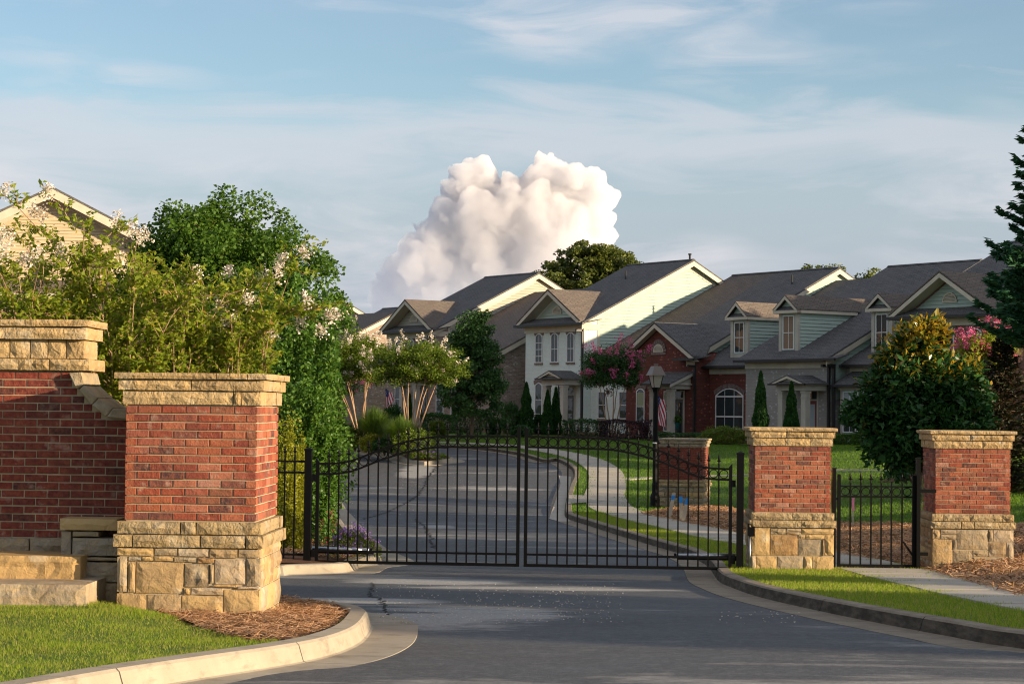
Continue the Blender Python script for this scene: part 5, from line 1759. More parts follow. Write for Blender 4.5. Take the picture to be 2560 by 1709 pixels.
# recessed part with the wide arched window
rv = 1.0
R2 = lambda v: 2.18 + MAIN * (v - .6)
HR.box('recess_wall', 9.07, 12.86, rv, 9, -2.2, 2.10, HB_RED)
roof_slab(HR, 'lower_roof', [(8.25, .55, R2(.55)), (13.2, .55, R2(.55)), (13.2, 10.3, R2(10.3)), (8.25, 10.3, R2(10.3))], .12)
roof_slab(HR, 'lower_roof', [(8.25, 10.3, R2(10.3)), (13.2, 10.3, R2(10.3)), (13.2, 17, R2(10.3) - 6.7 * MAIN), (8.25, 17, R2(10.3) - 6.7 * MAIN)], .12)
HR.box('frieze_board', 9.10, 12.86, rv - .06, rv, 1.78, 2.06, TRIM)
HR.box('gutter', 9.10, 12.72, .42, .54, 2.06, 2.18, GUTTER)
HR.add('downspout', HR.mb().box(9.08, 9.19, -.10, 0, -1.9, 2.1).box(9.08, 9.19, -.5, 0, 2.1, 2.22), GUTTER)
window(HR, F_PL(rv), 9.55, 11.62, -.92, .72, .36, 3, 1, None, True, True, None, 'arched_window', (.37, .97))
window(HR, F_PL(0), 4.52, 5.20, -.66, .93, .14, 1, 2, (.14, .86, BLIND))
window(HR, F_PL(0), 6.75, 7.25, -1.1, .93, .0, 1, 2, (.0, .86, BLIND), False)
door(HR, F_PL(0), 7.62, 8.27, -1.5, .52, .90, DOOR_D)
portico(HR, 6.95, 8.78, -1.2, -1.5, 1.02, 1.22, False, .62)
HR.add('vent_pipe', HR.mb().tube([(6.8, 8.6, 6.5), (6.8, 8.6, 7.2)], .05, 8), GUTTER)
HR.add('vent_pipe', HR.mb().tube([(11.6, 7.0, 5.1), (11.6, 7.0, 5.75)], .05, 8), GUTTER)
dormer(HR, 10.1, 11.32, 1.5, 2.55, 4.62, 5.36, R2)

# ---- taupe house
HG = House('taupe_brick_house', 12.86, -1.7, 'taupe painted brick house with two dormers and a red door')
GZ_ = lambda v: 2.40 + MAIN * (v + .4)
HG.box('front_wall', 12.87, 18.54, 0, 8, -2.2, 2.30, HB_GREY)
gl_, gr2 = 12.55, 18.78
vR = 9.9
roof_slab(HG, 'roof', [(gl_, -.42, GZ_(-.42)), (gr2, -.42, GZ_(-.42)), (gr2, vR, GZ_(vR)), (gl_, vR, GZ_(vR))], .12)
roof_slab(HG, 'roof', [(gl_, vR, GZ_(vR)), (gr2, vR, GZ_(vR)), (gr2, 17, GZ_(vR) - 7.1 * MAIN), (gl_, 17, GZ_(vR) - 7.1 * MAIN)], .12)
HG.add('ridge_cap', HG.mb().prism([(gl_, vR - .14, GZ_(vR) - .03), (gl_, vR, GZ_(vR) + .045), (gl_, vR + .14, GZ_(vR) - .03)], (gr2 - gl_, 0, 0)), SHINGLE)
right_rake(HG, gr2, -.42, vR, GZ_, SID_GREEN, 3.0)
HG.box('frieze_board', 12.87, 18.56, -.06, 0, 1.98, 2.28, TRIM)
HG.box('gutter', gl_, 18.7, -.56, -.43, 2.27, 2.40, GUTTER)
roof_slab(HG, 'eave_return', [(18.3, -.46, 2.40), (19.4, -.46, 2.40), (19.2, .6, 2.62), (18.3, .6, 2.62)], .06)
HG.box('gutter', 18.7, 19.42, -.56, -.46, 2.29, 2.41, GUTTER)
HG.add('downspout', HG.mb().box(18.50, 18.62, -.10, 0, -1.9, 2.0).box(18.50, 18.62, -.5, 0, 2.0, 2.14), GUTTER)
HG.add('downspout', HG.mb().box(18.74, 18.86, -.02, .1, -1.9, 2.0).box(18.74, 18.86, -.4, .1, 2.0, 2.14), GUTTER)
door(HG, F_PL(0), 17.16, 17.80, -1.55, .48, .92, DOOR_R)
window(HG, F_PL(0), 15.30, 15.95, -.75, .98, .1, 1, 2, (.2, .9, CURTAIN))
portico(HG, 16.40, 18.40, -1.25, -1.55, .93, 1.17, True, .40)
dormer(HG, 14.68, 15.95, .5, 2.6, 4.76, 5.46, GZ_, 'board')
# recessed part with the bay
g2v = 1.0
G2Z = lambda v: 2.14 + MAIN * (v - .6)
HG.box('recess_wall', 18.55, 22.62, g2v, 9, -2.2, 2.05, HB_GREY)
roof_slab(HG, 'lower_roof', [(18.5, .55, G2Z(.55)), (22.9, .55, G2Z(.55)), (22.9, 9.8, G2Z(9.8)), (18.5, 9.8, G2Z(9.8))], .12)
roof_slab(HG, 'lower_roof', [(18.5, 9.8, G2Z(9.8)), (22.9, 9.8, G2Z(9.8)), (22.9, 17, G2Z(9.8) - 7.2 * MAIN), (18.5, 17, G2Z(9.8) - 7.2 * MAIN)], .12)
HG.box('frieze_board', 18.9, 22.62, g2v - .06, g2v, 1.72, 2.0, TRIM)
HG.box('gutter', 18.9, 22.7, .42, .54, 2.0, 2.13, GUTTER)
dormer(HG, 19.42, 20.66, 1.85, 2.5, 4.74, 5.42, G2Z)
HG.box('bay_wall', 18.95, 21.2, .38, 1.0, -2.2, 1.15, SID_GREEN)
siding(HG, [(18.95, -1.6), (21.2, -1.6), (21.2, 1.1), (18.95, 1.1)], F_PL(.38), SID_GREEN, .165)
roof_slab(HG, 'bay_roof', [(18.6, .02, 1.22), (21.5, .02, 1.22), (21.0, .98, 1.86), (19.1, .98, 1.86)], .07)
HG.add('bay_roof', HG.mb().prism([(18.6, .02, 1.22), (19.1, .98, 1.86), (18.6, .98, 1.22)], (0, 0, -.07)), SHINGLE)
HG.box('bay_cornice', 18.8, 21.35, .30, 1.0, .98, 1.14, TRIM)
HG.box('gutter', 18.55, 21.55, -.07, .01, 1.10, 1.21, GUTTER)
for a, b in ((19.12, 19.95), (20.05, 20.9)):
    window(HG, F_PL(.34), a, b, -.95, .9, 0, 2, 2, (-.2, .84, CURTAIN), False, False)
HG.box('corner_board', 18.93, 19.08, .33, .38, -1.7, .98, TRIM_G)

# ---- brown brick two-storey house at the right
HBn, U, Z = two_storey_block(28.4, -.42, -1.6, HB_BROWN, SID_CREAM, 'brown_brick_house', 'brown brick two-storey house behind the magnolia at the right', win=False, sid_gable_side=False, gmat=SHINGLE_B)
for a, b in ((23.9, 24.65), (25.35, 26.1), (26.86, 27.62)):
    window(HBn, F_PL(0), a, b, 2.0, 3.42, .15, 1, 2, (2.1, 3.36, CURTAIN) if a > 26 else None)
for a, b in ((24.0, 24.8), (26.5, 27.3)):
    window(HBn, F_PL(0), a, b, -.9, .9, .15, 1, 2, None)
HBn.box('wing_wall', 28.45, 36.0, 3.0, 12, -2.2, 2.2, HB_BROWN)
roof_slab(HBn, 'wing_roof', [(28.45, 2.5, 2.2), (36.4, 2.5, 2.2), (36.4, 9, 2.2 + 6.5 * MAIN), (28.45, 9, 2.2 + 6.5 * MAIN)], .12)

# ---- cream house left of the white one, and the next one beyond
def left_house(du, dz, label, zb, gable=True):
    H, U, Z = two_storey_block(du, dz, zb, HB_MULTI, SID_CREAM, 'mottled_brick_house', label, gable_sid=SID_CREAM, gable=gable)
    wzp = lambda v: Z(3.36 + MAIN * (v + .5))
    H.box('wing_wall', U(.03), U(7.65), -.5, 9, zb - .6, Z(3.05), HB_MULTI)
    H.add('wing_gable_wall', H.mb().prism([(U(7.64), -.5, Z(3.0)), (U(7.64), 7.2, wzp(7.2) - .1), (U(7.64), 15, Z(3.0)), (U(7.64), 15, zb - .6), (U(7.64), -.5, zb - .6)], (-.3, 0, 0)), HB_MULTI)
    roof_slab(H, 'wing_roof', [(U(.05), -1.0, wzp(-1.0)), (U(7.95), -1.0, wzp(-1.0)), (U(7.95), 7.2, wzp(7.2)), (U(.05), 7.2, wzp(7.2))], .12, SHINGLE_B)
    roof_slab(H, 'wing_roof', [(U(.05), 7.2, wzp(7.2)), (U(7.95), 7.2, wzp(7.2)), (U(7.95), 15.4, wzp(-1.0)), (U(.05), 15.4, wzp(-1.0))], .12, SHINGLE_B)
    q = [(U(7.92), -1.0, wzp(-1.0) - .10), (U(7.92), 7.2, wzp(7.2) - .10), (U(7.92), 7.2, wzp(7.2) - .36), (U(7.92), -1.0, wzp(-1.0) - .36)]
    H.add('rake_board', H.mb().prism(q, (.05, 0, 0)), TRIM)
    H.box('gutter', U(.3), U(7.95), -1.14, -1.02, wzp(-1.0) - .14, wzp(-1.0), GUTTER)
    H.box('frieze_board', U(.05), U(7.65), -.56, -.5, Z(2.7), Z(3.0), TRIM)
    for a, b in ((1.0, 1.8), (2.6, 3.4)):
        window(H, F_PL(-.5), U(a), U(b), Z(-.5), Z(1.3), .1, 1, 2, None)
    window(H, F_PL(0), U(-4.4), U(-3.7), Z(-.4), Z(1.3), .13, 1, 2, None)
    door(H, F_PL(0), U(-1.46), U(-.80), zb + .2, Z(.75), Z(1.15), DOOR_D)
    portico(H, U(-2.10), U(-.12), -1.2, zb + .2, Z(1.25), Z(1.5), True, .42)
    return H
left_house(-14.65, 0.0, 'mottled brick house with cream siding behind the round green tree', -1.4)
left_house(-38.7, -.66, 'house at the far left of the row, half hidden by the flowering trees', -1.5)
HL = left_house(-51.0, -.2, 'house far behind the row, only its grey roof showing over the others', -1.0, False)
HL.root.location.x += HV[0] * 14.5
HL.root.location.y += HV[1] * 14.5

# ---- large tan house behind the shrubs at the left
def tan_house():
    Y0 = 90.0
    al = 101.0
    a = radians(al)
    ap = atY(132, 470, Y0)
    rt = radians(al) - pi / 2
    root = empty('tan_siding_house', (float(ap[0]), Y0, -1.2), rt, 'big tan house with a lap siding gable behind the flowering shrubs at the left', 'house')
    class HH(House):
        def __init__(s): s.root = root; s.tf = lambda u, v, z: (u, v, z + 1.2)
    H = HH()
    zA = float(ap[2]); half = 9.0; pit = .50
    zE = zA - half * pit
    zs = 5.55
    H.add('gable_wall', H.mb().prism([(-half + .5, 0, zE), (half - .5, 0, zE), (0, 0, zA - .25)], (0, 14, 0)), SID_TAN)
    H.box('front_wall', -half + .5, half - .5, 0.001, 14, -2, zE + .01, HB_TAN)
    hs = (zA - .75 - zs) / pit
    siding(H, [(-hs, zs), (hs, zs), (0, zA - .75)], F_PL(0), SID_TAN, .15)
    for s_ in (-1, 1):
        pts = [(s_ * half, -.75, zE), (0, -.75, zA), (0, 14.5, zA), (s_ * half, 14.5, zE)]
        if s_ > 0: pts = pts[::-1]
        roof_slab(H, 'roof', pts, .12)
        q = [(s_ * half, -.75, zE - .09), (0, -.75, zA - .09), (0, -.75, zA - .50), (s_ * half, -.75, zE - .50)]
        H.add('rake_board', H.mb().prism(q, (0, .05, 0)), TRIM)
        q = [(s_ * half, -.7, zE - .16), (0, -.7, zA - .16), (0, 0, zA - .16), (s_ * half, 0, zE - .16)]
        H.add('soffit', H.mb().prism(q, (0, 0, -.04)), TRIM)
        q = [(s_ * half, -.05, zE - .2), (0, -.05, zA - .2), (0, -.05, zA - .62), (s_ * half, -.05, zE - .62)]
        H.add('frieze_board', H.mb().prism(q, (0, .04, 0)), TRIM)
    # skirt roof over the brick storey
    roof_slab(H, 'skirt_roof', [(-half, -1.1, 4.92), (half, -1.1, 4.92), (half, .0, 5.55), (-half, .0, 5.55)], .1, SHINGLE_B)
    H.box('fascia', -half, half, -1.16, -1.03, 4.62, 4.86, TRIM)
    H.box('frieze_board', -half + .5, half - .5, -.08, 0, 4.2, 4.6, TRIM)
    for x in (-4.5, -1.2, 2.1, 4.6):
        window(H, F_PL(0), x, x + 1.0, 1.2, 3.2, .12, 2, 2, None)
    H.box('rear_roof', -14, -2.2, 6.0, 14, 6.0, zA - .9, SHINGLE)
tan_house()
# ================================================================ VEGETATION
def leaf_geo(c, L, W, r, droop=0.0, up=0.3, outward=None, ow=0.0):
    """diamond leaves at centres c; returns V, F"""
    n = len(c)
    d = r.normal(0, 1, (n, 3)); d[:, 2] = d[:, 2] * .6 - droop
    if outward is not None: d += outward * ow
    d /= np.linalg.norm(d, axis=1)[:, None] + 1e-9
    q = r.normal(0, 1, (n, 3)); q[:, 2] += up * 3
    s = np.cross(d, q); s /= np.linalg.norm(s, axis=1)[:, None] + 1e-9
    nn = np.cross(s, d)
    ll = (L * r.uniform(.65, 1.2, n))[:, None]; ww = ll * (W / L)
    V = np.empty((n, 4, 3))
    V[:, 0] = c - d * ll * .5
    V[:, 1] = c + s * ww * .5 + nn * ww * .18
    V[:, 2] = c + d * ll * .5 - nn * ll * .08
    V[:, 3] = c - s * ww * .5 + nn * ww * .18
    return V.reshape(-1, 3)

def leaves_obj(name, V, mat, parent=None, kind=None):
    F = np.arange(len(V)).reshape(-1, 4)
    return tag(link(name, np_mesh(name, V, F, mat), parent), kind=kind)

def bez(a, b, c, n):
    t = np.linspace(0, 1, n)[:, None]
    return (1 - t) ** 2 * a + 2 * t * (1 - t) * b + t ** 2 * c

def tree(name, label, base, H, crown, mat, bark, n_tips=90, per=240, leaf=(.09, .06), cl_r=.42, trunk_r=.10, group=None, cat='tree', seed=1, shape='ellipsoid', stems=1, blossom=None, droop=0.15, zmin=.25, flat=.75, spread=.25, tip_bias=.55, part_stuff=None):
    """crown = (cx, cy, cz, rx, ry, rz) relative to base; limbs reach to tips inside it and clumps of leaves grow round them"""
    r = np.random.default_rng(seed)
    root = empty(name, base, 0, label, cat, group)
    cx, cy, cz, rx, ry, rz = crown
    tips = []
    while len(tips) < n_tips:
        p = r.normal(0, 1, 3); p /= np.linalg.norm(p)
        rad = r.uniform(tip_bias ** 3, 1) ** (1 / 3)
        p = p * rad
        if shape == 'cone':
            hz = (p[2] + 1) / 2
            p[0] *= (1.28 - .95 * hz) ; p[1] *= (1.28 - .95 * hz)
        elif shape == 'vase':
            if p[2] < -.35: continue
            k = .72 + .28 * (p[2] + 1) / 2
            p[0] *= k; p[1] *= k
        lump = 1 + spread * sin(p[0] * 4.1 + seed) * sin(p[1] * 3.7 + seed * 2) * sin(p[2] * 3.3 + 1)
        tips.append(np.array([cx + p[0] * rx * lump, cy + p[1] * ry * lump, cz + p[2] * rz * (lump if p[2] > 0 else 1)]))
    tips = np.array(tips)
    wood = MB()
    stem_pts = []
    for s in range(stems):
        ang = 2 * pi * s / max(stems, 1) + r.uniform(-.3, .3)
        off = 0 if stems == 1 else trunk_r * 2.2
        a = np.array([cos(ang) * off, sin(ang) * off, -.2])
        top = np.array([cx, cy, cz + rz * .55]) if stems == 1 else np.array([cx + cos(ang) * rx * .5, cy + sin(ang) * ry * .5, cz - rz * .05])
        mid = (a + top) / 2 + np.array([r.uniform(-.1, .1) * rx, r.uniform(-.1, .1) * ry, 0]) - (np.array([cos(ang), sin(ang), 0]) * rx * .12 if stems > 1 else 0)
        pts = bez(a, mid, top, 9)
        pts[1:-1, :2] += r.normal(0, trunk_r * .25, (7, 2))
        wood.tube([tuple(p) for p in pts], list(np.linspace(trunk_r * (1.15 if stems == 1 else 1), trunk_r * .22, 9)), 7)
        stem_pts.append(pts)
    C = []
    tipd = []
    for t in tips:
        sp = stem_pts[int(np.argmin([np.min(np.linalg.norm(q - t, axis=1)) for q in stem_pts]))]
        zz = sp[:, 2]
        za = max(t[2] - r.uniform(.35, .7) * np.linalg.norm(t[:2] - sp[-1, :2]) - .1 * rz, cz - rz * 1.05)
        za = min(za, zz[-1])
        a = np.array([np.interp(za, zz, sp[:, 0]), np.interp(za, zz, sp[:, 1]), za])
        m = a + (t - a) * .5 + np.array([0, 0, .12 * np.linalg.norm(t - a)])
        pts = bez(a, m, t, 6)
        L = np.linalg.norm(t - a)
        wood.tube([tuple(p) for p in pts], list(np.linspace(min(trunk_r * .35, .012 + .016 * L), .005, 6)), 4, False)
        d = (pts[-1] - pts[-2]); d /= np.linalg.norm(d) + 1e-9
        tipd.append(d)
        C.append((t, d, cl_r))
        for k in range(2):
            e = pts[3] + (t - pts[3]) * r.uniform(0, .6) + r.normal(0, cl_r * .9, 3) * np.array([1, 1, .5])
            wood.tube([tuple(pts[3]), tuple((pts[3] + e) / 2 + np.array([0, 0, .04])), tuple(e)], [.009, .007, .004], 3, False)
            C.append((e, e - pts[3], cl_r * .75))
    wood.build('trunk', bark, root, True)
    P = []
    for (c, d, rr) in C:
        n = int(per * (rr / cl_r) ** 2)
        q = r.normal(0, 1, (n, 3)); q /= np.linalg.norm(q, axis=1)[:, None]
        q *= (r.random(n) ** .45)[:, None] * rr * np.array([1, 1, flat])
        P.append(q + c)
    P = np.concatenate(P)
    P = P[P[:, 2] > zmin * (cz - rz)]
    ctr = np.array([cx, cy, cz])
    ow = P - ctr; ow /= np.linalg.norm(ow, axis=1)[:, None] + 1e-9
    leaves_obj('crown', leaf_geo(P, leaf[0], leaf[1], r, droop, .3, ow, .5), mat, root)
    if blossom:
        bm, frac, bn, bs, br = blossom
        k = [i for i, (c, d, rr) in enumerate(C) if c[2] > cz - rz * .75 and r.random() < frac]
        Q = []
        for i in k:
            c, d, rr = C[i]
            d = (c - ctr); d /= np.linalg.norm(d) + 1e-9
            o = c + d * rr * .75 + np.array([0, 0, rr * .3])
            t = r.random(bn)
            q = r.normal(0, 1, (bn, 3)) * (br * (1 - .55 * t))[:, None]
            Q.append(o + q * .6 + (d * .5 + np.array([0, 0, .6])) * (t * br * 2.0)[:, None])
        leaves_obj('blossom', leaf_geo(np.concatenate(Q), bs, bs * .8, r, 0, .3), bm, root)
    return root

def bush(name, label, base, rx, ry, h, mat, n, leaf, seed=1, shape='round', group=None, cat='shrub', upright=0.0, rough=.18, mat2=None):
    """dense shrub: leaves through the outer shell of an uneven body, plus a few stems"""
    r = np.random.default_rng(seed)
    root = empty(name, base, 0, label, cat, group)
    u = r.uniform(0, 2 * pi, n); t = r.random(n)
    if shape == 'cone':
        z = t ** 1.25 * .0 + r.random(n) ** 1.35
        rad = (1 - z) ** .62 * (.9 + .1 * np.sin(z * 20)) * np.where(z < .12, .72 + z * 2.3, 1)
        sh = 1 - .30 * r.random(n) ** 1.6
        lump = 1 + rough * np.sin(u * 5 + z * 17 + seed) * np.sin(u * 3 - z * 11)
        P = np.stack([np.cos(u) * rad * sh * lump * rx, np.sin(u) * rad * sh * lump * ry, z * h], 1)
    elif shape == 'hedge':
        P = r.uniform(-1, 1, (n, 3))
        f = r.integers(0, 3, n)
        for ax in range(3):
            k = f == ax
            P[k, ax] = np.sign(P[k, ax]) * (1 - .22 * r.random(k.sum()))
        lump = 1 + rough * .7 * np.sin(P[:, 0] * rx * 2.3 + seed) * np.sin(P[:, 1] * ry * 2.9 + P[:, 2] * 2)
        P[:, 2] = np.where(P[:, 2] > 0, P[:, 2], P[:, 2]) 
        P = np.stack([P[:, 0] * rx, P[:, 1] * ry * lump, (P[:, 2] * .5 + .5) * h * lump], 1)
    else:
        v = np.arccos(r.uniform(-.85, 1, n))
        sh = 1 - .30 * r.random(n) ** 1.5
        lump = 1 + rough * np.sin(u * 4 + seed) * np.sin(v * 5 + seed * 1.7) + rough * .6 * np.sin(u * 9 + v * 7)
        P = np.stack([np.cos(u) * np.sin(v) * rx, np.sin(u) * np.sin(v) * ry, np.cos(v) * h * .53 + h * .47], 1)
        cz = np.array([0, 0, h * .47])
        P = cz + (P - cz) * (sh * lump)[:, None]
        P[:, 2] = np.maximum(P[:, 2], 0)
    ctr = np.array([0, 0, h * .45])
    ow = P - ctr; ow /= np.linalg.norm(ow, axis=1)[:, None] + 1e-9
    if upright: ow = ow * .4 + np.array([0, 0, upright])
    leaves_obj('foliage', leaf_geo(P, leaf[0], leaf[1], r, 0, .3, ow, .9), mat, root)
    mb = MB()
    for k in range(3):
        a = r.uniform(0, 2 * pi)
        mb.tube([(0, 0, -.1), (cos(a) * rx * .15, sin(a) * ry * .15, h * .3), (cos(a) * rx * .35, sin(a) * ry * .35, h * .7)], [.03, .022, .01], 5)
    mb.build('stem', M_BARK, root)
    return root

def grass_clump(name, label, base, R, h, mat, n, w, seed=1, group=None, cat='ornamental grass'):
    r = np.random.default_rng(seed)
    a = r.uniform(0, 2 * pi, n); out = R * r.random(n) ** .7; hh = h * r.uniform(.55, 1.1, n)
    d = np.stack([np.cos(a), np.sin(a), 0 * a], 1); s = np.stack([-np.sin(a), np.cos(a), 0 * a], 1)
    b0 = d * (R * .16 * r.random(n))[:, None]
    ts = [0, .45, .8, 1.0]
    V = np.empty((n, 8, 3))
    for i, t in enumerate(ts):
        p = b0 + d * (out * t ** 1.8)[:, None]
        p[:, 2] = hh * (t * 1.25 - .42 * t ** 2.6 * (out / R + .3))
        ww = w * (1 - t * .85) / 2
        V[:, 2 * i] = p - s * ww; V[:, 2 * i + 1] = p + s * ww
    F = np.array([[0, 1, 3, 2], [2, 3, 5, 4], [4, 5, 7, 6]])[None] + (np.arange(n) * 8)[:, None, None]
    o = link(name, np_mesh(name, V.reshape(-1, 3), F.reshape(-1, 4), mat))
    o.location = base
    return tag(o, label, cat, group)

def on_ground(px, py, Y, dz=0.0):
    p = atY(px, py, Y)
    return (float(p[0]), float(Y), float(T(p[0], Y)) + dz)

def zpx(px, py, Y): return float(atY(px, py, Y)[2])

# ---- white crape myrtles behind the wall: stems traced one by one
def myrtle_group(label, stems, blossoms, Y, seed, extra=10, leafn=70):
    r = np.random.default_rng(seed)
    xs = [q[0][0] for q in stems]
    bx = float(np.mean(xs)) * .3667
    b = atY(bx, 945, Y)
    base = np.array([b[0], Y, float(T(b[0], Y)) + .05])
    root = empty('crape_myrtle', tuple(base), 0, label, 'flowering shrub', 'white crape myrtles behind the brick wall')
    wood = MB(); C = []; tw = []
    def add_stem(P3, r0, nl):
        P3 = catmull(P3, .10)
        L = np.concatenate([[0], np.cumsum(np.linalg.norm(np.diff(P3, axis=0), axis=1))])
        wood.tube([tuple(p) for p in P3], list(np.linspace(r0, .0035, len(P3))), 5, False)
        # leafy side twigs
        nt = max(3, int(L[-1] / .12))
        for k in range(nt):
            t = r.uniform(.30, 1.0) ** .8
            i = min(len(P3) - 2, int(t * (len(P3) - 1)))
            p = P3[i]; d = P3[i + 1] - P3[i]; d = d / (np.linalg.norm(d) + 1e-9)
            o = r.normal(0, 1, 3); o[2] = abs(o[2]) * .6 - .15; o -= d * (o @ d) * .5; o /= np.linalg.norm(o) + 1e-9
            ln = r.uniform(.16, .42) * (1.15 - .5 * t)
            e = p + (o * .8 + d * .55) * ln
            m = (p + e) / 2 + np.array([0, 0, .03])
            wood.tube([tuple(p), tuple(m), tuple(e)], [.004, .003, .0015], 3, False)
            q = bez(p, m, e, int(nl * ln) + 4)
            C.append(q[1:])
        C.append(P3[int(len(P3) * .55):] if len(P3) > 4 else P3)
    tips = []
    for pts in stems:
        y0 = Y + r.uniform(-.35, .45); y1 = y0 + r.uniform(-.5, .5)
        P3 = [base + np.array([r.uniform(-.08, .08), r.uniform(-.08, .08), 0])]
        for i, (x, y) in enumerate(pts):
            yy = y0 + (y1 - y0) * i / max(1, len(pts) - 1)
            P3.append(atY(x * .3667, 400 + y * .3667, yy))
        add_stem(P3, r.uniform(.010, .016), leafn)
        tips.append(P3[-1])
    for k in range(extra):
        s = stems[r.integers(len(stems))]
        x0, y0 = s[0]
        x1 = x0 + r.normal(0, 190); y1 = r.uniform(720, 1330)
        yy = Y + r.uniform(-.6, .7)
        P3 = [base + np.array([r.uniform(-.1, .1), r.uniform(-.1, .1), 0]), atY((x0 + .25 * (x1 - x0)) * .3667, 400 + (y0 + .45 * (y1 - y0)) * .3667, yy), atY(x1 * .3667, 400 + y1 * .3667, yy + r.uniform(-.4, .4))]
        add_stem(P3, .009, leafn)
    wood.build('branch', M_BARK_PALE, root, True)
    P = np.concatenate(C)
    P = P + r.normal(0, .020, P.shape)
    o = leaves_obj('foliage', leaf_geo(P, .064, .032, r, .25, .5) - base, L_MYRTLE, root)
    for ch in root.children:
        if ch.name.startswith('branch'):
            co = np.empty(len(ch.data.vertices) * 3, np.float32); ch.data.vertices.foreach_get('co', co)
            ch.data.vertices.foreach_set('co', (co.reshape(-1, 3) - base.astype(np.float32)).ravel())
    for (x, y) in blossoms:
        c = atY(x * .3667, 400 + y * .3667, Y + r.uniform(-.4, .3))
        if r.random() < .42: continue
        n = 105
        t = r.random(n)
        q = r.normal(0, 1, (n, 3)) * (.042 * (1 - .5 * t))[:, None] * np.array([1, 1, .8])
        ax = np.array([r.uniform(-.5, .5), r.uniform(-.3, .3), .8])
        q = c + q + ax * ((t - .4) * .15)[:, None]
        leaves_obj('blossom', leaf_geo(q, .026, .022, r, 0, .2) - base, F_WHITE, root)
    return root

myrtle_group('white crape myrtle arching over the left end of the brick wall',
    [[(150, 1050), (260, 860), (240, 700), (150, 560), (20, 430)], [(420, 1060), (390, 600), (250, 460), (130, 330), (20, 230)], [(160, 1040), (250, 850), (330, 700)], [(270, 960), (290, 850), (300, 640)], [(410, 1020), (490, 790), (430, 640)], [(60, 1060), (20, 800), (10, 620)], [(570, 690), (480, 430), (400, 300), (300, 230)]],
    [(45, 210), (140, 240), (230, 225), (300, 215), (235, 350), (295, 385), (60, 545), (20, 520), (200, 700), (250, 660), (300, 640), (150, 690), (430, 630), (350, 640), (255, 820), (20, 650), (70, 660), (330, 225)], 18.5, 31, 16, 72)
myrtle_group('tall white crape myrtle rising between the wall cap and the pillar',
    [[(830, 1430), (720, 1300), (690, 1180), (680, 900), (690, 600), (720, 530), (820, 450)], [(905, 1430), (850, 1280), (810, 1210), (660, 1080), (620, 870), (510, 790)], [(930, 1420), (880, 1260), (850, 1150), (830, 900)], [(790, 1380), (800, 1250), (790, 1180), (760, 1000), (720, 800)], [(700, 1150), (660, 880), (690, 690), (850, 640)], [(810, 1400), (740, 1050), (715, 700), (640, 560), (560, 430)], [(900, 1430), (860, 1130), (900, 800), (930, 560)]],
    [(560, 420), (600, 440), (635, 450), (545, 400), (800, 410), (890, 470), (945, 525), (985, 520), (660, 750), (640, 760), (820, 690), (590, 730), (950, 1250), (460, 620)], 18.7, 32, 18, 72)
myrtle_group('bushy white crape myrtle with many thin stems behind the pillar cap',
    [[(1105, 1430), (1110, 1250), (1050, 1190), (1040, 1150)], [(1120, 1430), (1105, 1260), (1180, 1000), (1190, 860)], [(1195, 1430), (1300, 1290), (1400, 1150)], [(1170, 1430), (1230, 1200), (1220, 950)], [(1285, 1430), (1350, 1270), (1420, 1120), (1490, 1010), (1560, 860)], [(1320, 1430), (1360, 1330), (1380, 1060), (1370, 830)], [(1390, 1430), (1390, 1340), (1300, 1050)], [(1100, 1420), (1000, 1150), (1000, 900)], [(1240, 1430), (1280, 1100), (1290, 880)]],
    [(1380, 800), (1355, 780), (1360, 920), (1385, 930), (1285, 850), (1490, 850), (1560, 770), (1650, 775), (1390, 1100), (1500, 1000), (1475, 1050), (1410, 1070), (1480, 1305), (1175, 1020), (1310, 1020)], 18.9, 33, 23, 72)
myrtle_group('white crape myrtle with a long stem arching right above the pillar',
    [[(1555, 1430), (1640, 1290), (1750, 1180), (1850, 1090), (1950, 1040), (2110, 1015)], [(1590, 1430), (1640, 1320), (1750, 1190), (1900, 1075), (2030, 1060), (2180, 1110)], [(1560, 1420), (1640, 1290), (1700, 1150)], [(1600, 1420), (1700, 1200), (1760, 1010), (1830, 850), (1940, 690), (2080, 640)], [(1540, 1430), (1570, 1290), (1620, 1000), (1730, 800)], [(1850, 1100), (1960, 1030), (2110, 1015), (2230, 1000)]],
    [(1730, 790), (1740, 840), (1700, 955), (1720, 985), (1680, 970), (1590, 860), (1530, 860), (1910, 690), (1925, 770), (1900, 780), (1560, 1100), (1640, 1110), (1850, 1150), (1860, 1215), (1840, 1190), (2050, 1060), (2050, 1110), (2130, 1090), (2210, 1080), (2250, 1070), (2240, 1120), (2290, 1060), (2310, 1170), (2190, 1165), (2100, 950), (1600, 1390), (1640, 1400), (2080, 640), (1800, 800)], 19.1, 34, 14, 70)

# ---- big green maple, tall hedge and gold cypress beside the left gate post
b = on_ground(610, 1100, 41)
top = zpx(660, 468, 41) - b[2]
tree('maple_tree', 'big leafy green maple behind the brick pillar', b, top, ((atY(552, 900, 41)[0] - b[0]) , 0, top - 2.75, 2.25, 2.1, 2.5), L_MAPLE, M_BARK, 230, 300, (.088, .072), .42, .11, None, 'tree', 41, 'ellipsoid', 1, None, .25, -2, .8, .14, .35)
def hedge_col(px0, px1, ytop, Y, ybase, label, mat, n, leaf, seed, shape='round', name='holly_bush', group=None, ry=None, **k):
    xa, xb = atY(px0, ybase, Y)[0], atY(px1, ybase, Y)[0]
    cx = (xa + xb) / 2
    zb = float(T(cx, Y)) + .1
    h = zpx((px0 + px1) / 2, ytop, Y) - zb
    w = (xb - xa) / 2
    return bush(name, label, (cx, Y, zb), w, ry or w, h, mat, n, leaf, seed, shape, group, **k)
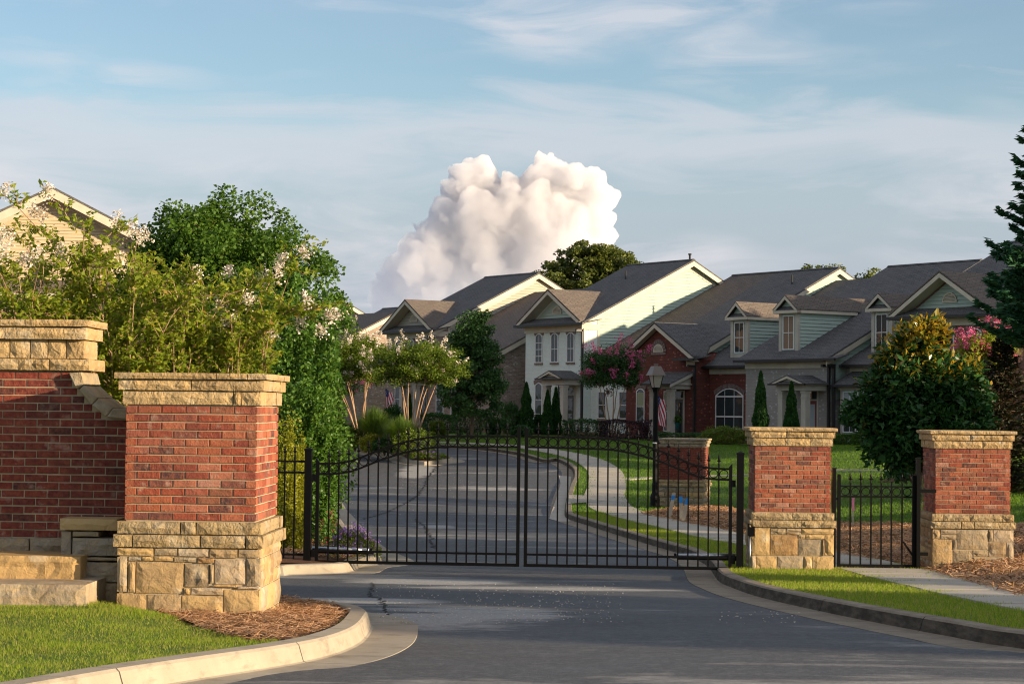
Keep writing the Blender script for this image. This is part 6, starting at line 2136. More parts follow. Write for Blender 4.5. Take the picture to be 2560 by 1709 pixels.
hedge_col(640, 850, 740, 35.5, 1300, 'tall glossy green bush behind the left gate post', L_HOLLY, 26000, (.085, .055), 51, rough=.30)
hedge_col(690, 845, 960, 34.2, 1380, 'lower glossy green bush beside the purple flowers', L_HOLLY, 12000, (.08, .05), 52, rough=.26)
hedge_col(240, 500, 840, 24, 1300, 'dark green bush seen over the curving wall coping', L_DARK, 9000, (.08, .05), 59, rough=.2)
for i, (a_, b_, yt, Y, yb) in enumerate(((688, 752, 1060, 32.6, 1380), (702, 742, 1180, 31.9, 1400), (690, 760, 1265, 31.6, 1390), (735, 765, 1110, 33.0, 1390))):
    hedge_col(a_, b_, yt, Y, yb, ('tallest golden cypress shrub behind the fence panel', 'middle golden cypress shrub behind the fence panel', 'low golden cypress shrub at the foot of the fence panel', 'golden cypress shrub close behind the left gate post')[i], L_GOLD, 4200, (.05, .022), 60 + i, 'round', 'gold_cypress', 'golden cypress shrubs', rough=.3)

# ---- island planting
isl_z = lambda Y, x: float(T(x, Y)) + .45
def px_base(px, Y, extra): 
    x = float(atY(px, 1080, Y)[0]); return (x, Y, float(T(x, Y)) + extra)
g = 'white crape myrtles on the planted island'
b = px_base(903, 83, .55)
s_ = 83 / FPX
tree('crape_myrtle_tree', 'left flowering tree on the island, with pale bare stems and white blossom', b, 5, ((875 - 903) * s_, 0, zpx(880, 912, 83) - b[2], 118 * s_, 95 * s_, 74 * s_), L_ISLAND, M_BARK_PALE, 120, 120, (.10, .055), .42, .05, g, 'flowering tree', 71, 'vase', 7, (F_WHITE, .30, 40, .075, .12), .15, .2, .75, .38, .4)
b = px_base(1025, 79, .55)
s_ = 79 / FPX
tree('crape_myrtle_tree', 'right flowering tree on the island, leaning to the right with white blossom', b, 5, ((1040 - 1025) * s_, 0, zpx(1040, 920, 79) - b[2], 122 * s_, 90 * s_, 60 * s_), L_ISLAND, M_BARK_PALE, 120, 120, (.10, .055), .40, .05, g, 'flowering tree', 72, 'vase', 7, (F_WHITE, .16, 34, .075, .12), .15, .2, .7, .38, .4)
for i, (px, Y, R, h) in enumerate(((935, 80, 1.05, 1.45), (1003, 77.5, 1.1, 1.2))):
    grass_clump('fountain_grass', ('left fountain of ornamental grass on the island', 'right fountain of ornamental grass on the island')[i], px_base(px, Y, .4), R, h, L_GRASSY, 3200, .032, 80 + i, 'ornamental grass clumps')
for i, (px, Y, w, h, m, lab) in enumerate(((888, 80.5, .48, .85, L_LIME, 'round lime green shrub at the left of the island grasses'), (930, 78, .50, .72, L_GOLD, 'small yellow shrub in front of the left ornamental grass'), (1040, 76.4, .90, .98, L_LIME, 'clipped lime green shrub near the tip of the island'), (962, 77.6, .5, .6, L_DARK, 'low dark shrub between the yellow shrub and the right grass'))):
    bush('rounded_shrub', lab, px_base(px, Y, .28), w, w, h, m, 3800, (.07, .04), 90 + i, 'round', 'rounded island shrubs')
bush('flower_patch', 'low leafy patch with blue flowers at the island tip', px_base(1072, 75.9, .16), .75, .4, .28, L_LIME, 1500, (.06, .04), 95, 'round', None, 'flowers')
def flowers(name, label, c, rx, ry, h, mat, n, s, seed, cat='flowers', leafmat=None, group=None):
    r = np.random.default_rng(seed)
    root = empty(name, c, 0, label, cat, group)
    def dome(n, k):
        a = r.uniform(0, 2 * pi, n); q = np.sqrt(r.random(n))
        return np.stack([np.cos(a) * q * rx, np.sin(a) * q * ry, h * (1 - q ** 2 * .8) * k], 1) + r.normal(0, .03, (n, 3))
    leaves_obj('foliage', leaf_geo(dome(n * 2, .82) * np.array([1, 1, 1]), s * 1.6, s * .8, r), leafmat or L_LIME, root)
    B = dome(n // 6, 1.05)
    Q = np.repeat(B, 6, 0) + r.normal(0, s * .55, (len(B) * 6, 3))
    leaves_obj('blossom', leaf_geo(Q, s, s * .8, r, 0, .6), mat, root)
flowers('blue_flowers', 'blue flowers in front of the clipped shrub on the island', px_base(1068, 75.7, .18), .6, .3, .26, F_LILAC, 260, .05, 96)
# small planting at the left tip of the island
for i, (px, Y, w, h) in enumerate(((842, 84.5, .8, .55), (868, 82.5, .6, .5))):
    bush('low_shrub', ('low green ground cover at the far left tip of the island', 'low yellow-flowered ground cover at the left of the island')[i], px_base(px, Y, .22), w, w, h, L_ARB if i == 0 else L_LIME, 1800, (.08, .05), 97 + i, 'round', None)

# ---- flowers by the left gate leaf
x_, y_ = gpt(.42, .85)
flowers('purple_flowers', 'mound of purple flowers behind the left gate leaf', (x_, y_ + .25, float(T(x_, y_)) + .12), .42, .32, .48, F_LILAC, 1500, .026, 101)
x_, y_ = gpt(.02, 1.25)
flowers('red_flowers', 'taller red and pink flowers left of the purple mound', (x_, y_, float(T(x_, y_)) + .12), .26, .25, .66, F_RED, 130, .035, 102, 'flowers', L_HOLLY)
x_, y_ = gpt(.75, 1.05)

# ---- trees and shrubs in front of the houses
def hloc(u, v, dz=0.0):
    p = HO + HU * u + HV * v
    return (float(p[0]), float(p[1]), float(T(p[0], p[1])) + dz)
def hb(px, Y): return px_base(px, Y, .1)
b = hb(1178, 93)
s_ = 93 / FPX
zt_ = zpx(1190, 775, 93) - b[2]
tree('maple_tree', 'rounded dark green maple on the lawn before the white house', b, 5, (5 * s_, 0, zt_ * .55, 96 * s_, 88 * s_, zt_ * .46), L_DARK, M_BARK, 120, 120, (.12, .09), .36, .085, None, 'tree', 111, 'cone', 1, None, .2, .12, .8, .3, .2)
b = hb(1528, 97)
s_ = 97 / FPX
tree('pink_crape_myrtle', 'pink flowering crape myrtle in front of the white house wing', b, 5, (0, 0, zpx(1528, 930, 97) - b[2], 84 * s_, 75 * s_, 70 * s_), L_DARK, M_BARK_PALE, 80, 110, (.11, .06), .42, .045, 'pink crape myrtles', 'flowering tree', 112, 'vase', 5, (F_PINK, .30, 40, .085, .17), .1, .2, .8, .25, .5)
b = hb(845, 100)
tree('pink_crape_myrtle', 'small dark pink crape myrtle half hidden behind the island trees', b, 3, (0, 0, 2.4, 1.1, 1.0, .9), L_DARK, M_BARK_PALE, 26, 70, (.11, .06), .35, .03, 'pink crape myrtles', 'flowering tree', 113, 'vase', 4, (F_PINK, .5, 30, .085, .15))
# arborvitae
arbs = ((1315, 956, 100.5, 22, 'tapered arborvitae at the left corner of the white house'), (1368, 975, 100, 17, 'left of the paired arborvitae beside the white house porch'), (1389, 968, 100.3, 17, 'right of the paired arborvitae beside the white house porch'),
        (1901, 928, 87, 24, 'taller arborvitae left of the taupe house porch'), (1978, 954, 85, 23, 'arborvitae in front of the taupe house porch columns'), (842, 1003, 108, 17, 'dark arborvitae before the farthest house'), (1024, 985, 103, 8, 'slender dark arborvitae behind the island trees'))
for i, (px, yt, Y, hw, lab) in enumerate(arbs):
    c = hb(px, Y)
    h = zpx(px, yt, Y) - c[2]
    bush('arborvitae', lab, c, hw * Y / FPX * 1.12, hw * Y / FPX * 1.12, h, L_ARB, 7500, (.13, .05), 120 + i, 'cone', 'arborvitae in front of the houses', 'conifer', 1.6, .14)
# hedges and foundation shrubs (px left, px right, py top, Y, material)
hed = ((1060, 1130, 1036, 101, L_ARB, 'hedge', 'clipped green hedge behind the right island tree'), (1130, 1212, 1010, 98, L_DARK, 'round', 'large dark evergreen shrub behind the maple trunk'), (1252, 1300, 1006, 101, L_DARK, 'round', 'round dark holly at the corner of the mottled brick wing'),
       (1213, 1255, 1042, 99, L_DARK, 'round', 'low dark shrub between maple and arborvitae'), (1275, 1330, 1064, 96.5, L_DARK, 'round', 'low dark shrub at the foot of the first arborvitae'), (1332, 1362, 1036, 101, L_DARK, 'round', 'dark shrub between the arborvitae'), (1415, 1512, 1050, 99, L_DARK, 'hedge', 'dark clipped hedge below the white house windows'),
       (1506, 1622, 1052, 96, L_PURPLE, 'hedge', 'deep purple hedge left of the lamp post'), (1640, 1756, 1082, 93.5, L_DARK, 'hedge', 'low green hedge in front of the red house porch'), (1754, 1868, 1066, 91, L_LIME, 'round', 'bright green spreading juniper under the arched window'),
       (2085, 2140, 1084, 84, L_HOLLY, 'hedge', 'bright green clipped shrub left of the magnolia'), (2136, 2200, 1082, 82, L_HOLLY, 'hedge', 'bright green clipped shrub close to the magnolia'), (1880, 2000, 1080, 86, L_DARK, 'hedge', 'low hedge under the taupe house porch'), (812, 880, 1058, 101, L_DARK, 'round', 'dark round shrub left of the island trees'), (880, 945, 1050, 101, L_DARK, 'round', 'dark shrub seen between the island tree stems'), (955, 1010, 1012, 96, L_ARB, 'round', 'leafy green shrub below the left flag'), (1070, 1115, 1052, 95, L_LIME, 'round', 'olive green shrub right of the ornamental grass'), (2000, 2060, 1090, 85, L_DARK, 'round', 'low shrub by the dark downspouts'))
for i, (a_, b_, yt, Y, m, sh, lab) in enumerate(hed):
    xa, xb = atY(a_, 1080, Y)[0], atY(b_, 1080, Y)[0]
    cx = (xa + xb) / 2
    c = (cx, Y, float(T(cx, Y)) + .08)
    h = max(.4, zpx((a_ + b_) / 2, yt, Y) - c[2])
    w = (xb - xa) / 2
    o = bush('hedge' if sh == 'hedge' else 'foundation_shrub', lab, c, w, min(w, .8) if sh == 'hedge' else w * .9, h, m, 5200, (.085, .05), 140 + i, sh, 'shrubs planted in front of the houses', 'hedge' if sh == 'hedge' else 'shrub')
    if sh == 'hedge': o.rotation_euler.z = HROT * .4
# beds under them
for (u0, u1, v0, v1) in ((-24, -6, -6.5, -1), (-6.2, 3.5, -6.5, -.1), (3.5, 9.5, -5.0, -.1), (9.5, 19, -4.8, .4), (19, 30, -5, 0)):
    pts = [hloc(u, v)[:2] for u, v in ((u0, v0), (u1, v0), (u1, v1), (u0, v1))]
    fill('mulch_bed', pts, .13 + (u0 % 2) * .006, 1.0, M_SOIL)

# ---- magnolia
b = on_ground(2292, 1165, 47.0, .1)
s_ = 47 / FPX
mg = empty('magnolia_tree', b, 0, 'broad magnolia with glossy dark leaves and golden young top', 'tree')
r = np.random.default_rng(201)
blobs = [(2300, 868, 66, 66), (2322, 832, 40, 40), (2240, 960, 80, 70), (2300, 960, 110, 90), (2180, 1030, 62, 52), (2290, 1060, 110, 80), (2380, 960, 90, 62), (2425, 990, 55, 45), (2230, 1110, 72, 52), (2320, 1130, 80, 42), (2390, 1060, 85, 60), (2150, 1030, 34, 30), (2260, 890, 60, 50), (2250, 1160, 40, 30)]
C = []; OW = []
wood = MB(); wood.tube([(0, 0, -.2), (.05, 0, .8), (.0, 0, 2.2), (.1, 0, 3.3)], [.09, .075, .05, .02], 8)
for (x, y, rx_, ry_) in blobs:
    p = atY(x, y, 47.0) - np.array(b)
    n = int(2300 * rx_ * ry_ / 6400 / 20)
    q = r.normal(0, 1, (n, 3)); q /= np.linalg.norm(q, axis=1)[:, None]
    sh = (.45 + .62 * r.random(n) ** .6)[:, None]
    cc = p + q * sh * np.array([rx_ * s_, rx_ * s_ * .95, ry_ * s_])
    for c_, q_ in zip(cc, q):          # leaves sit in whorls at the twig ends
        o_ = r.normal(0, 1, (20, 3)); o_ /= np.linalg.norm(o_, axis=1)[:, None]
        C.append(c_ + o_ * (.05 + .16 * r.random((20, 1)) ** .6)); OW.append(o_ * .7 + q_ * .6 + np.array([0, 0, .25]))
        if r.random() < .3: wood.tube([tuple(p * .6), tuple((p + c_) / 2), tuple(c_)], [.014, .009, .004], 3, False)
    wood.tube([(0, 0, max(.4, p[2] * .45)), tuple(p * np.array([.5, .5, .8])), tuple(p)], [.035, .022, .01], 5, False)
C = np.concatenate(C); OW = np.concatenate(OW)
wood.build('trunk', M_BARK, mg, True)
z_hi, z_lo = zpx(2300, 815, 47) - b[2], zpx(2300, 985, 47) - b[2]
outer = OW[:, 2] > 0
sunstruck = r.random(len(C)) < np.clip((C[:, 2] - z_lo) / (z_hi - z_lo), 0, 1) ** 1.3 * .85 * np.where(outer, 1, .5)  # leaves painted with sunlight grow more frequent towards the top
near = np.argsort(C[:, 1] - 0.0)            # leaves nearest the camera become single parts
big = np.zeros(len(C), bool); big[near[:len(C) // 3][r.permutation(len(C) // 3)[:280]]] = True
def mag_leaves(sel, name, mat):
    return leaf_geo(C[sel], .20, .085, r, .05, .4, OW[sel], 1.1)
tag(leaves_obj('foliage', mag_leaves(~sunstruck & ~big, 'f', L_MAG), L_MAG, mg), kind='stuff')
tag(leaves_obj('sunstruck_foliage', mag_leaves(sunstruck & ~big, 'f', L_MAGTOP), L_MAGTOP, mg), kind='stuff')
for i in np.where(big)[0]:
    V = leaf_geo(C[i:i + 1], .20, .085, r, .05, .4, OW[i:i + 1], 1.1)
    leaves_obj('leaf', V, L_MAGTOP if sunstruck[i] else L_MAG, mg)

# ---- conifers and pink myrtle at the right edge
def conifer(name, label, base, h, R, mat, nb, seed, group=None, spray=(.16, .06), per=55, tiers=26, zlow=.04, droop=.12):
    r = np.random.default_rng(seed)
    root = empty(name, base, 0, label, 'conifer', group)
    wood = MB(); wood.tube([(0, 0, -.2), (0, 0, h * .5), (0, 0, h)], [h * .018, h * .011, .01], 8)
    P = []; D = []
    for k in range(nb):
        t = zlow + (1 - zlow) * (k + r.random()) / nb
        L = R * (1 - t) ** .75 * r.uniform(.72, 1.12) + .12
        a = k * 2.399 + r.uniform(-.4, .4)
        d = np.array([cos(a), sin(a), 0])
        z = t * h
        m = int(per * (L / R) + 8)
        s = r.random(m) ** .7
        lift = -droop * L * s + .34 * L * s ** 2.2
        wid = (.10 + .26 * L * (1 - s) * .8) * r.normal(0, 1, m) * .55
        side = np.array([-sin(a), cos(a), 0])
        p = d * (L * s)[:, None] + side * wid[:, None]
        p[:, 2] = z + lift + r.normal(0, .04, m)
        P.append(p); dd = d[None] * .9 + side[None] * (np.sign(wid) * .35)[:, None] + np.array([0, 0, .15]); D.append(dd)
        wood.tube([(0, 0, z), tuple(d * L * .5 + np.array([0, 0, z - droop * L * .4])), tuple(d * L * .95 + np.array([0, 0, z + .2 * L]))], [.02 + .008 * L, .014, .004], 4, False)
    wood.build('trunk', M_BARK, root, True)
    P = np.concatenate(P); D = np.concatenate(D)
    leaves_obj('foliage', leaf_geo(P, spray[0], spray[1], r, .0, .5, D, 2.0), mat, root)
    return root
b = on_ground(2700, 1100, 50, .1)
h = zpx(2650, 30, 50) - b[2]
conifer('cedar_tree', 'tall dark green cedar at the right edge', b, h, 3.3, L_CEDAR, 330, 211, None, (.26, .09), 360, 26, .30)
b = on_ground(2505, 1100, 52, .1)
conifer('dying_cypress', 'browning cypress between the magnolia and the cedar', b, zpx(2500, 845, 52) - b[2], 1.35, L_BROWN, 120, 212, None, (.17, .06), 130)
b = on_ground(2440, 1100, 56, .1)
tree('pink_crape_myrtle', 'pink crape myrtle showing over the browning cypress at the right', b, 4, (.35, 0, zpx(2450, 890, 56) - b[2], .75, .7, .62), L_MYRTLE, M_BARK_PALE, 34, 80, (.09, .05), .30, .03, 'pink crape myrtles', 'flowering tree', 213, 'vase', 4, (F_PINK, .5, 50, .06, .12))

# ---- trees behind the roofs
b = (float(atY(1478, 900, 165)[0]), 165.0, -1.0)
s_ = 165 / FPX
tree('oak_tree', 'spreading oak rising behind the white house roof', b, 12, (0, 0, zpx(1480, 690, 165) + 1.0, 142 * s_, 110 * s_, 92 * s_), L_OAK, M_BARK, 150, 90, (.27, .20), .62, .35, None, 'tree', 221, 'ellipsoid', 1, None, .1, .0, .55, .35, .55)
for i, (px, yt, Y) in enumerate(((2030, 668, 210), (2085, 674, 215), (2175, 676, 215))):
    b = (float(atY(px, 900, Y)[0]), Y, -1.0)
    h = zpx(px, yt, Y) + 1.0
    tree('distant_tree', ('rounded treetop just above the red house ridge', 'second rounded treetop above the red house ridge', 'small pointed treetop above the taupe house ridge')[i], b, h, (0, 0, h - 2.6, (1.9, 2.0, .8)[i], 2.0, 2.6), L_OAK, M_BARK, 30, 70, (.34, .24), .8, .25, 'distant trees behind the roofs', 'tree', 230 + i)
# woods along the horizon behind everything
for i, (x, Y, h, w) in enumerate(((-75, 190, 9, 9), (-55, 205, 8, 8), (-38, 215, 7, 8))):
    tree('distant_tree', ('distant tree hidden behind the tan house', 'distant tree far beyond the tan house', 'distant tree beyond the green maple')[i], (x, Y, -1), h, (0, 0, h * .6, w * .5, w * .5, h * .4), L_OAK, M_BARK, 26, 60, (.4, .3), 1.1, .25, 'distant trees behind the roofs', 'tree', 240 + i)

# ---- grass tuft at the right pillar
c = gp(2338, 1437)
grass_clump('grass_tuft', 'tuft of long pale grass at the foot of the right pillar', (float(c[0]) - .05, float(c[1]) - .28, float(T(c[0], c[1])) + .1), .26, .42, L_GRASSY, 46, .012, 251, None, 'grass tuft')

# ================================================================ STREET FURNITURE AND SMALL THINGS
lp = gp(1637, 1278)
ls = lp[1] / FPX
lz = float(T(lp[0], lp[1])) + .1
M_LANT = m_plain('weathered_lantern_metal', (.17, .135, .11), .45, .5, .2)
M_LGLASS = m_plain('lantern_glass', (.30, .28, .25), .12, .8)
LAMP = empty('street_lamp', (float(lp[0]), float(lp[1]), lz), radians(20), 'black lamp post with a square lantern behind the gate', 'street lamp')
H_ = zpx(1640, 912, lp[1]) - lz
hh = lambda y: zpx(1640, y, lp[1]) - lz
mb = MB(); mb.lathe([(.16, 0), (.16, .05), (.135, .08), (.135, .30), (.12, .36), (.085, .44), (.085, hh(1210)), (.075, hh(1205)), (.072, hh(1010)), (.060, hh(975))], 10)
mb.build('pole', M_IRON, LAMP)
z0, z1, z2, z3_ = hh(970), hh(962), hh(936), hh(914)
mb = MB(); mb.lathe([(.05, hh(985)), (.11, z0 - .02), (.13, z0 + .02)], 4); mb.build('lantern_base', M_IRON, LAMP)
def frustum(mb, r0, r1, za, zb):
    return mb.add([(sx * r0, sy * r0, za) for sx, sy in ((-1, -1), (1, -1), (1, 1), (-1, 1))] + [(sx * r1, sy * r1, zb) for sx, sy in ((-1, -1), (1, -1), (1, 1), (-1, 1))], [(0, 1, 5, 4), (1, 2, 6, 5), (2, 3, 7, 6), (3, 0, 4, 7), (3, 2, 1, 0), (4, 5, 6, 7)])
mb = MB(); frustum(mb, .085, .150, z0 + .02, hh(938)); mb.build('lantern_glass', M_LGLASS, LAMP)
mb = MB()
for sx, sy in ((-1, -1), (1, -1), (1, 1), (-1, 1)):
    mb.tube([(sx * .088, sy * .088, z0), (sx * .155, sy * .155, hh(937))], .011, 4)
mb.build('lantern_frame', M_IRON, LAMP)
mb = MB(); frustum(mb, .215, .205, hh(938), hh(935)); frustum(mb, .195, .115, hh(935), hh(917)); frustum(mb, .115, .10, hh(917), hh(915))
mb.build('lantern_roof', M_LANT, LAMP)
mb = MB(); mb.lathe([(.05, hh(915)), (.05, hh(911)), (.07, hh(911)), (.07, hh(909))], 8); mb.build('lantern_cap', M_LANT, LAMP)
MB().lathe([(.076, hh(1108)), (.076, hh(1105))], 10).build('reflective_band', WHITE, LAMP)

# survey stakes with blue tops
M_WOOD = m_mottled('raw_stake_wood', (.50, .42, .31), (.40, .33, .24), 8, .85, 40, .3, .004)
M_BLUE = m_plain('blue_marking_paint', (.03, .24, .62), .6, .3)
M_PINKR = m_plain('pink_ribbon', (.80, .22, .34), .6, .3)
for i, (xb, yb, xt, yt, lab) in enumerate(((1673, 1294, 1685, 1231, 'leaning wooden stake with a blue painted top, left of the pair'), (1704, 1300, 1702, 1240, 'upright blue topped stake of the crossed pair'), (1708, 1302, 1719, 1244, 'slanting blue topped stake of the crossed pair'))):
    g0 = gp(xb, yb, .15)
    Y = float(g0[1]) + (0.06 if i == 1 else 0)
    p0 = atY(xb, yb, Y); p1 = atY(xt, yt, Y)
    root = empty('survey_stake', (float(p0[0]), Y, float(p0[2])), 0, lab, 'stake', 'wooden survey stakes with blue tops')
    d = np.array([p1[0] - p0[0], 0, p1[2] - p0[2]])
    w = .085
    def seg(t0, t1, nm, mt, e=0):
        a, c_ = d * t0, d * t1
        MB().prism([(a[0] - w / 2 - e, -.012 - e, a[2]), (a[0] + w / 2 + e, -.012 - e, a[2]), (c_[0] + w / 2 + e, -.012 - e, c_[2]), (c_[0] - w / 2 - e, -.012 - e, c_[2])], (0, .026 + 2 * e, 0)).build(nm, mt, root)
    seg(-.1, .72, 'stake_shaft', M_WOOD); seg(.72, .90, 'painted_band', M_BLUE, .001); seg(.90, 1.0, 'stake_top', M_WOOD if i == 0 else M_BLUE)
g0 = gp(*z8(735, 722), .14)
zt0 = zpx(z8(736, 540)[0], z8(736, 540)[1], g0[1]) - g0[2]
root = empty('ribbon_stake', tuple(map(float, g0)), 0, 'thin stake with a pink ribbon behind the walk gate', 'stake')
MB().box(-.012, .012, -.012, .012, -.1, zt0).build('stake_shaft', M_WOOD, root)
MB().add([(-.02, -.016, zt0), (.03, -.018, zt0 + .01), (.022, -.02, zt0 - .12), (.03, -.03, zt0 - .27), (-.01, -.03, zt0 - .28), (-.03, -.02, zt0 - .12)], [(0, 1, 2, 5), (5, 2, 3, 4)]).build('ribbon', M_PINKR, root)

# flags hung from the porch columns
M_FRED = m_plain('flag_red', (.50, .03, .045), .8, .2)
M_FWHITE = m_plain('flag_white', (.72, .69, .66), .8, .2)
M_FBLUE = m_plain('flag_blue', (.03, .045, .16), .8, .2)
def flag(u, v, ztop, label, length=1.5, base_z=0):
    p = HO + HU * u + HV * v
    root = empty('flag', (float(p[0]), float(p[1]), ztop), HROT, label, 'flag', 'striped flags on the porches')
    MB().tube([(0, .55, -.55), (.02, -.25, .12)], .014, 6).build('flag_pole', M_IRON, root)
    # cloth hangs in folds: strips run down the drape
    ns = 13; w = .62
    def pt(s, t):
        x = -.08 + .08 * s * w + t * .30 + .07 * sin(t * 5 + s * 7)
        y = -.22 + s * w * .55 - .06 * sin(s * 12 + t * 3)
        z = .10 - s * w * .42 - t * length * (1 - .10 * s)
        return (x + s * .18, y, z)
    for i in range(ns):
        mb = MB(); V = []; F = []
        s0, s1 = i / ns, (i + 1) / ns
        t0 = .30 if i < 7 else 0.0
        N_ = 8
        for k in range(N_ + 1):
            t = t0 + (1 - t0) * k / N_
            V += [pt(s0, t), pt(s1, t)]
        F = [(2 * k, 2 * k + 1, 2 * k + 3, 2 * k + 2) for k in range(N_)]
        mb.add(V, F).build('stripe', M_FRED if i % 2 == 0 else M_FWHITE, root)
    mb = MB(); V = []
    for k in range(7):
        for j in range(5):
            V.append(pt(7 / ns * j / 4, .30 * k / 6))
    F = [(k * 5 + j, k * 5 + j + 1, k * 5 + j + 6, k * 5 + j + 5) for k in range(6) for j in range(4)]
    mb.add(V, F).build('canton', M_FBLUE, root)
    st = MB()
    for k in range(1, 6):
        for j in range(1, 4):
            q = pt(7 / ns * (j + (k % 2) * .3) / 4.3, .30 * k / 6)
            for o in (-.012, .012):
                pts = []
                for m in range(10):
                    a = pi / 2 + m * pi / 5; rr = .030 if m % 2 == 0 else .012
                    pts.append((q[0] + rr * cos(a), q[1] + o, q[2] + rr * sin(a)))
                st.add(pts, [tuple(range(10))])
    st.build('star', M_FWHITE, root)
flag(8.15, -1.42, .62, 'striped flag drooping from the red house porch column')
flag(-14.65 - 1.9, -2.0, .95, 'striped flag seen between the stems of the right island tree')
# hanging basket by the red house door
p = HO + HU * 8.55 + HV * (-.75)
hbk = empty('flower_basket', (float(p[0]), float(p[1]), -.95), 0, 'potted plant in a dark green pot beside the red house door', 'potted plant')
MB().lathe([(.16, 0), (.25, .32), (.22, .32)], 10).build('pot', m_plain('green_pot', (.02, .10, .09), .5), hbk)
r = np.random.default_rng(301)
q = r.normal(0, 1, (420, 3)); q /= np.linalg.norm(q, axis=1)[:, None]
leaves_obj('foliage', leaf_geo(q * np.array([.36, .36, .24]) * r.uniform(.5, 1, (420, 1)) + np.array([0, 0, .45]), .12, .07, r), L_HOLLY, hbk)
# ---- trees standing outside the frame to the right; their long shadows cross the road
def shade_tree(tx, ty, dz, R, t, seed, k=1.0):
    """a tree whose crown stands t metres from (tx, ty) towards the low sun"""
    x, y = tx + t * sin(SUN_AZ), ty + t * cos(SUN_AZ)
    z = float(T(tx, ty)) + dz + t * tan(SUN_EL)
    zb = float(T(x, y))
    cz = z - zb
    tree('roadside_tree', 'leafy roadside tree standing to the right of the view', (x, y, zb), cz + R, (0, 0, cz, R, R, R), L_MAPLE, M_BARK, int(44 * k), 52, (.40, .32), R * .40, .16, 'roadside trees right of the view', 'tree', seed, 'ellipsoid', 1, None, .1, -5, .8, .3, .3)
for i, a_ in enumerate(((3.6, 17.0, .1, 1.5, 34), (5.2, 20.0, .0, 1.2, 36), (0.5, 22.4, 0, 1.1, 40), (1.0, 27.0, -.3, .7, 42),
        (0, 35.4, 0, 1.4, 46), (0, 38.6, .2, 1.5, 47), (0, 46.6, .0, 1.9, 48), (0, 50.6, -.2, 1.5, 49), (9.5, 37.5, .1, 1.3, 40),
        (-1, 77.5, .3, 2.0, 53), (2, 82, .3, 2.4, 52), (-2, 88, .8, 2.6, 55), (-2.5, 95, 2.4, 3.4, 56), (4.8, 98, 2.0, 3.0, 52), (16, 53.0, .2, 2.2, 40), (17, 57.5, .2, 2.2, 41), (17, 80, .6, 2.6, 45), (12, 84, 1, 2.4, 45))):
    shade_tree(*a_, 400 + i)

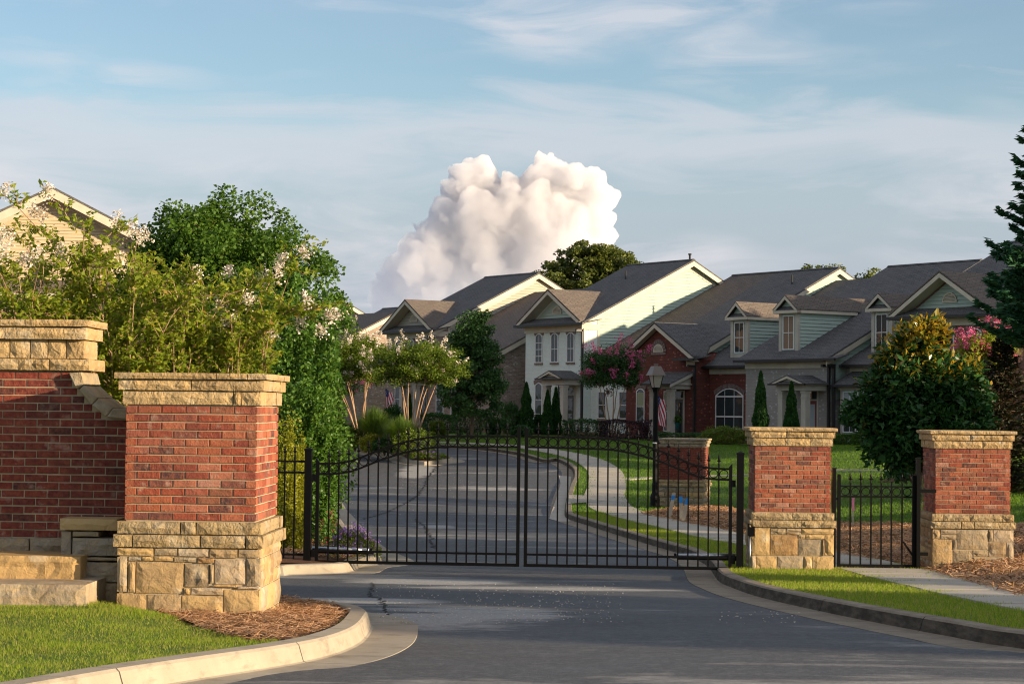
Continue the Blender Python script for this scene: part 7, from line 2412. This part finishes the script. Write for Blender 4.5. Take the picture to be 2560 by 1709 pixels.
# ================================================================ CUMULUS far behind the houses
def cumulus():
    D = 4200.0
    lobes = [(1400, 430, 48), (1360, 450, 44), (1470, 470, 60), (1500, 520, 62), (1440, 500, 70), (1215, 440, 48), (1180, 480, 46), (1240, 470, 46), (1330, 520, 90), (1250, 560, 100), (1150, 560, 60), (1115, 600, 60),
             (1400, 600, 110), (1490, 590, 62), (1300, 640, 110), (1180, 640, 90), (1080, 650, 62), (1040, 690, 55), (1100, 620, 60), (1090, 700, 95), (1000, 720, 42), (1180, 720, 100), (1300, 730, 110), (1450, 680, 95), (1505, 640, 48), (1020, 740, 55), (1120, 770, 80), (1260, 780, 90), (1400, 760, 100), (1000, 780, 40), (1060, 800, 60), (1180, 810, 70)]
    r = np.random.default_rng(77)
    S = []
    for (x, y, R) in lobes:
        c = atY(x - 22, y, D); Rm = R * D / FPX
        S.append((c[0], c[2], Rm, D + r.uniform(-.4, .3) * Rm + (0 if x > 1300 else 20)))
        for k in range(12):
            a = r.uniform(0, 2 * pi); q = r.uniform(.45, 1.02)
            S.append((c[0] + cos(a) * Rm * q, c[2] + sin(a) * Rm * q, Rm * r.uniform(.24, .46), D - Rm * sqrt(max(0, 1 - min(q, 1) ** 2)) * .8))
    for i in range(len(S)):
        if S[i][2] < 60 * .84 and r.random() < .7:
            x, z, R, y = S[i]
            for k in range(4):
                a = r.uniform(0, 2 * pi); q = r.uniform(.4, 1.0)
                S.append((x + cos(a) * R * q, z + sin(a) * R * q, R * r.uniform(.25, .42), y - R * sqrt(max(0, 1 - q * q)) * .9))
    S = np.array(S)
    S[:, 3] = D + (S[:, 3] - D) * 1.0
    x0, x1, z0, z1 = S[:, 0].min() - 40, S[:, 0].max() + 40, atY(1200, 880, D)[2], S[:, 1].max() + 60
    nx, nz = 560, 430
    X, Z = np.meshgrid(np.linspace(x0, x1, nx), np.linspace(z0, z1, nz))
    def vnoise(sc, seed):
        rr = np.random.default_rng(seed)
        g = rr.random((64, 64))
        u, v = (X - x0 + 7) / sc % 63, (Z - z0 + 7) / sc % 63
        i, j = u.astype(int), v.astype(int); fu, fv = u - i, v - j
        fu = fu * fu * (3 - 2 * fu); fv = fv * fv * (3 - 2 * fv)
        return (g[j, i] * (1 - fu) + g[j, i + 1] * fu) * (1 - fv) + (g[j + 1, i] * (1 - fu) + g[j + 1, i + 1] * fu) * fv
    wx_ = sum((vnoise(s, 3 + i) - .5) * s * .55 for i, s in enumerate((60, 26, 12)))
    wz_ = sum((vnoise(s, 13 + i) - .5) * s * .55 for i, s in enumerate((60, 26, 12)))
    XX, ZZ = X + wx_, Z + wz_
    Yf = np.full(X.shape, 1e9); Ac = np.zeros(X.shape); KS = 1 / 4.0
    for (sx, sz, R, sy) in S:
        ci = slice(max(0, int((sx - R - 70 - x0) / (x1 - x0) * (nx - 1))), min(nx, int((sx + R + 70 - x0) / (x1 - x0) * (nx - 1)) + 2))
        cj = slice(max(0, int((sz - R - 70 - z0) / (z1 - z0) * (nz - 1))), min(nz, int((sz + R + 70 - z0) / (z1 - z0) * (nz - 1)) + 2))
        q = R * R - (XX[cj, ci] - sx) ** 2 - (ZZ[cj, ci] - sz) ** 2
        y = np.where(q > 0, sy - 1.0 * np.sqrt(np.maximum(q, 0)), 1e9)
        Ac[cj, ci] += np.where(q > 0, np.exp(-KS * (np.minimum(y, D + 200) - D)), 0)
    ok = Ac > 0
    Yf = D - np.log(np.maximum(Ac, 1e-300)) / KS
    Yf = Yf - sum(np.abs(vnoise(s, 23 + i) - .5) * s * .2 for i, s in enumerate((48, 22, 10)))
    Yf = Yf - sum((1 - np.abs(vnoise(s_, 43 + i) * 2 - 1)) * s_ * .07 for i, s_ in enumerate((30, 15, 8)))
    idx = -np.ones(X.shape, int); idx[ok] = np.arange(ok.sum())
    nv = int(ok.sum())
    thick = D + 30 - Yf[ok]
    Yb = D + 160 + np.maximum(0, (D - Yf[ok])) * .7
    V = np.concatenate([np.stack([X[ok], Yf[ok], Z[ok]], 1), np.stack([X[ok], Yb, Z[ok]], 1)])
    a, b_, c, d = idx[:-1, :-1], idx[:-1, 1:], idx[1:, 1:], idx[1:, :-1]
    F = np.stack([a, b_, c, d], -1).reshape(-1, 4)
    F = F[(F >= 0).all(1)]
    E_ = np.concatenate([F[:, [0, 1]], F[:, [1, 2]], F[:, [2, 3]], F[:, [3, 0]]])
    key = np.sort(E_, 1); key = key[:, 0].astype(np.int64) * nv + key[:, 1]
    u, first, cnt = np.unique(key, return_index=True, return_counts=True)
    B = E_[first[cnt == 1]]
    F = np.concatenate([F, F[:, ::-1] + nv, np.stack([B[:, 1], B[:, 0], B[:, 0] + nv, B[:, 1] + nv], 1)])
    m, nt, out = new_mat('cloud_vapour')
    P = world_pos(nt)
    s = nd(nt, 'ShaderNodeSeparateXYZ', {0: P})
    zlo = float(atY(1200, 800, D)[2]); zhi = float(atY(1200, 520, D)[2])
    n = noise(nt, P, .012, 6, .65, .4)
    edge_ = maprange(nt, n, .34, .50, .0, 1.0)
    dens = math_(nt, 'MULTIPLY', maprange(nt, s.outputs[2], zlo, zhi, .0010, .040), edge_)
    vol = nd(nt, 'ShaderNodeVolumePrincipled', {'Color': (.960, .948, .962, 1), 'Density': dens, 'Anisotropy': .0})
    nt.links.new(vol.outputs[0], out.inputs['Volume'])
    me_ = np_mesh('cumulus_cloud', V, F, m, True)
    at_ = me_.attributes.new('vapour_depth', 'FLOAT', 'POINT')
    dp = np.clip(thick / 38.0, 0.04, 1.0) ** .8
    at_.data.foreach_set('value', np.concatenate([dp, dp]).astype(np.float32))
    o = link('cumulus_cloud', me_)
    tag(o, 'towering cumulus cloud beyond the roofs', None, None, 'structure')
cumulus()
